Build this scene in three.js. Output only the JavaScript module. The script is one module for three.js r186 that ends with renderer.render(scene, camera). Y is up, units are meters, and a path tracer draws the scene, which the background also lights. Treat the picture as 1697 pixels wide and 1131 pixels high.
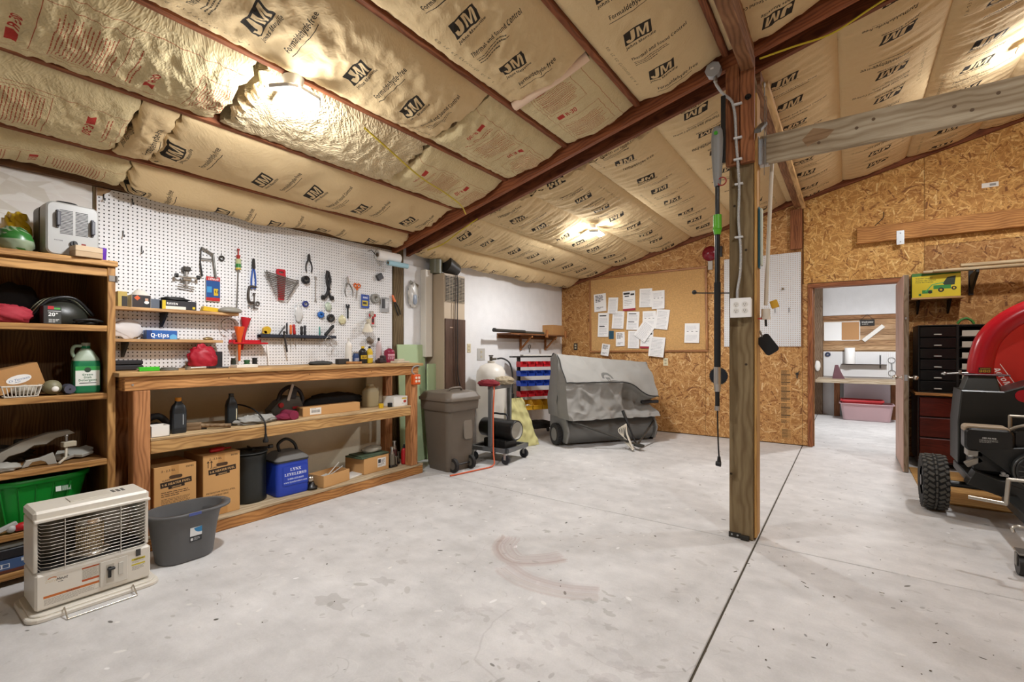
import * as THREE from 'three';
import { mergeGeometries } from 'three/addons/utils/BufferGeometryUtils.js';
import { RectAreaLightUniformsLib } from 'three/addons/lights/RectAreaLightUniformsLib.js';
import { createNoise3D } from 'simplex-noise';

// ---------------------------------------------------------------- camera, exposure, lights
const scene = new THREE.Scene();
const renderer = new THREE.WebGLRenderer({ antialias: true });
renderer.toneMapping = THREE.LinearToneMapping;
renderer.toneMappingExposure = 1.12;
renderer.shadowMap.enabled = true;
RectAreaLightUniformsLib.init();
const camera = new THREE.PerspectiveCamera(71.95, 1697 / 1131, 0.05, 60);
camera.position.set(4.03, 1.25, 7.11);
camera.rotation.y = 35.59 * Math.PI / 180;
camera.setViewOffset(1697, 1131, 0, -13.5, 1697, 1131);
scene.add(camera);
scene.background = new THREE.Color(0x000000);
const LAMP = 10.0, LAMP_COLOR = new THREE.Color(0.97, 0.98, 1.0);
const LAMPS = [[1.57, 5.72], [1.57, 2.02], [5.2, 2.0], [5.2, 5.9]];

// ---------------------------------------------------------------- helpers
let seed = 12345;
const rnd = () => { seed = (seed * 1664525 + 1013904223) >>> 0; return seed / 4294967296; };
const rr = (a, b) => a + (b - a) * rnd();
const noise = createNoise3D(rnd);
const fbm = (x, y, z, o = 4) => { let s = 0, a = 0.5; for (let i = 0; i < o; i++) { s += a * noise(x, y, z); x *= 2.03; y *= 2.03; z *= 2.03; a *= 0.5; } return s; };
const PI = Math.PI, V3 = (x, y, z) => new THREE.Vector3(x, y, z);
const used = {};
const numbered = n => { if (!(n in used)) { used[n] = 0; return n; } used[n]++; return n + '_' + String(used[n]).padStart(3, '0'); };

// non-indexed geometry with position, normal, uv in metres (box projection; grain axis g runs along u)
function fin(geo, g = -1, off = true, keepUV = false) {
  let q = geo.index ? geo.toNonIndexed() : geo;
  for (const k of Object.keys(q.attributes)) if (!['position', 'normal', 'uv'].includes(k)) q.deleteAttribute(k);
  if (!q.attributes.normal) q.computeVertexNormals();
  if (keepUV && q.attributes.uv) return q;
  const p = q.attributes.position.array, n = p.length / 3, uv = new Float32Array(n * 2);
  const ox = off ? rnd() * 3 : 0, oy = off ? rnd() * 3 : 0;
  const a = V3(), b = V3(), c = V3();
  for (let i = 0; i < n; i += 3) {
    a.fromArray(p, i * 3); b.fromArray(p, i * 3 + 3); c.fromArray(p, i * 3 + 6);
    b.sub(a); c.sub(a); b.cross(c);
    const m = [Math.abs(b.x), Math.abs(b.y), Math.abs(b.z)];
    const d = m[0] > m[1] && m[0] > m[2] ? 0 : m[1] > m[2] ? 1 : 2;
    let ax = d === 0 ? [2, 1] : d === 1 ? [0, 2] : [0, 1];
    if (g >= 0 && ax[1] === g) ax = [ax[1], ax[0]];
    for (let k = 0; k < 3; k++) { uv[(i + k) * 2] = p[(i + k) * 3 + ax[0]] + ox; uv[(i + k) * 2 + 1] = p[(i + k) * 3 + ax[1]] + oy; }
  }
  q.setAttribute('uv', new THREE.BufferAttribute(uv, 2));
  return q;
}
// chamfered box by extents
function B(x0, x1, y0, y1, z0, z1, b = 0.0015, g) {
  const h = [(x1 - x0) / 2, (y1 - y0) / 2, (z1 - z0) / 2], c = [(x0 + x1) / 2, (y0 + y1) / 2, (z0 + z1) / 2];
  b = Math.min(b, h[0] * 0.45, h[1] * 0.45, h[2] * 0.45);
  const P = [], pt = (s, f) => [0, 1, 2].map(i => c[i] + s[i] * (i === f ? h[i] : h[i] - b));
  const tri = (a, d, e) => {
    const u = [0, 1, 2].map(i => d[i] - a[i]), v = [0, 1, 2].map(i => e[i] - a[i]);
    const n = [u[1] * v[2] - u[2] * v[1], u[2] * v[0] - u[0] * v[2], u[0] * v[1] - u[1] * v[0]];
    const o = [0, 1, 2].reduce((t, i) => t + n[i] * ((a[i] + d[i] + e[i]) / 3 - c[i]), 0);
    if (o >= 0) P.push(...a, ...d, ...e); else P.push(...a, ...e, ...d);
  };
  const quad = (a, d, e, f) => { tri(a, d, e); tri(a, e, f); };
  for (let f = 0; f < 3; f++) for (const s of [-1, 1]) {
    const i = (f + 1) % 3, j = (f + 2) % 3, S = (si, sj) => { const r = [0, 0, 0]; r[f] = s; r[i] = si; r[j] = sj; return r; };
    quad(pt(S(-1, -1), f), pt(S(1, -1), f), pt(S(1, 1), f), pt(S(-1, 1), f));
  }
  if (b > 0) {
    for (let f = 0; f < 3; f++) { const i = (f + 1) % 3, j = (f + 2) % 3;
      for (const si of [-1, 1]) for (const sj of [-1, 1]) { const S = s => { const r = [0, 0, 0]; r[f] = s; r[i] = si; r[j] = sj; return r; };
        quad(pt(S(-1), i), pt(S(1), i), pt(S(1), j), pt(S(-1), j)); } }
    for (const sx of [-1, 1]) for (const sy of [-1, 1]) for (const sz of [-1, 1]) { const S = [sx, sy, sz]; tri(pt(S, 0), pt(S, 1), pt(S, 2)); }
  }
  const q = new THREE.BufferGeometry(); q.setAttribute('position', new THREE.Float32BufferAttribute(P, 3)); q.computeVertexNormals();
  if (g === undefined) g = h[0] >= h[1] && h[0] >= h[2] ? 0 : h[1] >= h[2] ? 1 : 2;
  return fin(q, g);
}
const BC = (w, h, d, x = 0, y = 0, z = 0, b) => B(x - w / 2, x + w / 2, y, y + h, z - d / 2, z + d / 2, b);   // standing on y
const M4 = new THREE.Matrix4(), EU = new THREE.Euler(), QT = new THREE.Quaternion();
const T = (g, x = 0, y = 0, z = 0, rx = 0, ry = 0, rz = 0, s = 1) => { const S = Array.isArray(s) ? s : [s, s, s];
  g.applyMatrix4(M4.compose(V3(x, y, z), QT.setFromEuler(EU.set(rx, ry, rz)), V3(...S))); return g; };
const AX = { y: [0, 0, 0], x: [0, 0, -PI / 2], z: [PI / 2, 0, 0] };
const cyl = (r0, r1, h, x = 0, y = 0, z = 0, ax = 'y', seg = 20, open = false) => fin(T(new THREE.CylinderGeometry(r1, r0, h, seg, 1, open), x, y, z, ...AX[ax]), ax === 'x' ? 0 : ax === 'y' ? 1 : 2);
const sph = (r, x = 0, y = 0, z = 0, s = 1, seg = 16) => fin(T(new THREE.SphereGeometry(r, seg, seg * 0.7 | 0), x, y, z, 0, 0, 0, s));
const tor = (R, r, x = 0, y = 0, z = 0, rx = 0, ry = 0, rz = 0, arc = 2 * PI, seg = 24, rs = 8) => fin(T(new THREE.TorusGeometry(R, r, rs, seg, arc), x, y, z, rx, ry, rz));
const tube = (pts, r, seg = 0, rs = 7, closed = false) => fin(new THREE.TubeGeometry(new THREE.CatmullRomCurve3(pts.map(p => V3(...p)), closed, 'centripetal'), seg || pts.length * 6, r, rs, closed));
const bar = (a, b, r, seg = 8, r2 = r) => { const A = V3(...a), d = V3(...b).sub(A), L = d.length(); const g = new THREE.CylinderGeometry(r2, r, L, seg); g.translate(0, L / 2, 0);
  g.applyQuaternion(new THREE.Quaternion().setFromUnitVectors(V3(0, 1, 0), d.normalize())); g.translate(A.x, A.y, A.z); return fin(g, 1); };
const wire = (pts, r, seg = 6) => { const o = []; for (let i = 1; i < pts.length; i++) { o.push(bar(pts[i - 1], pts[i], r, seg)); if (i < pts.length - 1) o.push(sph(r, ...pts[i], 1, 6)); } return o; };
const lathe = (prof, x = 0, y = 0, z = 0, seg = 28, ax = 'y') => fin(T(new THREE.LatheGeometry(prof.map(p => new THREE.Vector2(...p)), seg), x, y, z, ...AX[ax]));
const ext = (pts, d, b = 0.001, hole) => { const s = new THREE.Shape(pts.map(p => new THREE.Vector2(...p))); if (hole) for (const h of hole) s.holes.push(new THREE.Path(h.map(p => new THREE.Vector2(...p))));
  return fin(new THREE.ExtrudeGeometry(s, { depth: d, bevelEnabled: b > 0, bevelSize: b, bevelThickness: b, bevelSegments: 1, curveSegments: 8 })); };
const circ = (r, n = 20, x = 0, y = 0, a0 = 0, a1 = 2 * PI) => Array.from({ length: n }, (_, i) => { const a = a0 + (a1 - a0) * i / n; return [x + r * Math.cos(a), y + r * Math.sin(a)]; });
const rrect = (w, h, r, n = 4) => { const o = []; for (const [cx, cy, a] of [[w / 2 - r, h / 2 - r, 0], [-w / 2 + r, h / 2 - r, PI / 2], [-w / 2 + r, -h / 2 + r, PI], [w / 2 - r, -h / 2 + r, 1.5 * PI]]) for (let i = 0; i <= n; i++) { const t = a + PI / 2 * i / n; o.push([cx + r * Math.cos(t), cy + r * Math.sin(t)]); } return o; };
// loft through horizontal outlines: rings = [[y, [[x,z],...]], ...], closed caps optional, smooth normals
function loft(rings, cap0 = true, cap1 = true) {
  const n = rings[0][1].length, P = [], I = [];
  rings.forEach(([y, o]) => o.forEach(([x, z]) => P.push(x, y, z)));
  for (let r = 0; r < rings.length - 1; r++) for (let i = 0; i < n; i++) { const a = r * n + i, b = r * n + (i + 1) % n, c = a + n, d = b + n; I.push(a, c, b, b, c, d); }
  const q = new THREE.BufferGeometry(); q.setAttribute('position', new THREE.Float32BufferAttribute(P, 3)); q.setIndex(I); q.computeVertexNormals();
  const out = [fin(q)];
  for (const [c, k, s] of [[cap0, 0, 1], [cap1, rings.length - 1, -1]]) if (c) {
    const [y, o] = rings[k], CP = [], cx = o.reduce((t, p) => t + p[0], 0) / n, cz = o.reduce((t, p) => t + p[1], 0) / n;
    for (let i = 0; i < n; i++) { const a = o[i], b = o[(i + 1) % n]; s > 0 ? CP.push(cx, y, cz, a[0], y, a[1], b[0], y, b[1]) : CP.push(cx, y, cz, b[0], y, b[1], a[0], y, a[1]); }
    const g = new THREE.BufferGeometry(); g.setAttribute('position', new THREE.Float32BufferAttribute(CP, 3)); g.computeVertexNormals(); out.push(fin(g));
  }
  return out;
}
// grid surface from a function (s,t in 0..1) -> [x,y,z]; uv in 0..1 scaled by su, sv
function sheet(f, nu, nv, su = 1, sv = 1, wrap = false) {
  const P = [], U = [], I = [];
  for (let j = 0; j <= nv; j++) for (let i = 0; i <= nu; i++) { P.push(...f(i / nu, j / nv)); U.push(i / nu * su, j / nv * sv); }
  for (let j = 0; j < nv; j++) for (let i = 0; i < nu; i++) { const a = j * (nu + 1) + i, b = a + 1, c = a + nu + 1, d = c + 1; I.push(a, b, d, a, d, c); }
  const q = new THREE.BufferGeometry(); q.setAttribute('position', new THREE.Float32BufferAttribute(P, 3)); q.setAttribute('uv', new THREE.Float32BufferAttribute(U, 2)); q.setIndex(I); q.computeVertexNormals();
  return q;
}
// lumpy soft body: displaced sphere squashed to w,h,d standing on y=0
const lump = (w, h, d, amp = 0.15, f = 2.5, flat = 0.25, n = 20, sd = 0) => { const g = new THREE.SphereGeometry(1, n, n * 0.7 | 0), p = g.attributes.position;
  for (let i = 0; i < p.count; i++) { const v = V3().fromBufferAttribute(p, i), k = 1 + amp * fbm(v.x * f + sd, v.y * f, v.z * f, 3); v.multiplyScalar(k); v.y = Math.max(v.y, -1 + flat); p.setXYZ(i, v.x * w / 2, (v.y + 1 - flat) * h / (2 - flat), v.z * d / 2); }
  g.computeVertexNormals(); return fin(g); };

function mesh(name, geos, m, parent, label) {
  const list = (Array.isArray(geos) ? geos.flat(9) : [geos]);
  const g = list.length > 1 ? mergeGeometries(list) : list[0];
  const o = new THREE.Mesh(g, m); o.castShadow = o.receiveShadow = true;
  o.name = parent ? name : numbered(name); if (label) o.userData.label = label;
  (parent || scene).add(o); return o;
}
function thing(name, label, category, p = [0, 0, 0], ry = 0, group) {
  const o = new THREE.Group(); o.name = numbered(name); o.position.set(...p); o.rotation.y = ry; o.userData = { label, category }; if (group) o.userData.group = group; scene.add(o); return o;
}
function one(name, label, category, geos, m, p = [0, 0, 0], ry = 0, group) {
  const o = mesh(name, geos, m); o.position.set(...p); o.rotation.y = ry; o.userData = { label, category }; if (group) o.userData.group = group; return o;
}
function struct(name, geos, m) { const o = geos ? mesh(name, geos, m) : new THREE.Group(); if (!geos) { o.name = name; scene.add(o); } o.userData.kind = 'structure'; return o; }

// ---------------------------------------------------------------- textures and materials
const MC = {};
const mat = (c, r = 0.7, o = {}) => { const k = c + '|' + r + '|' + JSON.stringify(o); return MC[k] ||= new THREE.MeshStandardMaterial({ color: c, roughness: r, ...o }); };
const met = (c, r = 0.35) => mat(c, r, { metalness: 0.9 });
function canv(w, h, f, col = true) { const c = document.createElement('canvas'); c.width = w; c.height = h; const x = c.getContext('2d'); f(x, w, h); const t = new THREE.CanvasTexture(c); if (col) t.colorSpace = THREE.SRGBColorSpace; t.wrapS = t.wrapT = THREE.RepeatWrapping; t.anisotropy = 8; return t; }
function dataTex(w, h, f, col = true) { const d = new Uint8Array(w * h * 4); for (let y = 0; y < h; y++) for (let x = 0; x < w; x++) { const v = f(x / w, y / h); const k = (y * w + x) * 4; d[k] = v[0]; d[k + 1] = v[1]; d[k + 2] = v[2]; d[k + 3] = 255; }
  const t = new THREE.DataTexture(d, w, h); if (col) t.colorSpace = THREE.SRGBColorSpace; t.wrapS = t.wrapT = THREE.RepeatWrapping; t.magFilter = THREE.LinearFilter; t.minFilter = THREE.LinearMipmapLinearFilter; t.generateMipmaps = true; t.needsUpdate = true; return t; }
const rep = (t, x, y) => { const c = t.clone(); c.repeat.set(x, y); c.needsUpdate = true; return c; };
const print = (w, h, f, r = 0.7, o = {}) => new THREE.MeshStandardMaterial({ map: canv(w, h, f), roughness: r, ...o });
// flat printed label, w x h metres, facing +z, centred at x,y,z
const label = (w, h, x, y, z, rx = 0, ry = 0, rz = 0) => fin(T(new THREE.PlaneGeometry(w, h), x, y, z, rx, ry, rz), -1, false, true);
const lines = (x, x0, y0, w, n, dy, hgt, c) => { x.fillStyle = c; for (let i = 0; i < n; i++) { let p = x0; const end = x0 + w * (i === n - 1 ? 0.6 : rr(0.85, 1)); while (p < end) { const l = Math.min(rr(2, 7) * hgt * 0.8, end - p); x.fillRect(p, y0 + i * dy, l, hgt); p += l + hgt * 0.7; } } };
const word = (x, s, px, py, size, c, font = 'bold', fam = 'sans-serif', al = 'left') => { x.fillStyle = c; x.font = `${font} ${size}px ${fam}`; x.textAlign = al; x.textBaseline = 'middle'; x.fillText(s, px, py); };

const wood = (str, fr, wav, sd) => dataTex(512, 512, (u, v) => {          // one metre square, grain along u
  const U = u * 2 * PI, cu = Math.cos(U) * 0.16, su = Math.sin(U) * 0.16, V = v * 2 * PI, cv = Math.cos(V) * 0.16, sv = Math.sin(V) * 0.16;
  const w = noise(cu * 3 + sd, su * 3, cv * 12 + sv * 7) * 0.05 + noise(cu * 8, su * 8 + sd, cv * 14 - sv * 9) * 0.012;
  let g = 0.5 + 0.5 * Math.sin((v + w * wav) * 2 * PI * fr + 2.5 * noise(cu * 2, su * 2 + sd, cv * 9 + sv * 11));
  g = g * g; const f = noise(cu * 12 + sd, su * 12, cv * 260 + sv * 190) * 0.5 + noise(cu * 4, su * 4, cv * 120 + sv * 90 + sd) * 0.5, l = noise(cu * 2.5, su * 2.5 + sd, cv * 14 + sv * 9);
  const k = Math.max(0.1, 1 - str * (0.34 * g + 0.14 * (f + 0.5) + 0.20 * (l + 0.5)));
  return [252 * Math.min(1, k), 252 * Math.min(1, Math.max(0.05, 1 - (1 - k) * 1.2)), 252 * Math.min(1, Math.max(0.03, 1 - (1 - k) * 1.45))];
});
const WOODS = { fir: wood(0.5, 38, 0.4, 1.5), pine: wood(0.38, 24, 0.35, 7.7), fine: wood(0.6, 70, 0.3, 12.1), plain: wood(0.5, 34, 0.6, 21) };
const WC = {}; const W = (c, kind = 'fir', r = 0.75) => WC[c + kind + r] ||= new THREE.MeshStandardMaterial({ color: c, roughness: r, map: WOODS[kind] });
// ---------------------------------------------------------------- surface textures
const osbTex = canv(1024, 1024, (x, w) => {
  x.fillStyle = '#b98d58'; x.fillRect(0, 0, w, w);
  const C = ['#d6ad74', '#e3c08a', '#c59a62', '#b0824a', '#eed3a2', '#cda36a', '#98683a', '#ddb880', '#7f5530', '#f3dfb6'];
  for (let i = 0; i < 2000; i++) {
    const a = rr(0, PI), L = rr(40, 120), h = rr(6, 20), cx = rr(0, w), cy = rr(0, w), k = C[Math.min(9, rnd() * rnd() * 12 | 0)];
    x.fillStyle = k; x.globalAlpha = rr(0.7, 1);
    for (const [dx, dy] of [[0, 0], [w, 0], [-w, 0], [0, w], [0, -w]]) { if (Math.abs(cx + dx - w / 2) > w / 2 + 110 || Math.abs(cy + dy - w / 2) > w / 2 + 110) continue;
      x.save(); x.translate(cx + dx, cy + dy); x.rotate(a); x.beginPath(); x.moveTo(-L / 2, -h / 2 + 2); x.lineTo(L / 2 - 5, -h / 2); x.lineTo(L / 2, h / 3); x.lineTo(-L / 2 + 4, h / 2); x.closePath(); x.fill();
      x.globalAlpha *= 0.5; x.strokeStyle = '#6d411c'; x.lineWidth = 0.8; x.stroke(); x.restore(); }
  }
  x.globalAlpha = 0.8; x.fillStyle = '#5d3717'; for (let i = 0; i < 260; i++) { x.save(); x.translate(rr(0, w), rr(0, w)); x.rotate(rr(0, PI)); x.fillRect(0, 0, rr(4, 16), rr(1.5, 4)); x.restore(); }
});
const osbBump = canv(256, 256, (x, w) => { x.fillStyle = '#808080'; x.fillRect(0, 0, w, w); for (let i = 0; i < 500; i++) { const g = rr(90, 170) | 0; x.fillStyle = `rgb(${g},${g},${g})`; x.save(); x.translate(rr(0, w), rr(0, w)); x.rotate(rr(0, PI)); x.fillRect(-20, -3, 40, rr(3, 8)); x.restore(); } }, false);
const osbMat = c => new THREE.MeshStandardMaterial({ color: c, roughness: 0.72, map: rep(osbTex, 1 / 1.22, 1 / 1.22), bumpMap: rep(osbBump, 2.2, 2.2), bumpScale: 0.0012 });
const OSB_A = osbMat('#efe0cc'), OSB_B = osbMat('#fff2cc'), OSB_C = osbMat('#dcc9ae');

const speck = (x, n, w, h, cols, s0, s1, al) => { for (let i = 0; i < n; i++) { x.globalAlpha = al * rnd(); x.fillStyle = cols[rnd() * cols.length | 0]; x.save(); x.translate(rr(0, w), rr(0, h)); x.rotate(rr(0, PI)); x.scale(rr(1, 3), 1); x.beginPath(); x.arc(0, 0, rr(s0, s1), 0, 7); x.fill(); x.restore(); } x.globalAlpha = 1; };
function concrete(sd, smear) {
  const N = 1024, base = new Float32Array(N * N);
  return canv(2048, 2048, (x, w) => {
    const im = x.createImageData(N, N);
    for (let j = 0; j < N; j++) for (let i = 0; i < N; i++) {
      const u = i / N * 4, v = j / N * 4; const n = 0.55 * fbm(u * 0.9 + sd, v * 0.9, 3, 4), m = fbm(u * 5 + sd, v * 5, 9, 3), tr = noise(u * 1.3, v * 6 + sd, 4) * 0.5 + noise(u * 9, v * 34, sd) * 0.22;
      const k = 205 + n * 24 + m * 13 + tr * 9 + rr(-4, 4), o = (j * N + i) * 4; im.data[o] = k; im.data[o + 1] = k - 1.5; im.data[o + 2] = k - 3; im.data[o + 3] = 255;
    }
    const c = document.createElement('canvas'); c.width = c.height = N; c.getContext('2d').putImageData(im, 0, 0); x.drawImage(c, 0, 0, w, w);
    speck(x, 900, w, w, ['#8b8780', '#77736c', '#9c9890'], 1, 5, 0.4); speck(x, 150, w, w, ['#f1efe9', '#ffffff'], 1, 6, 0.6); speck(x, 120, w, w, ['#5a5750', '#3f3c36'], 1.5, 4, 0.9);
    for (let i = 0; i < 18; i++) { x.globalAlpha = rr(0.05, 0.12); x.strokeStyle = rnd() < 0.5 ? '#6d6a64' : '#efece6'; x.lineWidth = rr(1, 4); x.beginPath(); let a = rr(0, w), b = rr(0, w), t = rr(0, 7); x.moveTo(a, b); for (let k = 0; k < 14; k++) { t += rr(-0.35, 0.35); a += Math.cos(t) * rr(8, 40); b += Math.sin(t) * rr(8, 40); x.lineTo(a, b); } x.stroke(); }
    for (let i = 0; i < 500; i++) { x.globalAlpha = rr(0.05, 0.2); x.strokeStyle = rnd() < 0.6 ? '#7b7770' : '#efece6'; x.lineWidth = rr(1, 2.5); const a = rr(0, w), b = rr(0, w), t = rr(0, 7), l = rr(10, 50); x.beginPath(); x.moveTo(a, b); x.quadraticCurveTo(a + Math.cos(t) * l, b + Math.sin(t) * l, a + Math.cos(t + 0.9) * l * 1.4, b + Math.sin(t + 0.9) * l * 1.4); x.stroke(); }
    x.globalAlpha = 1; if (smear) smear(x, w);
  });
}
// pinkish wiped stain in front of the post, and mottled grey wear around the joints
const concA = concrete(2.2, (x, w) => { const m = w / 4;
  const brush = (pts, wid, c, al) => { for (let k = 0; k < 70; k++) { const d = rr(-0.5, 0.5) * wid, e = rr(-0.02, 0.02); x.globalAlpha = al * rr(0.3, 1); x.strokeStyle = c; x.lineWidth = rr(2, 9); x.beginPath(); pts.forEach(([a, b], i) => { const q = pts[Math.min(i + 1, pts.length - 1)], p = pts[Math.max(0, i - 1)], L = Math.hypot(q[0] - p[0], q[1] - p[1]), nx = -(q[1] - p[1]) / L, ny = (q[0] - p[0]) / L, X = (a + nx * d + (i ? 0 : e)) * m, Y = (b + ny * d + e) * m; i ? x.lineTo(X, Y) : x.moveTo(X, Y); }); x.stroke(); } };
  const curve = (P, n = 14) => new THREE.CatmullRomCurve3(P.map(([a, b]) => V3(a, b, 0))).getPoints(n).map(v => [v.x, v.y]);
  brush(curve([[2.2, 0.84], [2.26, 1.0], [2.42, 1.1], [2.56, 1.0], [2.63, 0.9]]), 0.15, '#a8918c', 0.13); brush(curve([[2.42, 1.2], [2.6, 1.26], [2.82, 1.24], [2.99, 1.16]]), 0.14, '#ad9a95', 0.12);
  const blot = (a, b, r, al) => { x.globalAlpha = al; x.fillStyle = '#77746e'; x.beginPath(); for (let k = 0; k < 18; k++) { const t = k / 18 * 2 * PI, q = r * (0.7 + 0.5 * noise(Math.cos(t) + a * 5, Math.sin(t), b * 3)); k ? x.lineTo((a + q * Math.cos(t) * 1.5) * m, (b + q * Math.sin(t)) * m) : x.moveTo((a + q * 1.5 * Math.cos(t)) * m, (b + q * Math.sin(t)) * m); } x.closePath(); x.fill(); };
  for (const [a, b, r, al] of [[1.95, 2.0, 0.09, 0.2], [2.0, 1.72, 0.06, 0.18], [1.9, 1.5, 0.035, 0.15], [2.35, 0.62, 0.03, 0.3], [2.1, 1.25, 0.02, 0.25], [2.98, 1.25, 0.03, 0.25], [3.05, 1.2, 0.025, 0.3], [3.1, 1.3, 0.035, 0.25], [3.15, 1.4, 0.03, 0.2]]) blot(a, b, r, al);
  for (let i = 0; i < 60; i++) blot(rr(2.5, 3.5), rr(1.3, 2.6), rr(0.01, 0.05), 0.1);
  speck(x, 110, w, w, ['#8a867f'], 2, 9, 0.35); x.globalAlpha = 1; });
const concB = concrete(31.7);
const conc = t => new THREE.MeshStandardMaterial({ map: rep(t, 0.25, 0.25), roughness: 0.62, bumpMap: rep(t, 0.25, 0.25), bumpScale: 0.002 });

const drywall = c => new THREE.MeshStandardMaterial({ color: c, roughness: 0.8, map: plaster });
const plaster = dataTex(512, 512, (u, v) => { const k = 250 + 3 * noise(u * 5, v * 5, 1) + 2 * noise(u * 40, v * 40, 2); const p = 0; return [k - p, k - p * 1.3, k - p * 1.8].map(q => Math.min(255, q)); });
const patchy = canv(512, 512, (x, w) => { x.fillStyle = '#ece9e4'; x.fillRect(0, 0, w, w); for (let i = 0; i < 26; i++) { x.globalAlpha = 0.5; x.fillStyle = rnd() < 0.5 ? '#cfc8ba' : '#f7f6f3'; x.beginPath(); let a = rr(0, w), b = rr(0, w); x.moveTo(a, b); for (let k = 0; k < 8; k++) { x.lineTo(a + rr(-70, 110), b + rr(-40, 60)); } x.closePath(); x.fill(); } });

// ---------------------------------------------------------------- floor
const XJ = 3.545, ZJ = 3.735, XR = 7.35, ZF = 11.1;
{ const f = struct('floor'); const A = conc(concA), Bm = conc(concB);
  const slab = (x0, x1, z0, z1, m) => { const g = B(x0, x1, -0.1, 0, z0, z1, 0.003); const p = g.attributes.position, uv = g.attributes.uv; for (let i = 0; i < p.count; i++) uv.setXY(i, p.getX(i) - (x0 > 3 ? x0 : 0), -p.getZ(i) + ZJ); mesh('slab', g, m, f); };
  slab(0, XJ - 0.005, ZJ + 0.004, ZF, A); slab(XJ + 0.005, XR, ZJ + 0.004, ZF, Bm); slab(0, XJ - 0.005, 0, ZJ - 0.004, Bm); slab(XJ + 0.005, XR, 0, ZJ - 0.004, A);
  slab(2.0, XJ - 0.005, -3.9, -0.003, Bm); slab(XJ + 0.005, 6.4, -3.9, -0.003, A);
  mesh('joint_filler', [B(XJ - 0.0049, XJ + 0.0049, -0.05, -0.007, -3.7, ZF, 0)], mat('#4b4335', 0.95), f); mesh('joint_filler', B(0.05, XR - 0.05, -0.05, -0.009, ZJ - 0.0039, ZJ + 0.0039, 0), mat('#4b4335', 0.95), f);
  mesh('subbase', B(-0.2, XR + 0.2, -0.2, -0.1005, -4, ZF + 0.2, 0), mat('#5c5346', 0.95), f); }

// ---------------------------------------------------------------- walls
const yb = x => 2.27 + 0.247 * x;              // underside of the rafters
const yp = x => 2.35 + 0.247 * x;              // underside of the purlins
const prismZ = (pts, z0, z1) => fin(T(new THREE.ExtrudeGeometry(new THREE.Shape(pts.map(p => new THREE.Vector2(...p))), { depth: z1 - z0, bevelEnabled: false }), 0, 0, z0), -1, false);
const WHITE = drywall('#e6e6e6'), TAN = drywall('#d9cfb6'), CORE = mat('#8a6a44', 0.9);
{ const w = struct('wall_left');
  mesh('wall_core', B(-0.16, -0.0125, 0, 2.62, -0.16, ZF, 0), CORE, w);
  mesh('drywall_panel', B(-0.012, 0, 0.0, 2.48, 0, 3.57, 0.001), WHITE, w);
  mesh('drywall_panel', B(-0.012, 0, 0.0, 2.48, 3.575, 6.2, 0.001), TAN, w);
  mesh('drywall_panel', B(-0.012, 0, 0.0, 2.48, 6.205, ZF, 0.001), new THREE.MeshStandardMaterial({ map: patchy, roughness: 0.85 }), w);
  struct('trim_2', B(0.001, 0.035, 0, 2.46, 3.585, 3.725, 0.003), W('#7a6a4c', 'plain', 0.85)); struct('trim_3', B(0.001, 0.04, 2.32, 2.42, 3.735, 7.4, 0.003), W('#7d5a3a', 'fir', 0.85)); struct('trim_4', B(0.001, 0.03, 1.16, 2.19, 3.10, 3.575, 0.001), WHITE); }
{ const w = struct('wall_back');
  const top = x => yb(x) + 0.0;
  const panel = (x0, x1, y0, y1, m) => mesh('osb_panel', prismZ(y1 ? [[x0, y0], [x1, y0], [x1, y1], [x0, y1]] : [[x0, y0], [x1, y0], [x1, top(x1) + 0.1], [x0, top(x0) + 0.1]], -0.012, 0), m, w);
  const g = 0.0035;
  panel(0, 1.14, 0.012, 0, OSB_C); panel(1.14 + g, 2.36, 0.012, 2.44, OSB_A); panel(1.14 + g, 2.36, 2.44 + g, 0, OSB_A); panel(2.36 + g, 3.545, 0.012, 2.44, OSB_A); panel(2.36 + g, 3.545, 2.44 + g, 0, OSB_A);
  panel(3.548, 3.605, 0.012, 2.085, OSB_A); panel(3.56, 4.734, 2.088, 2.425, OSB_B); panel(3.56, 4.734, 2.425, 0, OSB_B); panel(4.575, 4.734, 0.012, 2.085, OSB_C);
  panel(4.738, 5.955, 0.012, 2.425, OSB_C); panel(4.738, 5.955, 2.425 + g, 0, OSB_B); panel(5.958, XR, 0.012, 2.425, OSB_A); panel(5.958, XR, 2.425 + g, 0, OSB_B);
  const c = (x0, x1, y0, y1) => mesh('wall_core', prismZ(y1 ? [[x0, y0], [x1, y0], [x1, y1], [x0, y1]] : [[x0, y0], [x1, y0], [x1, top(x1) + 0.35], [x0, top(x0) + 0.35]], -0.13, -0.0125), mat('#6b4a2a', 0.9), w);
  c(-0.16, 3.605, 0, 0); c(4.575, XR + 0.15, 0, 0); c(3.605, 4.575, 2.085, 0);
  // black grade stamps printed on the board, real print on the panel face
  const stamp = print(128, 512, (x) => { x.fillStyle = '#c9975a'; x.fillRect(0, 0, 128, 512); x.globalAlpha = 0.75; x.fillStyle = '#2a1d10'; for (let y = 6; y < 500; y += 12) { const k = (y / 12 | 0) % 13; if (k === 12) continue; if (k === 3 || k === 9) x.fillRect(6, y, 116, 10); else lines(x, 8, y, 116, 2, 5, 4, '#2a1d10'); } x.globalAlpha = 1; }, 0.75);
  stamp.map.colorSpace = THREE.SRGBColorSpace;
  const stampMark = (x, y0, y1) => mesh('grade_stamp', label(0.12, y1 - y0, x, (y0 + y1) / 2, 0.0012), stamp, w, 'black printed grade stamps');
  stampMark(3.36, 0.27, 0.98); stampMark(3.37, 0.08, 0.2); }
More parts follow.
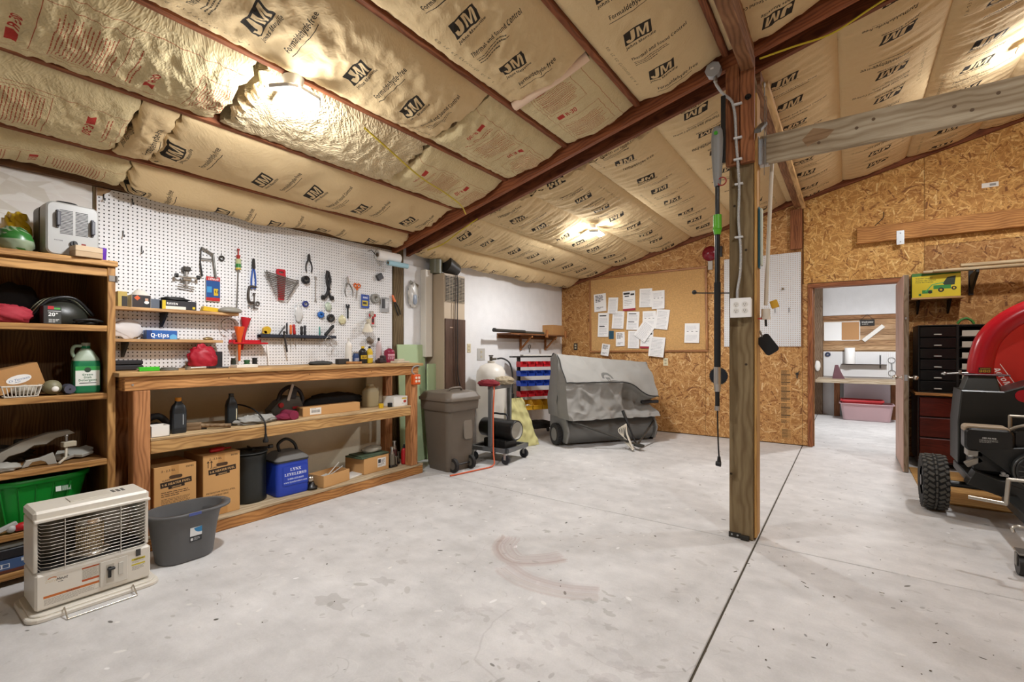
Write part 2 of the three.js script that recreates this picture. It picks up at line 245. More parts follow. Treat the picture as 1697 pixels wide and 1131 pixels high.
{ const w = struct('wall_right'); mesh('wall_core', B(XR + 0.015, XR + 0.15, 0, 4.4, 0, ZF, 0), CORE, w); for (let i = 0; i < 9; i++) mesh('osb_panel', B(XR, XR + 0.012, 0, 4.3, i * 1.22 + 0.02, i * 1.22 + 1.235, 0.001, 1), OSB_B, w); }
{ const w = struct('wall_front'); mesh('wall_core', B(-0.16, XR + 0.15, 0, 4.45, ZF + 0.015, ZF + 0.15, 0), CORE, w); for (let i = 0; i < 6; i++) mesh('drywall_panel', B(i * 1.22 + 0.002, i * 1.22 + 1.218, 0, 4.3, ZF, ZF + 0.012, 0.001, 1), WHITE, w); }

// ---------------------------------------------------------------- ceiling: deck, rafters, purlins, insulation
const JM = canv(1024, 1536, (x, w, h) => {   // 0.60 m across, 1.35 m along; print runs across the batt
  x.fillStyle = '#d5bb8e'; x.fillRect(0, 0, w, h); speck(x, 700, w, h, ['#c9ab7a', '#e6d0a8'], 2, 9, 0.12);
  const logo = (cx, cy) => { x.save(); x.translate(cx, cy); x.scale(1.35, 0.92); x.save(); x.transform(1, 0, -0.28, 1, 0, 0); x.fillStyle = '#2b251d'; x.fillRect(-105, -62, 215, 118); x.fillStyle = '#d5bb8e'; x.font = 'bold 128px sans-serif'; x.textAlign = 'center'; x.textBaseline = 'middle'; x.fillText('M', 42, 0); x.beginPath(); x.moveTo(-52, -50); x.lineTo(-20, -50); x.lineTo(-20, 18); x.quadraticCurveTo(-20, 50, -52, 50); x.quadraticCurveTo(-92, 50, -92, 12); x.lineTo(-66, 12); x.quadraticCurveTo(-66, 26, -58, 26); x.quadraticCurveTo(-52, 26, -52, 16); x.closePath(); x.fill(); x.restore();
    word(x, 'Johns Manville', -128, 82, 34, '#2b251d', 'bold italic'); x.restore(); };
  logo(470, 190); word(x, 'Formaldehyde-free', 320, 395, 52, '#3a3226', 'bold italic'); x.fillStyle = '#3a3226'; x.fillRect(300, 436, 420, 5);
  logo(470, 640); word(x, 'Thermal and Sound Control', 270, 850, 46, '#3a3226', 'bold italic'); lines(x, 276, 895, 420, 3, 18, 7, '#5b503e');
  logo(470, 1120); word(x, 'Formaldehyde-free', 320, 1320, 52, '#3a3226', 'bold italic'); x.fillRect(300, 1362, 420, 5);
  x.save(); x.translate(150, 1180); x.rotate(-PI / 2); word(x, '1 A-13 03/07/13 23 21 03', 0, 0, 40, '#4b4132', 'normal', 'monospace'); x.restore();
});
const R30 = canv(1024, 1536, (x, w, h) => {
  x.fillStyle = '#d2c094'; x.fillRect(0, 0, w, h); speck(x, 2600, w, h, ['#bfa876', '#e6d7b2', '#c7ae79'], 2, 8, 0.25);
  x.strokeStyle = '#a0492f'; x.fillStyle = '#a0492f'; x.lineWidth = 4; x.beginPath(); x.moveTo(220, 0); x.lineTo(220, h); x.moveTo(900, 0); x.lineTo(900, h); x.stroke();
  x.strokeRect(260, 160, 500, 420); lines(x, 285, 200, 440, 16, 22, 7, '#a8573c'); x.fillStyle = '#b23a30'; x.fillRect(300, 640, 90, 60); word(x, 'R-30', 410, 672, 78, '#b0392f');
  x.strokeStyle = '#a0492f'; x.strokeRect(260, 760, 560, 470); word(x, '\u26A0', 480, 800, 60, '#a8573c'); lines(x, 285, 850, 500, 16, 22, 7, '#a8573c'); lines(x, 285, 1300, 500, 2, 26, 9, '#a8573c'); x.fillStyle = '#b23a30'; x.fillRect(310, 1410, 90, 60); word(x, 'R-30', 420, 1440, 78, '#b0392f');
});
const crink = dataTex(512, 512, (u, v) => { const U = u * 2 * PI, V = v * 2 * PI, a = Math.cos(U), b = Math.sin(U), c = Math.cos(V), d = Math.sin(V); const r = 1 - Math.abs(noise(a * 2.2 + 3 * d, b * 2.2, c * 3)) * 1.3, s = 1 - Math.abs(noise(a * 5, b * 5 + d * 6, c * 6 + 9)) * 1.2; const k = 255 * Math.max(0, Math.min(1, 0.55 * r + 0.4 * s)); return [k, k, k]; }, false);
const kraft = (t, c, bs) => new THREE.MeshStandardMaterial({ map: t, color: c, roughness: 1, bumpMap: rep(crink, 1, 1.6), bumpScale: bs });
const JM_M = kraft(JM, '#ffffff', 0.0012), R30_M = kraft(R30, '#ffffff', 0.0025), JM_FAR = kraft(JM, '#ffffff', 0.0015);
const ceiling = struct('ceiling');
mesh('roof_deck', prismZ([[-0.2, yp(0) + 0.16], [XR + 0.2, yp(XR) + 0.21], [XR + 0.2, yp(XR) + 0.24], [-0.2, yp(0) + 0.19]], -0.14, ZF + 0.16), mat('#5d4226', 0.9), ceiling);
const RUST = W('#a86238', 'fir', 0.7), RUST_D = W('#8a4f2d', 'plain', 0.75);
const rafter = (z0, z1, x0 = 0.02, x1 = XR, d = 0.19, m = RUST) => mesh('rafter', prismZ([[x0, yb(x0)], [x1, yb(x1)], [x1, yb(x1) + d], [x0, yb(x0) + d]], z0, z1), m, ceiling);
{ const fixUV = g => { const p = g.attributes.position, uv = g.attributes.uv; for (let i = 0; i < p.count; i++) uv.setXY(i, p.getX(i) + 0.247 * p.getY(i), p.getY(i) - 0.247 * p.getX(i) + p.getZ(i) * 3); };
  for (const [a, b, m] of [[3.715, 3.755, RUST], [3.515, 3.553, RUST_D], [7.42, 7.46, RUST], [0.004, 0.045, RUST_D]]) fixUV(rafter(a, b, 0.04, XR, 0.19, m).geometry); }
const PX = Array.from({ length: 12 }, (_, i) => 0.36 + 0.602 * i);
for (const x of PX) for (const [a, b] of [[0.05, 3.51], [3.76, 7.415], [7.47, ZF - 0.01]]) mesh('purlin', B(x - 0.019, x + 0.019, yp(x), yp(x) + 0.14, a, b, 0.003), W(['#9c5c36', '#a8683e', '#8f5431'][(x * 10 | 0) % 3], 'fir', 0.75), ceiling);
// one batt between purlins i and i+1 (i = -1 is the row against the wall); kind of facing, crumple amplitude, direction of the wrinkles
function batt(i, z0, z1, m, o = {}) {
  const { sag = 0.05, amp = 0.012, fx = 3, fz = 9, flip = 0, over = false, ragged = 0.02, lift = 0.02, sd = rnd() * 50, dens = 1, end = 0.05, v0 = rnd() } = o;
  const x0 = (i < 0 ? 0.035 : PX[i]) + (over ? 0 : 0.021), x1 = Math.min(PX[i + 1], XR) - (over ? 0 : 0.021), L = z1 - z0;
  const nu = Math.round(34 * dens), nv = Math.max(8, Math.round(L * 46 * dens));
  const f = (s, t) => {
    const x = x0 + (x1 - x0) * s, rz = ragged * fbm(s * 6 + sd, t * 2, 3, 2), z = z0 + L * t + (t < 0.5 ? (1 - 2 * t) ** 6 : -((2 * t - 1) ** 6)) * rz;
    const e = Math.min(1, Math.min(s, 1 - s) * 2.0), pil = Math.pow(Math.sin(PI * s), 0.55), en = Math.min(1, Math.min(t, 1 - t) * L / end), ep = Math.sqrt(Math.max(0, 1 - (1 - en) ** 2));
    let w = 1 - Math.abs(noise(x * fx + sd, z * fz, sd)) * 1.6; w += 0.5 * (1 - Math.abs(noise(x * fx * 2.3, z * fz * 2.1 + sd, 4)) * 1.6); w += 0.16 * noise(x * 20, z * 20, sd);
    const big = 0.35 * noise(x * 1.7 + sd, z * 1.5, 7);
    const y = yp(x) + lift - (over ? 0.022 * pil : 0) - sag * pil * (1 + big) * (0.35 + 0.65 * ep) - amp * w * (0.25 + 0.75 * Math.sqrt(e));
    return [x, y, z];
  };
  const uv = (g) => { const u = g.attributes.uv; for (let k = 0; k < u.count; k++) { let a = u.getX(k), b = u.getY(k) * L / (m === R30_M ? 0.95 : 1.35) + v0; if (flip) { a = 1 - a; b = -b; } u.setXY(k, a, b); } return g; };
  const g = uv(sheet(f, nu, nv));
  // turned-up ends, so that the batt has thickness where it stops
  const ends = [0, 1].map(t => uv(sheet((s, k) => { const p = f(s, t); return [p[0], p[1] + k * 0.12, p[2] + (t ? -1 : 1) * k * 0.01]; }, nu, 2)));
  const q = mergeGeometries([g, ...ends].map(a => a.toNonIndexed()));
  return mesh('insulation_batt', q, m, ceiling);
}
// near bay, row by row from the wall
batt(-1, 3.77, 6.08, JM_M, { sag: 0.12, amp: 0.008, fx: 2, fz: 2, ragged: 0.03, lift: 0.02 }); batt(-1, 6.09, 7.4, R30_M, { sag: 0.08, amp: 0.008, flip: 1 });
batt(0, 3.78, 6.02, JM_M, { sag: 0.075, amp: 0.008, fx: 2.5, fz: 3, ragged: 0.05 }); batt(0, 6.03, 6.2, JM_M, { sag: 0.085, amp: 0.02, fx: 5, fz: 6 }); batt(0, 6.21, 7.4, R30_M, { sag: 0.08, amp: 0.015, fx: 5, fz: 11, flip: 1 });
batt(1, 3.78, 4.66, R30_M, { sag: 0.07, amp: 0.013, fx: 4, fz: 7, v0: 0.15, flip: 1 }); batt(1, 4.68, 5.84, kraft(rep(plaster, 1, 1), '#dcc8a0', 0.009), { sag: 0.08, amp: 0.014, fx: 5, fz: 9, ragged: 0.06 }); batt(1, 5.9, 7.4, R30_M, { sag: 0.085, amp: 0.017, fx: 5, fz: 11, ragged: 0.05 });
batt(2, 3.78, 4.72, R30_M, { sag: 0.065, amp: 0.015, fx: 4, fz: 8, v0: 0.1, flip: 1 }); batt(2, 4.73, 7.4, JM_M, { sag: 0.075, amp: 0.014, fx: 5, fz: 8, v0: 0.3 });
batt(3, 3.78, 4.5, R30_M, { sag: 0.06, amp: 0.01, v0: 0.12 }); batt(3, 4.55, 7.4, JM_M, { sag: 0.07, amp: 0.014, fx: 4, fz: 7, v0: 0.02 });
mesh('fiberglass_edge', tube([[PX[3] + 0.03, yp(PX[3]) + 0.01, 4.52], [PX[3] + 0.2, yp(PX[3] + 0.2) - 0.005, 4.53], [PX[3] + 0.42, yp(PX[3] + 0.42) + 0.0, 4.52], [PX[4] - 0.04, yp(PX[4]) + 0.02, 4.5]], 0.035, 30, 9), mat('#eccfb4', 0.95, {}), ceiling, 'pale pink torn glass fibre edge');
batt(4, 3.78, 7.4, JM_M, { sag: 0.055, amp: 0.009, fx: 3, fz: 4, v0: 0.05 }); batt(5, 3.78, 7.4, JM_M, { sag: 0.05, amp: 0.01, fx: 3, fz: 4, flip: 1 }); batt(6, 3.78, 7.4, JM_M, { dens: 0.5 });
// far bay: facings lapped over the purlins, pulled into fine cross folds
for (let i = -1; i < 11; i++) batt(i, 0.05, 3.5, JM_FAR, { over: true, sag: i < 0 ? 0.10 : 0.035, amp: i === 1 || i === 2 ? 0.016 : 0.011, fx: 1.3, fz: i > 4 ? 8 : 15, ragged: 0.02, lift: 0.0, flip: [1, 0, 1, 0, 1, 0][(i + 6) % 6], end: 0.16, dens: i > 8 ? 0.6 : 1.15, v0: i * 0.31 });
for (let i = 7; i < 11; i++) batt(i, 3.78, 7.4, JM_M, { dens: 0.4 });
for (let i = -1; i < 11; i++) batt(i, 7.48, ZF - 0.02, JM_M, { dens: 0.25 });
// torn facing flap hanging over the back rafter
mesh('torn_facing', sheet((s, t) => { const x = 1.42 + 1.35 * s; return [x, yb(x) + 0.17 - 0.15 * t + 0.012 * noise(s * 16, t * 4, 2) - 0.03 * t * Math.max(0, noise(s * 9, 3, 3)), 3.50 - 0.06 * t - 0.02 * noise(s * 14, t * 3, 9)]; }, 60, 8, 2.2, 0.25), JM_M, ceiling, 'torn kraft facing edge');

// ---------------------------------------------------------------- lamps
function lamp(x, z, k = 1, name = 'ceiling_light', lab, y = yp(x) - 0.035) {
  const t = thing(name, lab, 'light', [x, y, z], 0.5, 'ceiling lights');
  const glow = new THREE.MeshStandardMaterial({ color: '#ffffff', emissive: LAMP_COLOR, emissiveIntensity: 7, roughness: 0.5 });
  mesh('base', [cyl(0.045, 0.055, 0.05, 0, 0.0, 0), cyl(0.02, 0.02, 0.05, 0, 0.03, 0)], mat('#e8e8e6', 0.5), t);
  for (let i = 0; i < 3; i++) { const a = i * 2 * PI / 3; const q = (g) => T(T(g, 0, 0, 0, 0.42, 0, 0), 0, 0, 0, 0, a, 0);
    mesh('heat_sink', q(T(B(-0.055, 0.055, -0.016, 0.006, 0.05, 0.16, 0.01), 0, -0.02, 0)), mat('#d8d8d6', 0.45), t); mesh('lit_panel', q(T(B(-0.048, 0.048, -0.022, -0.016, 0.056, 0.153, 0.004), 0, -0.022, 0)), glow, t); }
  mesh('lit_center', cyl(0.03, 0.034, 0.02, 0, -0.035, 0), glow, t);
  const sp = new THREE.SpotLight(LAMP_COLOR, LAMP * k * 0.8, 0, 1.5, 0.35, 2); sp.position.set(x, y - 0.11, z); sp.target.position.set(x, 0, z); sp.castShadow = true; sp.shadow.radius = 4; scene.add(sp, sp.target);
  const l = new THREE.PointLight(LAMP_COLOR, LAMP * k * 0.2, 0, 2); l.position.set(x, y - 0.15, z); l.castShadow = true; l.shadow.radius = 4; l.shadow.mapSize.set(1024, 1024); scene.add(l);
}
['three-panel ceiling light glowing above the pegboard workbench', 'three-panel ceiling light glowing in front of the cork board', 'three-panel ceiling light at the right edge above the tan joist', 'three-panel ceiling light out of view right of the camera'].forEach((s, i) => lamp(...LAMPS[i], 1, 'ceiling_light', s));
// ---------------------------------------------------------------- support post, beams
const OLD = W('#8a7858', 'pine', 0.9), BROWN = W('#a5693f', 'fir', 0.7), GREYW = W('#b8ab92', 'pine', 0.75), PALE = W('#d8b27a', 'pine', 0.75), GALV = met('#b9bcbe', 0.4), BLACK = mat('#151515', 0.5), BLK2 = mat('#24252a', 0.45), STEEL = met('#a8a8a6', 0.3), WHT = mat('#ece9e2', 0.5), RED = mat('#b3161f', 0.4);
{ const t = thing('support_post', 'weathered square timber post standing on the concrete floor', 'post', [3.455, 0, 3.64]);
  mesh('timber', B(-0.072, 0.072, 0, 3.06, -0.074, 0.074, 0.006), OLD, t);
  mesh('pale_edge_board', B(0.0735, 0.092, 0.02, 2.92, -0.07, 0.06, 0.003), W('#c79a58', 'pine', 0.75), t, 'pale pine strip');
  for (const x of [-0.087, 0.0]) mesh('cheek_board', B(x, x + 0.083, 2.46, 3.16, 0.0745, 0.114, 0.004), BROWN, t);
  for (const [x, y] of [[0.045, 3.14], [0.048, 2.88]]) mesh('bolt', [cyl(0.019, 0.019, 0.004, x, y, 0.117, 'z'), cyl(0.012, 0.012, 0.016, x, y, 0.124, 'z', 6)], mat('#2a2724', 0.5, { metalness: 0.7 }), t);
  mesh('base_bracket', [B(-0.075, 0.0, 0.0, 0.035, 0.0745, 0.078, 0.001), B(0.0, 0.05, -0.0, 0.03, 0.0745, 0.095, 0.002)], mat('#3b3935', 0.5, { metalness: 0.6 }), t);
  for (const x of [-0.055, -0.02]) mesh('bracket_nail', cyl(0.006, 0.006, 0.004, x, 0.02, 0.08, 'z', 10), GALV, t);
  for (const [x, y] of [[0.03, 1.15], [-0.06, 0.42], [-0.04, 2.2], [0.03, 1.9]]) mesh('knot', cyl(0.008, 0.008, 0.003, x, y, 0.0745, 'z', 10), mat('#3a2e1e', 0.9), t); }
{ const t = thing('outlet_box', 'white four-socket outlet box on the timber post', 'outlet', [3.461, 1.458, 3.715]);
  mesh('box', B(-0.06, 0.06, 0, 0.122, 0, 0.055, 0.004), WHT, t); mesh('cover_plate', B(-0.0615, 0.0615, -0.002, 0.124, 0.0555, 0.06, 0.002), mat('#f6f5f2', 0.4), t);
  for (const x of [-0.026, 0.026]) for (const y of [0.042, 0.082]) { const s = mesh('socket', T(cyl(0.017, 0.017, 0.004, 0, 0, 0, 'z', 18), x, y, 0.061), mat('#e4e1da', 0.4), t); mesh('slot', [BC(0.002, 0.008, 0.002, x - 0.006, y - 0.002, 0.0632, 0), BC(0.002, 0.008, 0.002, x + 0.006, y - 0.002, 0.0632, 0), cyl(0.0025, 0.0025, 0.002, x, y - 0.009, 0.0632, 'z', 8)], BLACK, s); } }
{ const t = thing('junction_box', 'grey octagonal junction box on the front rafter', 'junction box', [3.30, 3.05, 3.757]);
  mesh('box', T(cyl(0.05, 0.05, 0.045, 0, 0.055, 0.0225, 'z', 8), 0, 0, 0), mat('#9b9d9f', 0.5), t); mesh('lid', cyl(0.052, 0.05, 0.006, 0, 0.055, 0.048, 'z', 8), mat('#a9abad', 0.45), t); mesh('connector', cyl(0.013, 0.013, 0.03, 0.01, -0.005, 0.025), GALV, t); mesh('sticker', label(0.02, 0.012, -0.005, 0.06, 0.0515), mat('#f2f2f0', 0.5), t); }
{ const t = thing('flexible_conduit', 'ribbed metal conduit running down the post front', 'conduit');
  const P = [[3.31, 3.03, 3.785], [3.32, 3.0, 3.79], [3.36, 2.93, 3.787], [3.405, 2.88, 3.772], [3.425, 2.8, 3.767], [3.435, 2.6, 3.765], [3.445, 2.45, 3.76], [3.447, 2.3, 3.73], [3.442, 2.1, 3.727], [3.455, 1.9, 3.727], [3.452, 1.75, 3.728], [3.437, 1.63, 3.735], [3.437, 1.58, 3.735]];
  const c = new THREE.CatmullRomCurve3(P.map(p => V3(...p)), false, 'centripetal'), rings = []; const N = 190; for (let i = 0; i < N; i++) { const p = c.getPointAt(i / (N - 1)), d = c.getTangentAt(i / (N - 1)); const g = new THREE.TorusGeometry(0.0072, 0.0028, 5, 9); g.applyQuaternion(new THREE.Quaternion().setFromUnitVectors(V3(0, 0, 1), d)); g.translate(p.x, p.y, p.z); rings.push(fin(g)); }
  mesh('ribbed_sleeve', [tube(P, 0.0072, 80, 8), ...rings], mat('#c9cac9', 0.45, { metalness: 0.35 }), t);
  for (const y of [2.84, 2.62, 2.48, 2.33, 1.98]) { const k = y > 2.46 ? 3.757 : 3.72; mesh('strap', B(3.42, 3.47, y, y + 0.012, k, k + 0.022, 0.002), mat('#dadad8', 0.5), t); } }
one('header_beam', 'long brown header beam running over the post to the osb wall', 'beam', [B(3.463, 3.54, 3.07, 3.29, 0.05, 3.5, 0.004), B(3.463, 3.54, 3.05, 3.29, 3.765, 7.4, 0.004)], W('#9a6d47', 'fir', 0.75));
one('lath_strip', 'thin pale wooden lath along the header beam side', 'lath', B(3.56, 3.60, 2.985, 3.03, 0.3, 3.6, 0.003), PALE);
one('stub_post', 'short reddish post segment under the header beam on the osb wall', 'post', [B(3.415, 3.548, 2.54, 3.06, 0.001, 0.05, 0.004), cyl(0.016, 0.016, 0.006, 3.48, 2.85, 0.053, 'z', 10)], BROWN);
{ const t = thing('joist', 'thick grey-tan joist running from the post to the right', 'joist', [3.55, 2.475, 3.6]);
  mesh('board', B(0.005, 3.78, 0, 0.185, -0.02, 0.02, 0.003), GREYW, t);
  for (const [x, y] of [[0.33, 0.06], [0.52, 0.1], [0.6, 0.13], [0.95, 0.1], [1.02, 0.06], [1.12, 0.12]]) mesh('knot', cyl(0.009, 0.009, 0.003, x, y, 0.0205, 'z', 12), mat('#5f4c38', 0.8), t);
  mesh('water_stain', ext([[0.24, 0.1], [0.3, 0.16], [0.36, 0.14], [0.41, 0.12], [0.37, 0.08], [0.31, 0.07], [0.27, 0.05]], 0.0004, 0).translate(0, 0, 0.0205), W('#a08260', 'pine', 0.75), t, 'brown stain'); }
{ const t = thing('joist_hanger', 'galvanised steel joist hanger on the post side', 'hanger', [3.55, 2.45, 3.6]);
  mesh('stirrup', [B(-0.003, 0.055, 0.016, 0.022, -0.03, 0.03, 0.001), B(-0.002, 0.04, 0.02, 0.19, 0.0215, 0.025, 0.001), B(-0.002, 0.04, 0.02, 0.19, -0.025, -0.0215, 0.001), B(-0.002, 0.002, 0.016, 0.2, 0.0215, 0.055, 0.001)], GALV, t);
  for (let i = 0; i < 4; i++) mesh('nail', cyl(0.005, 0.005, 0.004, 0.015 + 0.012 * (i % 2), 0.05 + i * 0.04, 0.027, 'z', 8), GALV, t); }
{ const t = thing('ledger_board', 'orange timber board fixed high on the osb wall', 'board', [4.113, 2.52, 0.001]);
  mesh('board', B(0, 3.2, 0, 0.19, 0.001, 0.085, 0.004), W('#d59a55', 'fir', 0.7), t);
  mesh('mounting_plate', [B(0.37, 0.44, -0.06, 0.1, 0.0865, 0.089, 0.001)], GALV, t); for (const y of [-0.03, 0.07]) mesh('screw', cyl(0.006, 0.006, 0.004, 0.405, y, 0.09, 'z', 8), mat('#777777', 0.4), t); }
{ const t = thing('steel_cable', 'steel hook and cable hanging beside the post top', 'cable', [3.585, 3.0, 3.665]);
  mesh('hook', [tor(0.016, 0.004, 0, -0.03, 0, 0, PI / 2, 0, 5), bar([0, -0.05, 0], [0.0, -0.1, 0], 0.004)], STEEL, t); mesh('wire', [bar([0, -0.1, 0], [0.0, -0.62, 0.01], 0.002), bar([0.008, -0.1, -0.012], [0.008, -0.55, -0.012], 0.002)], mat('#70675a', 0.6), t); mesh('rod', T(B(-0.02, 0.02, -0.012, 0.012, -0.16, 0.16, 0.004), -0.02, -0.3, 0.0, 0.5, 0, 0), mat('#5d5a55', 0.6), t); }
one('yellow_cable', 'yellow electrical cable stapled beneath the insulation near the lamp', 'cable', tube([[1.56, 2.64, 5.25], [1.50, 2.60, 5.0], [1.38, 2.56, 4.6], [1.3, 2.55, 4.25], [1.25, 2.52, 4.0], [1.15, 2.50, 3.82]], 0.006, 60), mat('#c9b21e', 0.5), [0, 0, 0], 0, 'yellow ceiling cables');
one('yellow_cable', 'yellow electrical cable crossing the dark rafter gap to the wall', 'cable', tube([[1.14, 2.5, 3.64], [0.85, 2.45, 3.55], [0.55, 2.36, 3.5], [0.3, 2.33, 3.48]], 0.006, 40), mat('#c9b21e', 0.5), [0, 0, 0], 0, 'yellow ceiling cables');
one('yellow_cable', 'yellow electrical cable slung along the rafter right of post', 'cable', tube([[3.57, 3.10, 3.76], [3.75, 3.14, 3.7], [3.95, 3.19, 3.62], [4.15, 3.28, 3.6], [4.4, 3.36, 3.62], [4.8, 3.42, 3.66]], 0.006, 40), mat('#c9b21e', 0.5), [0, 0, 0], 0, 'yellow ceiling cables');
// pole pruner hung on the post
{ const t = thing('pole_saw', 'grey and green electric pole saw hanging beside the post', 'pole saw', [3.327, 0.49, 3.80]);
  mesh('motor_body', T(lathe([[0.0, 0], [0.024, 0.0], [0.03, 0.05], [0.042, 0.2], [0.045, 0.3], [0.04, 0.36], [0.028, 0.385], [0, 0.385]], 0, 1.835, 0, 18), 0, 0, 0, 0, 0, 0, [0.85, 1, 1]), mat('#8b8c8a', 0.5), t);
  mesh('guide_bar', B(0.022, 0.05, 1.98, 2.42, -0.008, 0.008, 0.003), BLACK, t); mesh('release_button', cyl(0.012, 0.012, 0.012, 0, 2.17, 0.043, 'z', 12), mat('#43a02c', 0.4), t);
  mesh('hang_loop', tor(0.026, 0.004, 0.032, 1.855, 0.02, 0, 0, 0.3, 2 * PI, 16, 6), mat('#9a1d22', 0.5), t);
  mesh('upper_shaft', cyl(0.014, 0.014, 0.2, 0, 1.74, 0), mat('#1b1c1e', 0.3), t); mesh('locking_collar', [cyl(0.026, 0.026, 0.075, 0, 1.607, 0), cyl(0.03, 0.025, 0.02, 0, 1.562, 0), cyl(0.02, 0.027, 0.04, 0, 1.535, 0)], mat('#5cae2a', 0.4), t);
  mesh('lower_shaft', cyl(0.0165, 0.0165, 0.33, 0, 1.36, 0), mat('#111214', 0.3), t); mesh('grip', cyl(0.0205, 0.0205, 0.56, 0, 0.92, 0), mat('#0c0c0d', 0.75), t);
  mesh('sleeve', [cyl(0.022, 0.022, 0.115, 0, 0.585, 0), cyl(0.018, 0.022, 0.05, 0, 0.505, 0)], met('#c8c8c6', 0.3), t); mesh('end_ferrule', cyl(0.017, 0.017, 0.03, 0, 0.37, 0), met('#c8c8c6', 0.3), t); mesh('handle_end', cyl(0.014, 0.014, 0.1, 0, 0.434, 0), mat('#101010', 0.7), t);
  mesh('power_cord', tube([[0, 0.36, 0], [0.002, 0.25, 0], [0.006, 0.12, 0], [0.01, 0.05, 0.0]], 0.005), BLACK, t); mesh('plug', [cyl(0.013, 0.009, 0.035, 0.01, 0.035, 0), cyl(0.016, 0.019, 0.03, 0.006, 0.005, 0, 'x', 12)], BLACK, t); }
one('wall_hook', 'bent steel hook rod reaching left from the post', 'hook', [bar([3.383, 1.63, 3.66], [3.30, 1.63, 3.72], 0.004), bar([3.30, 1.63, 3.72], [3.16, 1.64, 3.72], 0.004), sph(0.016, 3.16, 1.645, 3.72)], mat('#26231f', 0.5));
// things on the right side of the post
{ const t = thing('hand_trowel', 'black flat trowel hanging at the post side', 'trowel', [3.60, 1.25, 3.64]);
  mesh('blade', T(ext(rrect(0.085, 0.13, 0.02), 0.004, 0.001), 0, 0.03, 0, 0, 0, 0.6), mat('#191a1b', 0.3), t); mesh('neck', bar([-0.03, 0.08, 0], [-0.045, 0.12, 0], 0.006), STEEL, t); }
{ const t = thing('dip_stick_tube', 'long translucent plastic tube with white cap beside the post', 'tube', [3.577, 1.50, 3.62]);
  mesh('rod', bar([0.01, 0.04, 0], [0.035, 1.02, -0.1], 0.012, 10), mat('#cfc6b4', 0.5), t); mesh('cap', [cyl(0.026, 0.026, 0.05, 0.01, -0.01, 0), cyl(0.03, 0.03, 0.02, 0.01, -0.045, 0)], mat('#e4dfd2', 0.5), t); mesh('hose_stub', bar([0.01, -0.05, 0], [0.012, -0.1, 0], 0.007), BLACK, t); mesh('valve_lever', [bar([-0.01, -0.05, 0.02], [-0.05, -0.05, 0.06], 0.005), sph(0.01, -0.055, -0.06, 0.065)], mat('#b8302a', 0.4), t); }
one('sanding_board', 'blue and grey flat strips clipped to the post side', 'strip', [B(3.552, 3.558, 1.78, 2.18, 3.63, 3.68, 0.002)], mat('#2f6a80', 0.5));
one('sanding_board', 'pale grey-green strip beside the blue one on the post', 'strip', [B(3.561, 3.572, 1.80, 2.17, 3.62, 3.675, 0.002)], mat('#b9c2b4', 0.5));
one('carpenter_block', 'small yellow block hanging by the post cap', 'block', T(B(-0.022, 0.022, -0.025, 0.025, -0.015, 0.015, 0.003), 3.635, 1.545, 3.6, 0, 0, 0.3), mat('#c99a28', 0.5));
// ---------------------------------------------------------------- tall shelf unit by the left edge and what it holds
const LQ = PI / 2;                       // things against the left wall: local x runs right along the wall, z out into the room
const CAB = W('#a57b45', 'fine', 0.65), CABE = W('#d0a060', 'fir', 0.6), CARD = mat('#b98a55', 0.85), CARD2 = mat('#c89a63', 0.85);
{ const t = thing('shelf_unit', 'tall open brown wooden shelf unit left of the workbench', 'shelves', [0.001, 0, 6.2], LQ);
  for (const x of [-0.82, -0.034]) { mesh('side_panel', B(x, x + 0.034, 0, 1.742, 0.005, 0.425, 0.002), CAB, t); mesh('edge_trim', B(x - 0.002, x + 0.036, 0, 1.742, 0.426, 0.444, 0.003), CABE, t); }
  mesh('top_board', B(-0.85, 0.01, 1.743, 1.777, 0.0, 0.462, 0.004), CABE, t); mesh('header_rail', B(-0.784, -0.036, 1.682, 1.728, 0.42, 0.442, 0.003), CABE, t);
  mesh('back_panel', B(-0.785, -0.035, 0.08, 1.74, 0.004, 0.012, 0), W('#7d5e36', 'fine', 0.75), t);
  for (const y of [1.391, 0.99, 0.60, 0.275, 0.07]) { const s = mesh('shelf', B(-0.785, -0.035, y - 0.032, y, 0.013, 0.424, 0.001), CAB, t); mesh('shelf_edge', B(-0.785, -0.036, y - 0.036, y - 0.0005, 0.425, 0.442, 0.003), CABE, s); }
  mesh('door_hinge', [B(-0.03, 0.004, 1.655, 1.69, 0.4445, 0.448, 0.001), cyl(0.006, 0.006, 0.04, 0.006, 1.67, 0.45)], STEEL, t, 'small metal hinge plate'); }
const put = (z, x, y) => [x, y, z];
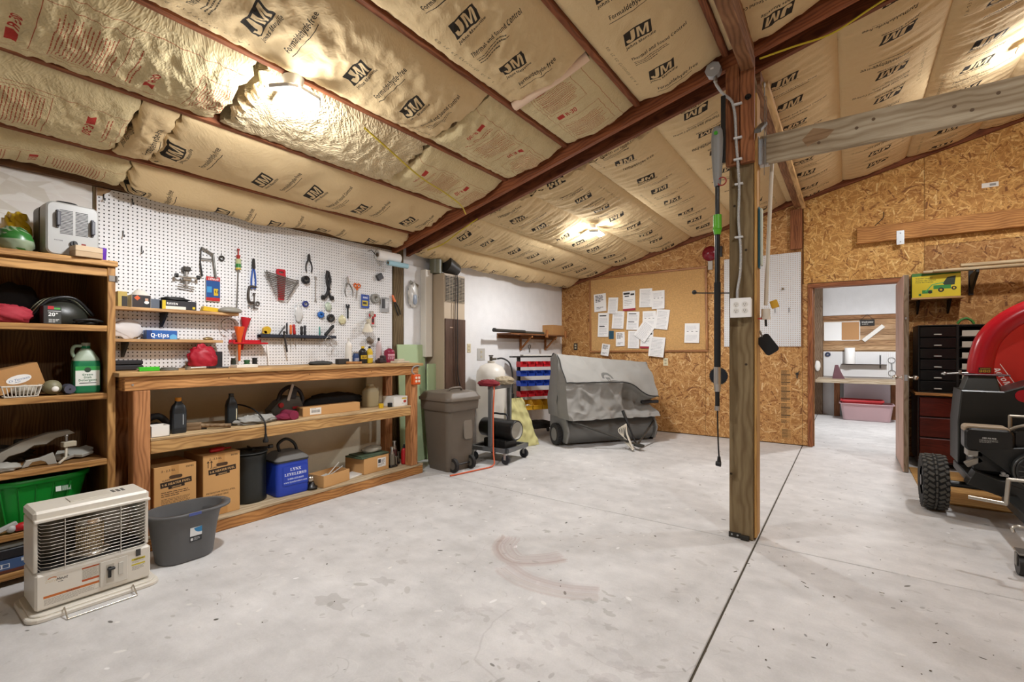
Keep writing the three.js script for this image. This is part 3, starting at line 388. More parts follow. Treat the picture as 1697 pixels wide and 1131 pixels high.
{ const t = thing('utility_heater', 'grey boxy portable electric heater on top of the shelf unit', 'heater', put(6.385, 0.29, 1.781), LQ + 0.06);
  mesh('rear_shell', T(ext(rrect(0.215, 0.285, 0.03), 0.10, 0.006), 0, 0.152, -0.13), mat('#55534e', 0.4), t); mesh('gap_band', T(ext(rrect(0.205, 0.275, 0.03), 0.035, 0), 0, 0.152, -0.03), mat('#26262a', 0.5), t);
  mesh('front_shell', T(ext(rrect(0.215, 0.285, 0.028), 0.10, 0.008), 0, 0.152, 0.004), mat('#a9a9a6', 0.35), t);
  for (const x of [-0.03, 0.037]) for (let i = 0; i < 17; i++) mesh('vent_slot', B(x - 0.028, x + 0.028, 0.125 + i * 0.0082, 0.1292 + i * 0.0082, 0.1105, 0.1125, 0), mat('#1b1b1c', 0.6), t);
  for (const [x, y] of [[-0.068, 0.205], [0.083, 0.18]]) mesh('side_handle', [B(x - 0.009, x + 0.009, y - 0.04, y + 0.04, 0.122, 0.138, 0.004), B(x - 0.006, x + 0.006, y - 0.05, y + 0.05, 0.112, 0.1225, 0.002)], mat('#4a4b52', 0.4), t);
  mesh('carry_handle', tube([[-0.05, 0.297, -0.01], [-0.045, 0.325, -0.01], [0.0, 0.332, -0.005], [0.045, 0.325, 0.0], [0.06, 0.298, 0.0]], 0.005, 24), BLACK, t);
  mesh('dial', [cyl(0.016, 0.016, 0.014, 0.0, 0.075, 0.118, 'z', 20), B(-0.003, 0.003, 0.062, 0.09, 0.122, 0.13, 0.001)], BLACK, t); mesh('power_light', B(0.035, 0.055, 0.068, 0.082, 0.111, 0.1135, 0.001), mat('#7c1a12', 0.3), t);
  mesh('brand_print', label(0.05, 0.012, -0.06, 0.085, 0.1128), print(128, 32, (x) => { x.fillStyle = '#a9a9a6'; x.fillRect(0, 0, 128, 32); word(x, 'PATTON', 6, 17, 24, '#3c3c3c'); }, 0.4), t); }
const bagMat = (f) => print(256, 256, f, 0.35);
one('yellow_bag', 'crumpled yellow plastic bag behind the green bag on the shelf top', 'bag', T(lump(0.13, 0.25, 0.2, 0.3, 2.2, 0.15, 22, 3), 0, 0, 0), bagMat((x) => { x.fillStyle = '#c2a01a'; x.fillRect(0, 0, 256, 256); x.fillStyle = '#8a7012'; x.fillRect(0, 190, 256, 16); word(x, 'MENT', 90, 110, 48, '#2d2410', 'bold italic'); }), put(6.575, 0.15, 1.778), LQ);
one('green_bag', 'green printed soil bag standing on the shelf top', 'bag', T(lump(0.15, 0.135, 0.17, 0.22, 2, 0.3, 22, 8), 0, 0, 0), bagMat((x) => { x.fillStyle = '#2f6b2d'; x.fillRect(0, 0, 256, 256); x.fillStyle = '#8b9a80'; x.fillRect(0, 0, 256, 40); x.strokeStyle = '#dfe6dc'; x.lineWidth = 6; x.beginPath(); x.arc(140, 150, 30, 0, 7); x.stroke(); x.fillStyle = '#b6c71e'; x.fillRect(225, 0, 31, 256); }), put(6.605, 0.35, 1.778), LQ);
{ const f = (lab, y, m) => one('small_box', lab, 'box', B(-0.062, 0.062, 0, 0.031, -0.045, 0.045, 0.002), m, put(6.33, 0.435, y), LQ + 0.1);
  f('lower of two flat tan boxes beside the grey heater', 1.778, mat('#b59a78', 0.7)); f('upper flat tan box with red stripe beside the grey heater', 1.8095, mat('#c2ab8c', 0.7)); }
one('purple_cup', 'small purple plastic cup at the shelf unit corner', 'cup', lathe([[0, 0], [0.017, 0], [0.02, 0.075], [0.018, 0.075], [0.016, 0.004], [0, 0.004]], 0, 0, 0, 18), mat('#5b2a9c', 0.4), put(6.25, 0.405, 1.778));
// upper shelf
{ const t = thing('bicycle_helmet', 'dark bicycle helmet lying on the upper shelf', 'helmet', put(6.415, 0.285, 1.391), LQ + 0.1);
  const ribs = []; mesh('shell', T(lump(0.26, 0.15, 0.19, 0.05, 2, 0.55, 22, 1), 0, 0, 0), mat('#2a2b24', 0.4), t);
  for (let i = -2; i <= 2; i++) mesh('vent_rib', tube([[-0.13, 0.05, i * 0.032], [-0.06, 0.14, i * 0.036], [0.04, 0.155, i * 0.036], [0.135, 0.06, i * 0.03]], 0.009, 20), i % 2 ? mat('#8f907a', 0.4) : mat('#17181a', 0.35), t); }
one('dark_bag', 'black nylon bag slumped at the back of the upper shelf', 'bag', lump(0.24, 0.24, 0.13, 0.2, 2.4, 0.3, 22, 12), mat('#1d1c1e', 0.75), put(6.58, 0.10, 1.391), LQ);
one('red_bag', 'crumpled dusty red cloth bag on the upper shelf', 'bag', lump(0.2, 0.10, 0.12, 0.3, 3, 0.3, 24, 5), mat('#a52a38', 0.75), put(6.635, 0.36, 1.391), LQ);
{ const t = thing('tube_box', 'black box marked 20 inch on the upper shelf', 'box', put(6.475, 0.405, 1.391), LQ + 0.1); mesh('carton', BC(0.075, 0.1, 0.06, 0, 0, 0, 0.002), mat('#2a2422', 0.6), t);
  mesh('printed_face', label(0.056, 0.096, 0.008, 0.05, 0.0308), print(128, 220, (x) => { x.fillStyle = '#3a3b38'; x.fillRect(0, 0, 128, 220); x.fillStyle = '#b8292f'; x.fillRect(0, 0, 60, 40); x.fillStyle = '#53a04e'; x.fillRect(60, 18, 60, 22); word(x, '20"', 4, 105, 62, '#f4f4f2'); x.fillStyle = '#eee'; x.fillRect(0, 60, 128, 6); lines(x, 10, 165, 100, 3, 16, 8, '#c9c9c5'); }), t); }
one('cable_coil', 'tangled black cable heap on the upper shelf', 'cable', tube([[0, 0.01, 0], [0.05, 0.012, 0.03], [0.09, 0.015, -0.02], [0.04, 0.02, -0.04], [-0.02, 0.025, 0.02], [0.06, 0.03, 0.04], [0.11, 0.02, 0.0], [0.05, 0.03, -0.03], [-0.01, 0.012, -0.04]], 0.007, 70), BLACK, put(6.36, 0.405, 1.391), LQ);
// middle shelf
{ const t = thing('tilted_carton', 'tan carton with white oval sticker tilted on the shelf', 'box', put(6.58, 0.28, 1.0), LQ + 0.1);
  mesh('carton', T(B(-0.095, 0.095, 0, 0.13, -0.07, 0.07, 0.002), 0, 0.026, 0, 0, 0, 0.28), CARD, t); mesh('oval_sticker', T(label(0.105, 0.05, 0.0, 0.062, 0.0708), 0, 0.026, 0, 0, 0, 0.28), print(256, 128, (x) => { x.fillStyle = '#b98a55'; x.fillRect(0, 0, 256, 128); x.fillStyle = '#f1f1ef'; x.beginPath(); x.ellipse(128, 64, 124, 60, 0, 0, 7); x.fill(); word(x, 'Cs Turman', 128, 66, 40, '#34609b', 'italic', 'serif', 'center'); lines(x, 80, 95, 90, 1, 10, 6, '#34609b'); }), t); }
{ const t = thing('wire_basket', 'small white plastic lattice basket on the shelf', 'basket', put(6.59, 0.375, 0.991), LQ);
  mesh('rim', [B(-0.082, 0.082, 0.056, 0.064, 0.05, 0.058, 0.002), B(-0.082, 0.082, 0.056, 0.064, -0.058, -0.05, 0.002), B(-0.082, -0.074, 0.056, 0.064, -0.058, 0.058, 0.002), B(0.074, 0.082, 0.056, 0.064, -0.058, 0.058, 0.002)], mat('#dcd8cc', 0.5), t);
  mesh('floor_plate', B(-0.066, 0.066, 0.0, 0.006, -0.045, 0.045, 0.002), mat('#d2cec2', 0.5), t);
  for (let i = 0; i <= 9; i++) { const x = -0.062 + i * 0.0138; mesh('slat', bar([x, 0.003, 0.043], [x * 1.2, 0.06, 0.054], 0.0028, 6), mat('#dcd8cc', 0.5), t); }
  for (let i = 0; i < 6; i++) { const z = -0.04 + i * 0.016; mesh('slat', bar([0.063, 0.003, z], [0.078, 0.06, z * 1.2], 0.0028, 6), mat('#dcd8cc', 0.5), t); } }
one('crumpled_wrap', 'clear crumpled plastic wrap lying in the white basket', 'plastic wrap', T(lump(0.1, 0.05, 0.06, 0.35, 4, 0.2, 18, 6), 0, 0.012, 0), mat('#a8a294', 0.3), put(6.57, 0.375, 0.991), LQ);
{ const t = thing('work_bulb', 'round olive bulb-like tool head with white tip', 'tool', put(6.462, 0.37, 0.991), LQ); mesh('body', [sph(0.042, 0, 0.043, 0), cyl(0.03, 0.034, 0.09, 0, 0.043, -0.06, 'z')], mat('#7e7a5e', 0.5), t); mesh('white_tip', T(sph(0.016, 0, 0, 0, [1, 1, 0.5]), 0.006, 0.035, 0.039), WHT, t); }
{ const t = thing('rubber_plug', 'dark blue-grey round plug with center hole', 'plug', put(6.395, 0.38, 0.991), LQ); mesh('body', cyl(0.03, 0.026, 0.07, 0, 0.03, 0, 'z', 9), mat('#4a4c5c', 0.5), t); mesh('hole', cyl(0.005, 0.005, 0.002, 0, 0.03, 0.0355, 'z', 12), BLACK, t); }
{ const t = thing('detergent_jug', 'large jug of green dish detergent with white label', 'jug', put(6.305, 0.31, 0.991), LQ - 0.05);
  const ring = (w, d, r) => rrect(w, d, r, 4); mesh('bottle', loft([[0.0, ring(0.115, 0.095, 0.02)], [0.012, ring(0.125, 0.105, 0.025)], [0.17, ring(0.125, 0.105, 0.025)], [0.2, ring(0.115, 0.095, 0.03)], [0.24, ring(0.075, 0.07, 0.03)], [0.262, ring(0.042, 0.042, 0.02)], [0.28, ring(0.04, 0.04, 0.019)]]), mat('#1c7a50', 0.25), t);
  mesh('upper_wall', loft([[0.19, ring(0.121, 0.101, 0.03)], [0.2, ring(0.118, 0.098, 0.031)], [0.24, ring(0.078, 0.073, 0.031)], [0.262, ring(0.045, 0.045, 0.021)]], false, false), mat('#9fae97', 0.4), t); mesh('cap', cyl(0.021, 0.021, 0.018, 0, 0.288, 0), mat('#8f917f', 0.5), t); mesh('handle', tube([[-0.045, 0.2, 0], [-0.06, 0.24, 0], [-0.05, 0.275, 0], [-0.018, 0.278, 0]], 0.01, 20), mat('#8fa38d', 0.4), t);
  mesh('paper_label', label(0.108, 0.115, 0, 0.1, 0.0532), print(256, 280, (x) => { x.fillStyle = '#e9ede4'; x.fillRect(0, 0, 256, 280); x.fillStyle = '#2f9a4c'; x.fillRect(0, 0, 256, 60); x.fillStyle = '#334a3a'; x.beginPath(); x.arc(128, 52, 36, 0, 7); x.fill(); word(x, 'Green', 128, 120, 40, '#1c5c34', 'bold', 'sans-serif', 'center'); word(x, 'Dish', 128, 160, 40, '#1c5c34', 'bold', 'sans-serif', 'center'); word(x, 'Detergent', 128, 200, 40, '#1c5c34', 'bold', 'sans-serif', 'center'); x.fillStyle = '#2c332c'; x.fillRect(40, 236, 180, 10); }, 0.4), t); }
// third shelf: grey plastic guards and a clamp
const GREYP = mat('#a5a49c', 0.5);
one('curved_guard', 'long curved grey plastic guard arching over the shelf', 'guard', T(ext([[-0.2, 0], [-0.15, 0.06], [-0.05, 0.12], [0.06, 0.155], [0.15, 0.16], [0.17, 0.145], [0.09, 0.13], [0.05, 0.1], [0.0, 0.1], [-0.04, 0.07], [-0.1, 0.055], [-0.14, 0.012], [-0.17, -0.0]], 0.05, 0.004), 0.0, 0.004, -0.03), mat('#9b978b', 0.5), put(6.52, 0.25, 0.601), LQ);
one('scalloped_plate', 'flat grey plastic plate with scalloped corners on the shelf', 'plate', T(ext([[-0.08, -0.02], [-0.05, 0.06], [-0.02, 0.05], [0.0, 0.085], [0.04, 0.07], [0.07, 0.09], [0.09, 0.05], [0.07, 0.03], [0.08, 0.0], [0.03, -0.03], [0.0, -0.01], [-0.04, -0.04]], 0.012, 0.003), 0, 0.018, 0.02, -PI / 2 + 0.25, 0, 0, 1.1), GREYP, put(6.36, 0.28, 0.601), LQ);
one('small_guard', 'small grey plastic bracket with half-round notch', 'bracket', ext([[-0.07, 0], [-0.045, 0.005], [-0.03, 0.025], [0.005, 0.03], [0.025, 0.018], [0.035, 0.0], [0.07, 0.0], [0.055, 0.06], [0.0, 0.04], [-0.05, 0.035]], 0.02, 0.002), GREYP, put(6.515, 0.36, 0.603), LQ);
one('grey_flap', 'folded grey plastic flap at the shelf front left', 'flap', T(lump(0.14, 0.045, 0.1, 0.3, 2.5, 0.4, 18, 4), 0, 0, 0), GREYP, put(6.655, 0.38, 0.601), LQ);
{ const t = thing('bar_clamp', 'small cream metal clamp with angled arm', 'clamp', put(6.40, 0.36, 0.601), LQ + 0.2); mesh('jaw', B(-0.02, 0.04, 0.085, 0.115, -0.02, 0.02, 0.003), mat('#b7b09c', 0.4), t); mesh('arm', [bar([0.0, 0.09, 0], [-0.015, 0.03, 0.03], 0.007), bar([-0.015, 0.03, 0.03], [-0.06, 0.007, 0.06], 0.007)], mat('#bdb6a4', 0.4), t); mesh('screw', [cyl(0.006, 0.006, 0.03, 0.0, 0.13, 0), sph(0.009, 0, 0.148, 0)], STEEL, t); }
one('dark_engine_part', 'dark metal engine part at the back of the shelf', 'machine part', [lump(0.26, 0.1, 0.12, 0.4, 4, 0.2, 22, 9), cyl(0.02, 0.02, 0.05, 0.07, 0.1, 0)], mat('#2c2b26', 0.5), put(6.63, 0.12, 0.601), LQ);
// lower compartments
{ const t = thing('green_tub', 'big bright green plastic tub in the shelf unit', 'tub', put(6.52, 0.24, 0.275), LQ);
  const st = (w, d) => rrect(w, d, Math.min(w, d) * 0.48, 7); mesh('shell', loft([[0.0, st(0.34, 0.22)], [0.02, st(0.36, 0.24)], [0.235, st(0.46, 0.325)], [0.235, st(0.485, 0.35)], [0.262, st(0.49, 0.355)], [0.264, st(0.455, 0.325)], [0.05, st(0.35, 0.23)], [0.03, st(0.1, 0.08)]], true, true), mat('#109a34', 0.4), t);
  for (let i = 0; i < 5; i++) mesh('rib', bar([-0.12 + i * 0.055, 0.02, 0.118], [-0.15 + i * 0.07, 0.225, 0.16], 0.005, 6), mat('#0d8a2d', 0.4), t);
  mesh('barcode_sticker', T(label(0.07, 0.035, 0, 0, 0), 0.1, 0.185, 0.157, -0.17, 0.1, 0), print(128, 64, (x) => { x.fillStyle = '#0c5a24'; x.fillRect(0, 0, 128, 64); x.fillStyle = '#dfe8df'; x.fillRect(4, 6, 44, 50); for (let i = 0; i < 10; i++) x.fillRect(56 + i * 7, 8, 3, 48); }), t); }
{ const t = thing('red_handled_tool', 'red-handled tool with grey jaw on the lower shelf', 'tool', put(6.60, 0.43, 0.276), LQ + 0.1); mesh('grip', T(lathe([[0, -0.04], [0.018, -0.036], [0.023, 0], [0.02, 0.035], [0, 0.04]], 0, 0, 0, 16), 0.02, 0.024, 0, 0, 0, PI / 2), RED, t); mesh('jaw', [T(B(-0.06, 0.06, -0.012, 0.012, -0.01, 0.01, 0.004), -0.065, 0.03, 0, 0, 0, 0.35), sph(0.02, -0.03, 0.024, 0)], mat('#b4b4b0', 0.4), t); }
{ const t = thing('tool_case', 'black plastic tool case with grey lid low on the shelf unit', 'case', put(6.62, 0.30, 0.141), LQ); mesh('case_body', B(-0.12, 0.075, 0, 0.055, -0.13, 0.13, 0.006), BLK2, t); mesh('case_lid', B(-0.12, 0.075, 0.056, 0.085, -0.13, 0.13, 0.008), mat('#83847e', 0.5), t); mesh('latch', B(-0.1, -0.06, 0.03, 0.062, 0.1305, 0.138, 0.003), mat('#c23a26', 0.4), t); }
{ const t = thing('blue_carton', 'blue printed product box on the lowest shelf', 'box', put(6.62, 0.31, 0.071), LQ); mesh('carton', B(-0.12, 0.08, 0, 0.069, -0.12, 0.12, 0.002), mat('#405a86', 0.6), t); mesh('print', label(0.196, 0.066, -0.02, 0.035, 0.1208), print(256, 86, (x) => { x.fillStyle = '#44618f'; x.fillRect(0, 0, 256, 86); x.fillStyle = '#6b3a2a'; x.fillRect(0, 66, 256, 20); x.strokeStyle = '#e8ecef'; x.lineWidth = 4; x.strokeRect(60, 26, 34, 26); x.strokeRect(98, 26, 34, 26); x.fillStyle = '#dfe3e6'; x.fillRect(190, 6, 56, 22); }), t); }

// ---------------------------------------------------------------- kerosene heater
{ const t = thing('kerosene_heater', 'cream kerosene heater with wire guard standing on the floor', 'heater', [0.87, 0, 6.41], LQ);
  const CRM = mat('#dcd7cb', 0.4), CHR = met('#cfc9bd', 0.25);
  mesh('base_tray', [T(ext(rrect(0.50, 0.34, 0.05), 0.012, 0.004), 0, 0.016, 0, PI / 2, 0, 0), T(ext(rrect(0.47, 0.31, 0.045), 0.008, 0.003), 0, 0.026, 0, PI / 2, 0, 0)], CRM, t);
  mesh('lower_cabinet', B(-0.22, 0.22, 0.035, 0.205, -0.125, 0.125, 0.01), CRM, t);
  mesh('back_panel', B(-0.22, 0.22, 0.2055, 0.44, -0.125, -0.11, 0.003), CRM, t);
  for (const s of [-1, 1]) mesh('side_panel', B(s > 0 ? 0.205 : -0.22, s > 0 ? 0.22 : -0.205, 0.2055, 0.44, -0.1095, 0.09, 0.004), CRM, t);
  mesh('top_cap', [B(-0.222, 0.222, 0.441, 0.492, -0.127, 0.10, 0.016), B(-0.222, 0.222, 0.441, 0.455, 0.09, 0.118, 0.006)], CRM, t); mesh('top_recess', B(-0.08, 0.08, 0.4922, 0.496, -0.07, 0.03, 0.003), mat('#d2ccbe', 0.4), t);
  for (let i = 0; i < 9; i++) mesh('vent_hole', BC(0.012, 0.003, 0.008, 0.1 + (i % 3) * 0.02, 0.491, -0.05 + (i / 3 | 0) * 0.02, 0), BLACK, t);
  const refl = sheet((s, k) => { const a = (s - 0.5) * 2.2; return [Math.sin(a) * 0.2, 0.212 + 0.215 * k, -0.02 - Math.cos(a) * 0.085]; }, 24, 2); mesh('reflector', fin(refl), met('#8c867a', 0.35), t, 'curved metal reflector');
  mesh('black_lining', [B(-0.204, 0.204, 0.206, 0.212, -0.105, 0.088, 0)], mat('#1a1a1b', 0.5), t);
  mesh('burner_glass', cyl(0.052, 0.05, 0.13, -0.0, 0.30, 0.0, 'y', 28), met('#8d8577', 0.4), t);
  { const g = []; for (let j = 0; j < 12; j++) for (let i = 0; i < 20; i++) { const a = i / 20 * 2 * PI + (j % 2) * PI / 20; g.push(T(tor(0.0058, 0.0014, 0, 0, 0, 0, 0, 0, 2 * PI, 6, 4), Math.sin(a) * 0.053, 0.243 + j * 0.0102, Math.cos(a) * 0.053, 0, a, 0)); } const k = mesh('burner_mesh', g, met('#d0b98e', 0.35), t); k.userData.kind = 'stuff'; }
  mesh('burner_dish', lathe([[0.02, 0.212], [0.09, 0.214], [0.075, 0.228], [0.055, 0.236], [0.0, 0.236]], 0, 0, 0, 28), CHR, t); mesh('burner_cap', cyl(0.056, 0.05, 0.02, 0, 0.378, 0, 'y', 28), CHR, t); mesh('burner_knob', tor(0.014, 0.003, 0.0, 0.235, 0.075, 0, 0, 0, 2 * PI, 14, 6), STEEL, t);
  const GW = mat('#cfcac0', 0.3, { metalness: 0.5 });
  for (let i = 0; i < 14; i++) { const y = 0.218 + i * 0.0163; mesh('guard_bar', wire([[-0.204, y, 0.06], [-0.2, y, 0.115], [-0.17, y, 0.135], [0.17, y, 0.135], [0.2, y, 0.115], [0.204, y, 0.06]], 0.0013), GW, t); }
  for (const x of [-0.12, 0.09]) mesh('guard_upright', bar([x, 0.207, 0.138], [x, 0.445, 0.138], 0.002, 6), GW, t);
  mesh('front_print', label(0.425, 0.15, 0, 0.12, 0.1262), print(850, 300, (x) => { x.fillStyle = '#dcd7cb'; x.fillRect(0, 0, 850, 300);
    word(x, 'Dura', 50, 60, 34, '#cfc3a6', 'bold italic'); word(x, 'Heat', 125, 60, 36, '#1d1b19', 'bold italic'); x.strokeStyle = '#c8702a'; x.lineWidth = 8; x.beginPath(); x.moveTo(70, 42); x.quadraticCurveTo(100, 20, 130, 40); x.stroke(); lines(x, 140, 84, 60, 1, 8, 6, '#444');
    x.fillStyle = '#b4501e'; x.fillRect(310, 25, 130, 14); x.fillStyle = '#c9c4b6'; x.fillRect(310, 39, 130, 110); lines(x, 316, 50, 116, 9, 10, 4, '#8d877a'); x.fillStyle = '#b4501e'; x.fillRect(310, 140, 130, 20);
    x.fillStyle = '#c26a25'; x.fillRect(40, 190, 400, 22); word(x, '\u25B2 WARNING', 240, 202, 20, '#5a1a10', 'bold', 'sans-serif', 'center'); lines(x, 44, 222, 390, 6, 10, 4, '#8d877a');
    x.fillStyle = '#c9b829'; x.fillRect(700, 80, 115, 22); word(x, '\u25B2CAUTION', 757, 92, 18, '#2a2410', 'bold', 'sans-serif', 'center'); lines(x, 704, 110, 105, 2, 10, 4, '#8d877a'); x.fillStyle = '#c9b829'; x.fillRect(700, 136, 115, 16); lines(x, 704, 160, 105, 5, 9, 4, '#8d877a'); }, 0.4), t);
  mesh('control_panel', B(0.01, 0.12, 0.062, 0.185, 0.1265, 0.131, 0.002), mat('#d3cfc4', 0.4), t); mesh('lever_slot', B(0.035, 0.064, 0.075, 0.165, 0.1312, 0.133, 0.0), mat('#b9b3a6', 0.5), t); mesh('lever', [B(0.04, 0.052, 0.10, 0.155, 0.1332, 0.14, 0.002), B(0.036, 0.066, 0.138, 0.15, 0.1332, 0.15, 0.003)], BLACK, t); mesh('fuel_gauge', B(0.082, 0.102, 0.1, 0.16, 0.1312, 0.134, 0.002), mat('#c7c4ba', 0.2), t); mesh('upper_latch', B(0.155, 0.175, 0.165, 0.2, 0.1265, 0.1315, 0.002), mat('#3a3936', 0.4), t);
  mesh('floor_wire', wire([[-0.13, 0.03, 0.16], [-0.13, 0.04, 0.175], [-0.13, 0.006, 0.235], [0.13, 0.006, 0.235], [0.13, 0.04, 0.175], [0.13, 0.03, 0.16]], 0.0032), CHR, t); }
// grey mop bucket
{ const t = thing('mop_bucket', 'grey oval plastic bucket with blue label beside the heater', 'bucket', [0.78, 0, 5.955], LQ);
  const st = (w, d, dx = 0) => rrect(w, d, d * 0.46, 7).map(([a, b]) => [a + (a > 0 ? dx * a / (w / 2) : 0), b]); const G = mat('#5e5f60', 0.55);
  mesh('shell', loft([[0.0, st(0.27, 0.19)], [0.012, st(0.29, 0.21)], [0.24, st(0.35, 0.255)], [0.275, st(0.355, 0.26, 0.02)], [0.28, st(0.385, 0.29, 0.05)], [0.296, st(0.388, 0.293, 0.05)], [0.297, st(0.352, 0.257, 0.02)], [0.1, st(0.30, 0.22)], [0.02, st(0.1, 0.07)]]), G, t);
  mesh('wear_band', B(-0.03, 0.035, 0.279, 0.296, 0.1445, 0.1475, 0.001), mat('#4b5a9a', 0.5), t, 'blue smear on the rim');
  mesh('label', T(label(0.062, 0.085, 0, 0, 0), 0.015, 0.16, 0.1215, 0.09, 0, 0), print(128, 180, (x) => { x.fillStyle = '#e6eaec'; x.fillRect(0, 0, 128, 180); x.fillStyle = '#2c7fb5'; x.beginPath(); x.moveTo(40, 10); x.lineTo(128, 0); x.lineTo(128, 70); x.quadraticCurveTo(60, 80, 40, 10); x.fill(); x.fillStyle = '#24282b'; x.fillRect(0, 110, 128, 70); x.fillStyle = '#d8dadb'; x.fillRect(8, 132, 26, 34); lines(x, 44, 130, 70, 4, 10, 5, '#b9bcbe'); }, 0.4), t);
  mesh('bail_pin', [cyl(0.012, 0.012, 0.02, 0.215, 0.288, 0, 'y', 10)], STEEL, t); }
// ---------------------------------------------------------------- workbench
const BFIR = W('#d9a062', 'fir', 0.6), BLEG = W('#c98d5a', 'fir', 0.65), BPLY = W('#d8bd92', 'pine', 0.75);
{ const t = thing('workbench', 'long orange timber workbench under the white pegboard', 'workbench', [0.001, 0, 6.2], LQ);
  mesh('bench_top', B(-0.012, 2.415, 1.084, 1.111, 0.03, 0.555, 0.003), W('#d2ab74', 'pine', 0.6), t);
  mesh('front_beam', B(0.02, 2.37, 0.998, 1.0835, 0.492, 0.532, 0.004), BFIR, t); mesh('end_beam', B(0.02, 0.06, 0.998, 1.0835, 0.06, 0.4915, 0.004), BFIR, t); mesh('end_beam', B(2.33, 2.37, 0.998, 1.0835, 0.06, 0.4915, 0.004), BFIR, t); mesh('back_beam', B(0.062, 2.328, 0.998, 1.0835, 0.06, 0.1, 0.004), BFIR, t);
  for (const x of [0.062, 2.272]) for (const z of [0.065, 0.443]) mesh('leg', B(x, x + 0.088, 0.099, 0.9975, z, z + 0.087, 0.004), BLEG, t);
  mesh('middle_beam', B(0.151, 2.2715, 0.60, 0.679, 0.49, 0.53, 0.004), W('#cfa468', 'fir', 0.65), t); mesh('middle_shelf', B(0.151, 2.2715, 0.68, 0.696, 0.06, 0.532, 0.002), BPLY, t); mesh('middle_beam', B(0.151, 2.2715, 0.60, 0.679, 0.065, 0.105, 0.004), BLEG, t);
  mesh('bottom_beam', B(0.03, 2.43, 0, 0.08, 0.49, 0.532, 0.005), W('#c88f50', 'fir', 0.65), t); mesh('bottom_shelf', B(0.03, 2.43, 0.0805, 0.0985, 0.04, 0.534, 0.002), W('#cdbb9c', 'pine', 0.8), t); mesh('bottom_beam', B(0.03, 2.43, 0, 0.08, 0.06, 0.1, 0.005), BLEG, t);
  mesh('bolt', cyl(0.006, 0.006, 0.004, 0.06, 1.035, 0.534, 'z', 10), GALV, t); for (const x of [0.6, 1.2, 1.8, 2.3]) mesh('screw', cyl(0.004, 0.004, 0.002, x, 1.05, 0.533, 'z', 8), mat('#6a4a2a', 0.6), t); }
// pegboards with real holes
function peg(w, h, pitch = 0.0254, r = 0.0047, d = 0.005) {
  const nx = Math.round(w / pitch), ny = Math.round(h / pitch), px = w / nx, py = h / ny, P = [], N = 8, hx = px / 2, hy = py / 2;
  const sq = [[1, 0], [1, 1], [0, 1], [-1, 1], [-1, 0], [-1, -1], [0, -1], [1, -1]];
  for (let j = 0; j < ny; j++) for (let i = 0; i < nx; i++) { const cx = (i + 0.5) * px, cy = (j + 0.5) * py;
    for (let k = 0; k < N; k++) { const a = 2 * PI * k / N, b = 2 * PI * (k + 1) / N, q = sq[k], s = sq[(k + 1) % N];
      const A = [cx + r * Math.cos(a), cy + r * Math.sin(a)], Bq = [cx + r * Math.cos(b), cy + r * Math.sin(b)], C = [cx + q[0] * hx, cy + q[1] * hy], D = [cx + s[0] * hx, cy + s[1] * hy];
      P.push(...A, d, ...C, d, ...D, d, ...A, d, ...D, d, ...Bq, d, ...A, d, ...Bq, d, ...Bq, 0, ...A, d, ...Bq, 0, ...A, 0); } }
  const g = new THREE.BufferGeometry(); g.setAttribute('position', new THREE.Float32BufferAttribute(P, 3)); g.computeVertexNormals(); return fin(g, -1, false);
}
const PEGW = mat('#e4e4e4', 0.5), FURR = mat('#5f523f', 0.9);
{ const t = thing('pegboard', 'large white pegboard covering the wall above the workbench', 'pegboard', [0.022, 1.113, 6.19], LQ);
  mesh('sheet', peg(2.45, 1.2), PEGW, t); mesh('edge', [B(0, 2.45, 0, 0.004, -0.002, 0.0049, 0), B(-0.004, 0.0, 0, 1.2, -0.002, 0.0049, 0)], mat('#7c5c3c', 0.8), t); for (const y of [0.01, 0.58, 1.15]) mesh('furring_strip', B(0.01, 2.44, y, y + 0.04, -0.02, -0.001, 0), FURR, t);
  mesh('backing', B(0.01, 2.44, 0.0, 1.2, -0.0215, -0.0205, 0), mat('#2b2620', 0.95), t); mesh('torn_corner', T(ext([[0, 0], [0.075, 0], [0.06, -0.02], [0.045, -0.03], [0.03, -0.05], [0, -0.055]], 0.0008, 0), 0.002, 1.199, 0.0053), mat('#9a7d5b', 0.85), t, 'bare brown corner'); }
const PG = (z, y, x = 0.029) => [x, y, z];
const pt = (n, l, c, z, y, gr, x, rot = 0) => { const t = thing(n, l, c, PG(z, y, x), LQ, gr); t.rotation.z = 0; return t; };
const CHROME = met('#bdbcb8', 0.28), DKM = met('#4a4a4a', 0.4), ORANGE = mat('#d9661c', 0.45), BLUE = mat('#1d4fa0', 0.45), YEL = mat('#d8b11c', 0.5);
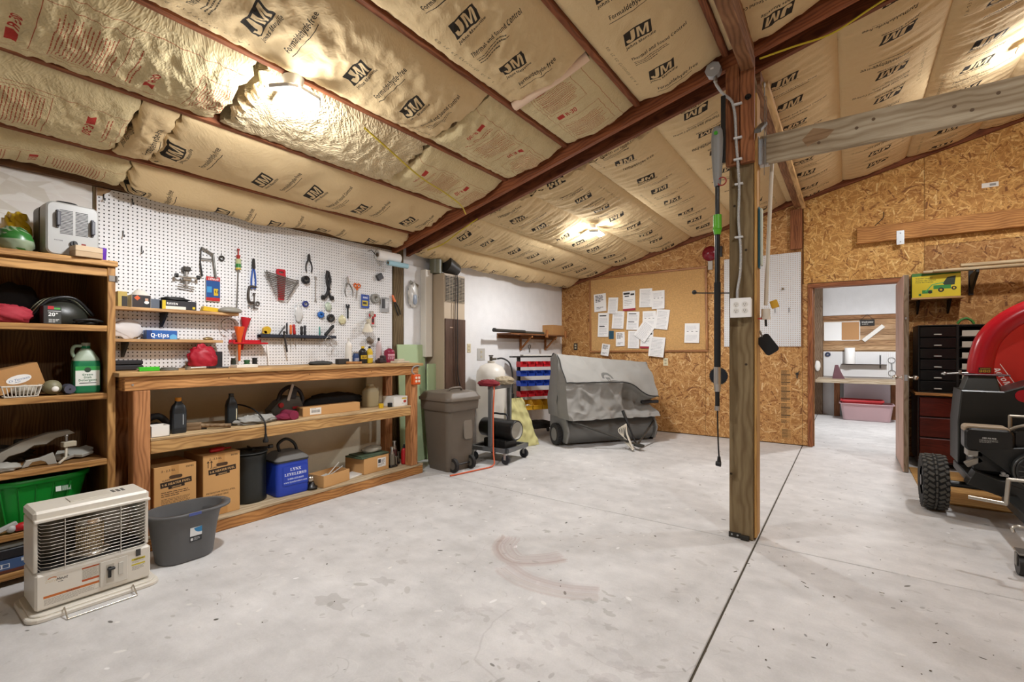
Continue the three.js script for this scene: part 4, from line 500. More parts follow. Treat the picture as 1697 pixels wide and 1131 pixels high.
// hooks left of the tools
[[6.155, 2.25, 'in the pegboard top left corner'], [6.003, 2.26, 'high on the pegboard near its corner'], [6.053, 2.03, 'below and left of the high one'], [5.95, 1.94, 'lowest of the empty ones']].forEach(([z, y, w]) => one('peg_hook', `empty black wire peg hook ${w}`, 'hook', wire([[0, 0.02, -0.004], [0, 0.022, 0.006], [0, -0.015, 0.008], [0, -0.022, 0.03], [0, -0.008, 0.036]], 0.0028), mat('#222222', 0.4), PG(z, y), LQ, 'empty peg hooks'));
{ const t = pt('router_guide', 'chrome router guide with black knobs on the pegboard', 'tool', 5.686, 1.70); mesh('column', [cyl(0.011, 0.011, 0.12, 0, 0.075, 0.02), B(-0.03, 0.03, 0.055, 0.085, 0.005, 0.04, 0.005)], CHROME, t); mesh('cross_bar', cyl(0.006, 0.006, 0.12, 0, 0.08, 0.045, 'x'), CHROME, t); for (const x of [-0.07, 0.07]) mesh('knob', cyl(0.016, 0.016, 0.018, x, 0.085, 0.045, 'x', 12), BLACK, t); mesh('motor_mount', B(-0.025, 0.025, 0.125, 0.158, 0.0, 0.045, 0.006), mat('#34322e', 0.4), t); for (const y of [0.0, 0.018]) mesh('foot_bar', T(B(-0.052, 0.052, -0.004, 0.004, -0.004, 0.004, 0.001), 0.002, y, 0.02, 0, 0, -0.12), CHROME, t); }
{ const t = pt('hacksaw', 'grey hacksaw frame with black blade hanging on the pegboard', 'hacksaw', 5.54, 1.80); mesh('frame', [bar([-0.045, 0.22, 0.02], [0.035, 0.18, 0.02], 0.008), bar([0.035, 0.18, 0.02], [0.055, 0.0, 0.02], 0.008), bar([-0.045, 0.135, 0.02], [0.04, 0.14, 0.02], 0.005)], met('#8d8d89', 0.35), t); mesh('blade', [bar([-0.046, 0.222, 0.02], [-0.052, 0.1, 0.02], 0.004, 6), bar([-0.052, 0.1, 0.02], [-0.04, 0.0, 0.02], 0.006, 6)], BLACK, t); }
const card = (n, l, c, z, y, w, h, f, extra) => { const t = pt(n, l, c, z, y); mesh('backing_card', B(-w / 2, w / 2, 0, h, 0.012, 0.014, 0.0005), mat('#d8d8d4', 0.5), t); mesh('printed_front', label(w * 0.98, h * 0.98, 0, h / 2, 0.0146), print(128, Math.round(128 * h / w), f, 0.35), t); mesh('hang_peg', bar([0, h * 0.93, -0.004], [0, h * 0.95, 0.03], 0.0025, 6), mat('#333333', 0.4), t); if (extra) extra(t); return t; };
card('blade_pack', 'blue and red carded blade pack hanging below the hacksaw', 'blade pack', 5.502, 1.62, 0.1, 0.19, (x, w, h) => { x.fillStyle = '#1f4d8a'; x.fillRect(0, 0, w, h); x.fillStyle = '#b32a2c'; x.fillRect(0, 0, w, 40); x.fillRect(0, h - 34, w, 34); word(x, 'LENOX', 16, 22, 30, '#e6e6e6', 'bold italic'); x.fillStyle = '#3c8fc4'; x.fillRect(8, 100, 44, 60); x.fillStyle = '#d2b02e'; x.fillRect(70, 118, 40, 70); word(x, '12', 74, 150, 36, '#222'); });
one('wire_coil', 'small coil of black wire on a pegboard hook', 'coil', [tor(0.016, 0.006, 0, 0, 0.012), bar([0, 0.014, 0.012], [0, 0.045, 0.01], 0.0015)], mat('#26231f', 0.5), PG(5.44, 1.962), LQ);
{ const t = pt('fluid_tester', 'glass fluid tester with red plunger and long rod', 'tester', 5.32, 1.56); mesh('rod', bar([0, 0.33, 0.02], [-0.012, 0.0, 0.02], 0.005), mat('#6b6a66', 0.4), t); mesh('glass_tube', cyl(0.018, 0.02, 0.075, 0, 0.375, 0.02), mat('#b3b98a', 0.2), t); mesh('green_fluid', cyl(0.0205, 0.0205, 0.028, 0, 0.36, 0.02), mat('#2f7a35', 0.3), t); mesh('end_cap', cyl(0.021, 0.018, 0.012, 0, 0.334, 0.02), mat('#c4a436', 0.4), t); mesh('plunger', [cyl(0.009, 0.016, 0.03, 0, 0.428, 0.02), cyl(0.005, 0.005, 0.05, 0, 0.46, 0.02), cyl(0.012, 0.009, 0.012, 0, 0.49, 0.02)], mat('#a3312a', 0.4), t); }
const pliers = (n, l, z, y, L, jaw, grip, spread = 0.5, rot = 0) => { const t = pt(n, l, 'pliers', z, y + L); t.rotation.set(0, LQ, rot, 'YXZ'); mesh('jaws', [T(ext([[-0.012, -L * 0.3], [0.012, -L * 0.3], [0.008, -L * 0.05], [0.003, 0], [-0.003, 0], [-0.008, -L * 0.05]], 0.012, 0.002), 0, 0, 0.01), cyl(0.012, 0.012, 0.018, 0, -L * 0.3, 0.016, 'z', 12)], jaw, t); for (const s of [-1, 1]) mesh('handle', tube([[s * 0.004, -L * 0.3, 0.016], [s * 0.014 * spread * 2, -L * 0.5, 0.016], [s * 0.02 * spread * 2, -L * 0.75, 0.016], [s * 0.016 * spread * 2, -L, 0.016]], 0.0065, 18), grip, t); return t; };
pliers('snips', 'long blue-handled metal snips on the pegboard', 5.2, 1.745, 0.25, DKM, BLUE, 0.42);
{ const t = pt('c_clamp', 'dark rusty c-clamp hanging under the blue snips', 'clamp', 5.21, 1.63); mesh('frame', tube([[0.03, 0.135, 0.02], [-0.02, 0.13, 0.02], [-0.032, 0.09, 0.02], [-0.032, 0.04, 0.02], [-0.02, 0.005, 0.02], [0.012, 0.005, 0.02]], 0.01, 30), mat('#3a322b', 0.5), t); mesh('screw', [bar([0.014, -0.045, 0.02], [0.014, 0.075, 0.02], 0.005), cyl(0.012, 0.012, 0.008, 0.014, 0.078, 0.02), bar([-0.012, -0.042, 0.02], [0.04, -0.042, 0.02], 0.003)], mat('#57504a', 0.4, { metalness: 0.5 }), t); }
one('hose_clamp', 'small ring clamp with bent wire below the c-clamp', 'clamp', [tor(0.014, 0.005, 0.025, 0.03, 0.012), bar([0.022, 0.018, 0.012], [-0.055, 0.005, 0.012], 0.0025), bar([-0.055, 0.005, 0.012], [0.03, -0.012, 0.012], 0.0025)], mat('#55524c', 0.4), PG(5.19, 1.60), LQ);
// wrench rack
{ const t = pt('wrench_holder', 'red plastic wrench holder with a hang slot', 'holder', 4.972, 1.675);
  mesh('spine', T(ext([[-0.018, 0], [0.018, 0], [0.034, 0.2], [0.034, 0.212], [-0.034, 0.212], [-0.034, 0.2]], 0.022, 0.002), 0, 0, 0.014), mat('#b01d2a', 0.4), t); mesh('hang_loop', T(ext(rrect(0.075, 0.05, 0.012), 0.012, 0.002, [rrect(0.045, 0.02, 0.006)]), 0, 0.238, 0.012), mat('#b01d2a', 0.4), t);
  const N = 13; for (let i = 0; i < N; i++) { const k = i / (N - 1), L = 0.09 + 0.19 * k, y = 1.685 + 0.185 * k, s = 0.55 + 0.6 * k;
    const w = mesh('combination_wrench', [T(B(-L / 2, L / 2, -0.0046 * s, 0.0046 * s, -0.0025, 0.0025, 0.001), 0, 0, 0), tor(0.0085 * s, 0.0038 * s, L / 2, 0, 0, 0, 0, 0, 2 * PI, 14, 6), tor(0.0085 * s, 0.0035 * s, -L / 2 - 0.003, 0, 0, 0, 0, 0.7 + PI / 2 + 0.9, 1.45 * PI, 14, 6)], met('#7a7874', 0.35));
    w.position.set(0.029 + 0.041 + 0.002, y + 0.004, 4.972 + 0.0); w.rotation.set(0, LQ, -0.18, 'YXZ'); w.userData = { label: `chrome combination wrench in the red holder, ${['smallest and lowest', 'second', 'third', 'fourth', 'fifth', 'sixth', 'seventh', 'eighth', 'ninth', 'tenth', 'eleventh', 'twelfth', 'largest and topmost'][i]}${i && i < 12 ? ' from the bottom' : ''}`, category: 'wrench', group: 'wrenches in the red holder' }; } }
pliers('needle_pliers', 'black-handled pliers hanging high on the pegboard', 4.711, 1.952, 0.16, DKM, BLACK, 0.75);
const roll = (l, z, y, R, r, w, c, core = '#222222', x = 0.03) => { const t = pt('tape_roll', l, 'tape', z, y, 'tape rolls on the pegboard', x); const k = mesh('tape', lathe([[r, 0], [R, 0], [R, w], [r, w], [r, 0]], 0, 0, 0.004, 26, 'z'), mat(c, 0.4), t); mesh('core', lathe([[r - 0.003, 0.001], [r, 0.001], [r, w - 0.001], [r - 0.003, w - 0.001], [r - 0.003, 0.001]], 0, 0, 0.004, 20, 'z'), mat(core, 0.7), t); mesh('peg', bar([0, r - 0.006, -0.004], [0, r - 0.005, 0.05], 0.0028, 6), mat('#333333', 0.4), t); return t; };
roll('thick black roll of tape below the pliers', 4.745, 1.875, 0.036, 0.018, 0.03, '#17171a', '#6b655c'); roll('small blue-edged roll of thread tape', 4.742, 1.658, 0.028, 0.014, 0.014, '#20307c', '#e2e2e0'); roll('solid blue round tape spool', 4.592, 1.57, 0.03, 0.008, 0.02, '#1f62b0', '#1a4f90'); roll('black roll of tape above the tool rack', 4.489, 1.545, 0.037, 0.016, 0.022, '#1a1a1b', '#7b776e'); roll('grey transparent tape roll right of the blue pack', 3.978, 1.773, 0.05, 0.022, 0.03, '#8f8e88', '#c9c6bd');
one('open_wrench', 'slim chrome wrench hanging alone on the pegboard', 'wrench', [B(-0.005, 0.005, -0.1, 0.1, 0.010, 0.015, 0.001), tor(0.009, 0.004, 0, 0.108, 0.0125), tor(0.009, 0.004, 0, -0.108, 0.0125, 0, 0, -PI * 0.3, 1.6 * PI)], CHROME, PG(4.645, 1.80), LQ);
{ const t = pt('strap_bundle', 'bundle of black straps and buckles on the pegboard', 'straps', 4.526, 1.715); mesh('bundle', [tube([[0, 0.27, 0.02], [-0.012, 0.2, 0.025], [0.008, 0.12, 0.025], [-0.02, 0.03, 0.02], [-0.045, 0.015, 0.02]], 0.014, 30), tube([[0.004, 0.26, 0.03], [0.02, 0.18, 0.03], [0.0, 0.1, 0.03], [0.03, 0.03, 0.02], [0.05, 0.02, 0.02]], 0.012, 30), tube([[-0.01, 0.24, 0.03], [-0.02, 0.15, 0.04], [0.015, 0.09, 0.035]], 0.011, 20)], mat('#1a191a', 0.6), t); for (const x of [-0.045, 0.045]) mesh('buckle', T(ext(rrect(0.036, 0.036, 0.012), 0.012, 0.003), x, 0.018, 0.014), mat('#101011', 0.35), t); }
pliers('long_pliers', 'grey open long-handled pliers on the pegboard', 4.31, 1.772, 0.185, CHROME, met('#8a8985', 0.35), 1.1, 0.12);
{ const t = pt('scissors', 'orange-handled scissors hanging on the pegboard', 'scissors', 4.196, 1.84); for (const s of [-1, 1]) { mesh('blade', T(ext([[-0.008, 0], [0.008, 0], [0.0, -0.11]], 0.002, 0), 0, 0, 0.012 + s * 0.002, 0, 0, s * 0.06 - 0.1), CHROME, t); mesh('finger_loop', tor(0.018, 0.006, s * 0.02, 0.045, 0.014, 0, 0, 0, 2 * PI, 18, 7), ORANGE, t); mesh('shank', bar([s * 0.003, 0, 0.014], [s * 0.014, 0.03, 0.014], 0.006), ORANGE, t); } }
one('adjustable_wrench', 'small black adjustable wrench under the scissors', 'wrench', [B(-0.008, 0.008, 0, 0.11, 0.01, 0.018, 0.003), T(ext([[-0.014, 0], [0.014, 0], [0.018, 0.03], [0.008, 0.034], [0.006, 0.018], [-0.008, 0.018], [-0.012, 0.034], [-0.018, 0.03]], 0.01, 0.001), 0, 0.105, 0.009)], mat('#25272b', 0.35, { metalness: 0.5 }), PG(4.302, 1.55), LQ);
card('battery_pack', 'blue and yellow carded pack on the pegboard', 'pack', 4.10, 1.665, 0.1, 0.14, (x, w, h) => { x.fillStyle = '#20469a'; x.fillRect(0, 0, w, h); x.fillStyle = '#c8b22c'; x.fillRect(20, 80, 88, 70); word(x, 'MAG', 30, 40, 34, '#f0f0f0'); x.fillStyle = '#333'; x.fillRect(30, 100, 60, 30); });
card('hinge_pack', 'clear grey carded hardware pack at the pegboard right edge', 'pack', 3.845, 1.64, 0.11, 0.16, (x, w, h) => { x.fillStyle = '#9b9c9d'; x.fillRect(0, 0, w, h); x.fillStyle = '#303236'; x.fillRect(10, 20, 50, 120); lines(x, 70, 30, 50, 8, 14, 6, '#eceff0'); });
pliers('cable_cutter', 'long black cable cutter with orange collar at the pegboard edge', 3.75, 1.60, 0.23, ORANGE, BLACK, 0.5, 0.45);
card('drill_pack', 'red and white carded pack near the pegboard edge', 'pack', 4.01, 1.485, 0.09, 0.13, (x, w, h) => { x.fillStyle = '#c9c9c6'; x.fillRect(0, 0, w, h); x.fillStyle = '#b3242a'; x.fillRect(0, 0, w, 46); x.fillRect(50, 46, 50, 110); x.fillStyle = '#2b2b2c'; x.fillRect(60, 70, 30, 60); });
const poly = (n, l, z, y, w, h, c, sd) => one(n, l, 'bag', [T(lump(w, h, 0.03, 0.35, 3.5, 0.0, 18, sd), 0, 0, 0.018), bar([0, h * 0.8, 0.018], [0, h * 1.08, 0.004], 0.0022)], mat(c, 0.3), PG(z, y), LQ, 'bags on the pegboard');
poly('parts_bag', 'clear bag with small green parts on the pegboard', 4.516, 1.61, 0.06, 0.08, '#b7c4b0', 2); poly('parts_bag', 'clear bag with yellowish brass fittings on the pegboard', 4.367, 1.49, 0.08, 0.085, '#cfcaa2', 5); poly('parts_bag', 'tall clear bag with dark lid above the tool rack', 4.81, 1.49, 0.07, 0.15, '#c9cac8', 9);
{ const t = pt('clip_lamp', 'cream cone-shaped clip lamp hanging on the pegboard', 'lamp', 4.10, 1.40); mesh('shade', T(lathe([[0.018, 0.06], [0.022, 0.05], [0.055, -0.02], [0.052, -0.02], [0.018, 0.05]], 0, 0, 0, 22), 0, 0.055, 0.055, 0.25, 0, 0.25), mat('#d9d2bf', 0.5), t); mesh('socket', T(cyl(0.02, 0.024, 0.05, 0, 0, 0), 0.022, 0.13, 0.045, 0, 0, 0.3), mat('#cfc5ae', 0.5), t); mesh('clip', [bar([0.03, 0.14, 0.045], [0.08, 0.2, 0.02], 0.011), B(0.06, 0.1, 0.185, 0.24, 0.004, 0.03, 0.004)], met('#b7b2a6', 0.35), t); }
one('bristle_brush', 'small round brown brush hanging low on the pegboard', 'brush', T(cyl(0.026, 0.026, 0.06, 0, 0, 0, 'x', 16), 0, 0.03, 0.03, 0, 0.2, -0.5), mat('#7f7263', 0.8), PG(4.05, 1.31), LQ);
one('magnet_block', 'black square block hanging tilted near the paper towels', 'block', T(B(-0.038, 0.038, -0.03, 0.03, 0, 0.03, 0.004), 0, 0, 0.002, 0, 0, 0.55), mat('#3a3a3c', 0.5), PG(3.92, 2.005), LQ);
{ const t = thing('paper_towel', 'white paper towel roll on a wall holder', 'paper towel', [0.155, 2.205, 3.90], 0); mesh('roll', lathe([[0.019, -0.14], [0.052, -0.14], [0.052, 0.14], [0.019, 0.14], [0.019, -0.14]], 0, 0, 0, 30, 'z'), mat('#f4f4f2', 0.85), t); mesh('core', cyl(0.018, 0.018, 0.284, 0, 0, 0, 'z', 18), mat('#5a4c3c', 0.8), t); mesh('holder_arm', wire([[-0.124, 0.05, 0.155], [-0.06, 0.05, 0.16], [0, 0.0, 0.16], [0, 0, 0.13]], 0.004), mat('#2a2a2a', 0.4), t); }
{ const t = thing('shop_towel', 'light blue shop towel roll below the white one', 'paper towel', [0.19, 2.137, 3.80], 0); mesh('roll', lathe([[0.014, -0.13], [0.026, -0.13], [0.026, 0.13], [0.014, 0.13], [0.014, -0.13]], 0, 0, 0, 24, 'z'), mat('#a9d3e2', 0.85), t); mesh('core', cyl(0.013, 0.013, 0.262, 0, 0, 0, 'z', 14), mat('#5a4c3c', 0.8), t); mesh('holder_arm', wire([[-0.16, 0.05, -0.1], [-0.06, 0.03, -0.12], [0, 0, -0.14], [0, 0, -0.12]], 0.003), mat('#2a2a2a', 0.4), t); }
// magnetic tool rack with tools standing in it
{ const t = pt('tool_rack', 'dark blue steel tool rack with slots on the pegboard', 'rack', 4.816, 1.345); mesh('rail', [B(-0.35, 0.35, 0, 0.028, 0.0, 0.012, 0.002), B(-0.35, 0.35, 0.022, 0.03, 0.012, 0.07, 0.002), B(-0.35, 0.35, 0.004, 0.03, 0.066, 0.072, 0.002)], mat('#252d3a', 0.4), t); }
const inRack = (n, l, c, k, hm, bm, hl, bl, hr, lean = 0) => { const t = pt(n, l, c, 5.166 - k, 1.378, 'tools in the steel rack', 0.07); t.rotation.set(0, LQ, lean, 'YXZ'); mesh('handle', lathe([[0, 0], [hr * 0.7, 0], [hr, 0.012], [hr * 0.8, hl * 0.5], [hr, hl * 0.85], [hr * 0.7, hl], [0, hl]], 0, 0, 0, 12), hm, t); mesh('shaft', bar([0, 0.004, 0], [0, -bl, 0], 0.0035), bm, t); };
inRack('screwdriver', 'orange-handled screwdriver in the rack', 'screwdriver', 0.27, ORANGE, CHROME, 0.085, 0.11, 0.011); inRack('screwdriver', 'red and black handled screwdriver next to the orange one', 'screwdriver', 0.305, mat('#a8262a', 0.4), CHROME, 0.09, 0.1, 0.013, 0.1); inRack('screwdriver', 'dark thin-handled screwdriver left of the orange one', 'screwdriver', 0.235, BLK2, CHROME, 0.1, 0.06, 0.008); inRack('chisel', 'green-handled slim file in the rack', 'file', 0.545, mat('#3e8f84', 0.4), CHROME, 0.08, 0.06, 0.007); inRack('screwdriver', 'thick black-handled screwdriver leaning right in the rack', 'screwdriver', 0.60, BLACK, CHROME, 0.13, 0.1, 0.016, -0.75); inRack('nut_driver', 'stubby black nut driver at the rack middle', 'screwdriver', 0.37, BLACK, DKM, 0.075, 0.05, 0.013); inRack('nut_driver', 'tall black nut driver right of the stubby one', 'screwdriver', 0.40, BLK2, DKM, 0.085, 0.05, 0.012);
one('tape_measure', 'yellow round tape measure resting on the tool rack', 'tape measure', [cyl(0.032, 0.032, 0.03, 0, 0.032, 0, 'z', 22), B(-0.032, 0.0, 0.0, 0.03, -0.015, 0.015, 0.004)], mat('#c9a52a', 0.4), [0.068, 1.3765, 5.105], LQ);
one('try_square', 'dark angled square hanging from the rack', 'square', [bar([0.0, 0.07, 0], [-0.05, 0.0, 0], 0.007), bar([-0.01, 0.02, 0], [0.02, -0.15, 0], 0.008), sph(0.012, -0.005, 0.02, 0)], mat('#2d2b28', 0.4), [0.1085, 1.375, 4.97], LQ);
one('key_ring', 'steel wire ring tools dangling from the rack end', 'ring', [tor(0.045, 0.0028, 0, -0.03, 0, 0, 0.3), tor(0.03, 0.0025, 0.05, -0.05, 0, 0, -0.2)], CHROME, [0.118, 1.35, 4.56], LQ);
// funnel tray
{ const t = pt('funnel_tray', 'red slotted funnel tray on the pegboard', 'tray', 5.262, 1.29); mesh('shelf_plate', B(-0.135, 0.135, 0, 0.014, 0.02, 0.11, 0.004), mat('#c01826', 0.4), t); mesh('back_plate', B(-0.125, 0.125, 0.0, 0.035, 0.0, 0.0195, 0.004), mat('#c01826', 0.4), t); mesh('end_hook', [cyl(0.012, 0.012, 0.02, -0.125, 0.022, 0.09), cyl(0.012, 0.012, 0.02, 0.125, 0.022, 0.09)][0], mat('#c01826', 0.4), t); }
const funnel = (l, z, y, c, tilt, H) => { const o = one('funnel', l, 'funnel', lathe([[0.004, -H * 0.62], [0.008, -H * 0.62], [0.013, -0.02], [0.02, 0.02], [0.036, H * 0.33], [0.038, H * 0.38], [0.035, H * 0.38], [0.017, 0.02], [0.01, -0.02], [0.004, -H * 0.62]], 0, 0, 0, 22), mat(c, 0.4), [0.12, y, z], 0, 'plastic funnels'); o.rotation.x = tilt; return o; };
funnel('orange plastic funnel hanging point down through the red tray', 5.345, 1.325, '#d8591a', 0, 0.27); funnel('tall red plastic funnel leaning behind the orange one', 5.285, 1.405, '#b81c28', -0.12, 0.26).position.x = 0.075;
// wall shelves on the pegboard
const SHF = W('#d6ac78', 'pine', 0.7);
const pshelf = (l, y, z1, d, bz) => { const t = thing('small_shelf', l, 'shelf', [0.031, y, 6.165], LQ); mesh('board', B(0, 6.165 - z1, -0.02, 0, 0, d, 0.002), SHF, t); mesh('bracket', T(ext([[0, 0], [d * 0.8, 0], [d * 0.8, -0.012], [0.012, -0.1], [0, -0.1]], 0.014, 0.001), 6.165 - bz, -0.0205, 0, 0, -PI / 2, 0), BLACK, t); };
pshelf('upper short pine shelf on the pegboard', 1.53, 5.37, 0.14, 5.83); pshelf('lower short pine shelf on the pegboard', 1.318, 5.48, 0.13, 6.05);
const bx = (n, l, z, x, y, w, h, d, m, f, ry = 0, fw) => { const t = thing(n, l, 'box', [x, y, z], LQ + ry); mesh('carton', BC(w, h, d, 0, 0, 0, 0.0015), m, t); if (f) mesh('printed_face', label(w * 0.97, h * 0.96, 0, h / 2, d / 2 + 0.0006), print(256, Math.max(32, Math.round(256 * h / w)), f, 0.5), t); return t; };
bx('mask_box', 'white and orange dust mask box on the upper shelf', 5.985, 0.1, 1.531, 0.105, 0.085, 0.1, mat('#e2dfd8', 0.6), (x, w, h) => { x.fillStyle = '#2c2320'; x.fillRect(0, 0, w, h); x.fillStyle = '#d2571c'; x.save(); x.translate(70, 50); x.rotate(0.78); x.fillRect(-32, -32, 64, 64); x.restore(); x.fillStyle = '#1a1c1e'; x.fillRect(150, 20, 100, h); x.fillStyle = '#e9e9e7'; x.beginPath(); x.ellipse(200, 120, 34, 28, 0, 0, 7); x.fill(); x.fillStyle = '#cba184'; x.fillRect(178, 50, 44, 44); });
one('dust_mask', 'white cup dust mask lying on the mask box', 'mask', T(lathe([[0, 0.04], [0.025, 0.034], [0.042, 0.01], [0.048, 0], [0.044, 0]], 0, 0, 0, 20), 0, 0, 0), mat('#d9d4c8', 0.85), [0.1, 1.617, 5.98]);
bx('sandpaper_box', 'yellow and black sandpaper pack at the shelf left end', 6.085, 0.1, 1.531, 0.05, 0.1, 0.09, mat('#b9a24a', 0.7), (x, w, h) => { x.fillStyle = '#b7a052'; x.fillRect(0, 0, w, h); x.fillStyle = '#2b2822'; x.fillRect(100, h * 0.3, 156, h); });
bx('small_grey_box', 'small blue-grey carton beside the glove box', 5.907, 0.1, 1.531, 0.055, 0.065, 0.08, mat('#5c6470', 0.6), null);
bx('glove_box', 'black and yellow glove box on the upper shelf', 5.765, 0.1, 1.531, 0.215, 0.062, 0.11, BLK2, (x, w, h) => { x.fillStyle = '#26262a'; x.fillRect(0, 0, w, h); x.fillStyle = '#d8bb1e'; x.fillRect(0, 0, 26, h); word(x, 'RAVEN', 32, 26, 26, '#f1f1ee'); x.fillStyle = '#e6e2d6'; x.fillRect(26, 48, 150, 30); x.fillStyle = '#d8bb1e'; x.fillRect(228, 44, 20, 22); });
one('black_gloves', 'crumpled black gloves lying on the glove box', 'gloves', T(lump(0.18, 0.03, 0.09, 0.35, 5, 0.4, 20, 3), 0, 0, 0), mat('#191919', 0.6), [0.1, 1.594, 5.775], LQ);
one('yellow_trowel', 'yellow plastic scraper lying on the upper shelf', 'scraper', T(ext([[-0.08, 0], [-0.07, 0.03], [0.0, 0.022], [0.09, 0.012], [0.09, 0], [0, -0.006]], 0.05, 0.002), 0, 0.006, -0.02), YEL, [0.11, 1.532, 5.53], LQ);
one('grey_scoop', 'grey metal scoop hanging over the shelf end', 'scoop', T(lump(0.17, 0.045, 0.11, 0.08, 2, 0.5, 20, 1), 0, 0, 0), mat('#8d8a80', 0.4), [0.15, 1.531, 5.425], LQ);
one('wire_loop', 'thin wire loop dangling under the shelf end', 'wire', tor(0.05, 0.003, 0, 0, 0.02, 0, 0, 0, 1.5 * PI), mat('#6a6152', 0.4), PG(5.41, 1.44, 0.06), LQ);
poly('zip_bag', 'large zip bag of white material on the lower shelf', 6.03, 1.319, 0.17, 0.13, '#dcd8d6', 14);
bx('swab_box', 'blue cotton swab box with white lettering', 5.86, 0.095, 1.319, 0.18, 0.062, 0.07, mat('#24559c', 0.5), (x, w, h) => { x.fillStyle = '#2a62b0'; x.fillRect(0, 0, w, h); x.fillStyle = '#173a78'; x.fillRect(0, 0, 40, h); x.fillStyle = '#67b2e0'; x.beginPath(); x.arc(225, 70, 34, 0, 7); x.fill(); word(x, 'Q-tips', 26, 48, 56, '#ffffff'); });
one('loose_papers', 'loose paper sheet and pens lying on the lower shelf', 'paper', [B(-0.07, 0.07, 0, 0.008, -0.04, 0.04, 0.001)], mat('#d6d4cc', 0.7), [0.1, 1.319, 5.69], LQ);
one('pocket_tool', 'folded brass multitool on the lower shelf end', 'tool', [T(lump(0.07, 0.022, 0.035, 0.3, 4, 0.4, 14, 6), 0, 0, 0)], mat('#8d7a52', 0.4, { metalness: 0.5 }), [0.1, 1.319, 5.56], LQ);
// ---------------------------------------------------------------- on the bench top
const BT = 1.112;
one('red_pouch', 'crumpled red nylon pouch on the workbench', 'pouch', lump(0.19, 0.165, 0.12, 0.3, 2.2, 0.35, 26, 21), mat('#a8152c', 0.5), [0.15, BT, 5.615], LQ);
one('black_binder', 'black upright plastic case behind the red pouch', 'case', BC(0.05, 0.12, 0.1, 0, 0, 0, 0.003), BLK2, [0.09, BT, 5.50], LQ);
one('pistol_case', 'flat black plastic tool case on the bench left end', 'case', [BC(0.17, 0.035, 0.13, 0, 0, 0, 0.008), BC(0.15, 0.03, 0.11, 0.01, 0.0355, 0, 0.008)], BLK2, [0.2, BT, 6.09], LQ);
{ const t = thing('utility_knife', 'bright green utility knife on the workbench', 'knife', [0.43, BT, 6.03], LQ + 0.1); mesh('grip', T(ext([[-0.05, -0.01], [0.05, -0.012], [0.052, 0.01], [0.0, 0.013], [-0.05, 0.008]], 0.02, 0.004), 0, 0.022, 0, PI / 2, 0, 0), mat('#3bb82a', 0.4), t); mesh('nose', B(-0.066, -0.051, 0.006, 0.018, -0.006, 0.008, 0.001), STEEL, t); }
one('socket_set', 'scatter of small sockets and a ratchet handle', 'ratchet', [bar([-0.06, 0.012, 0.02], [0.07, 0.012, -0.01], 0.009), cyl(0.016, 0.016, 0.022, -0.065, 0.012, 0.02)], CHROME, [0.42, BT, 5.76], LQ + 0.2);
one('dial_plate', 'round grey plate with black rim on the workbench', 'plate', [cyl(0.055, 0.055, 0.012, 0, 0.007, 0, 'y', 26), cyl(0.04, 0.04, 0.006, 0, 0.016, 0, 'y', 26)], mat('#6a6962', 0.5), [0.42, BT, 5.92]);
one('black_pliers', 'black-handled pliers lying on the workbench', 'pliers', [bar([-0.08, 0.01, 0.01], [0.02, 0.01, 0.0], 0.008), bar([-0.08, 0.01, -0.025], [0.02, 0.01, -0.002], 0.008), B(0.015, 0.06, 0.002, 0.018, -0.012, 0.012, 0.003)], BLACK, [0.38, BT, 5.68], LQ);
one('hex_keys', 'loose dark hex keys spread on the workbench', 'keys', [bar([-0.05, 0.006, 0], [0.05, 0.006, 0.02], 0.004), bar([0.05, 0.006, 0.02], [0.055, 0.006, -0.01], 0.004), bar([-0.03, 0.006, 0.015], [0.04, 0.006, -0.02], 0.004)], DKM, [0.34, BT, 5.58], LQ);
one('dark_jar', 'small dark glass jar on the workbench', 'jar', [cyl(0.018, 0.018, 0.055, 0, 0.0275, 0), cyl(0.014, 0.016, 0.016, 0, 0.062, 0)], mat('#2a2f28', 0.3), [0.28, BT, 5.46]);
one('green_jar', 'short green round jar behind the paper stack', 'jar', lathe([[0, 0], [0.024, 0], [0.026, 0.02], [0.018, 0.032], [0.024, 0.046], [0.02, 0.054], [0, 0.055]], 0, 0, 0, 20), mat('#2e5a34', 0.35), [0.2, BT, 5.325]);
one('black_canister', 'black film canister on the workbench', 'canister', [cyl(0.018, 0.018, 0.07, 0, 0.035, 0)], BLACK, [0.21, BT, 5.27]);
one('paper_stack', 'white stack of folded paper on the workbench', 'paper', [BC(0.16, 0.022, 0.09, 0, 0, 0, 0.002)], mat('#dedbd2', 0.8), [0.32, BT, 5.40], LQ + 0.1);
one('bench_brush', 'small white handled brush leaning against the pegboard', 'brush', [bar([0, 0.004, 0.02], [0.02, 0.2, -0.06], 0.005)], WHT, [0.1, BT, 5.11], LQ);
one('work_gloves', 'dark grey work gloves lying flat on the bench', 'gloves', lump(0.22, 0.035, 0.12, 0.25, 4, 0.45, 22, 17), mat('#3c3d3a', 0.8), [0.24, BT, 4.72], LQ);
{ const t = thing('hand_brush', 'black block brush with wooden handle on the bench', 'brush', [0.3, BT, 4.49], LQ); mesh('block', BC(0.11, 0.05, 0.06, -0.03, 0, -0.03, 0.004), mat('#2d2b28', 0.7), t); mesh('wood_handle', bar([-0.01, 0.014, 0.0], [0.1, 0.013, 0.08], 0.012, 10), W('#c08a50', 'pine'), t); }
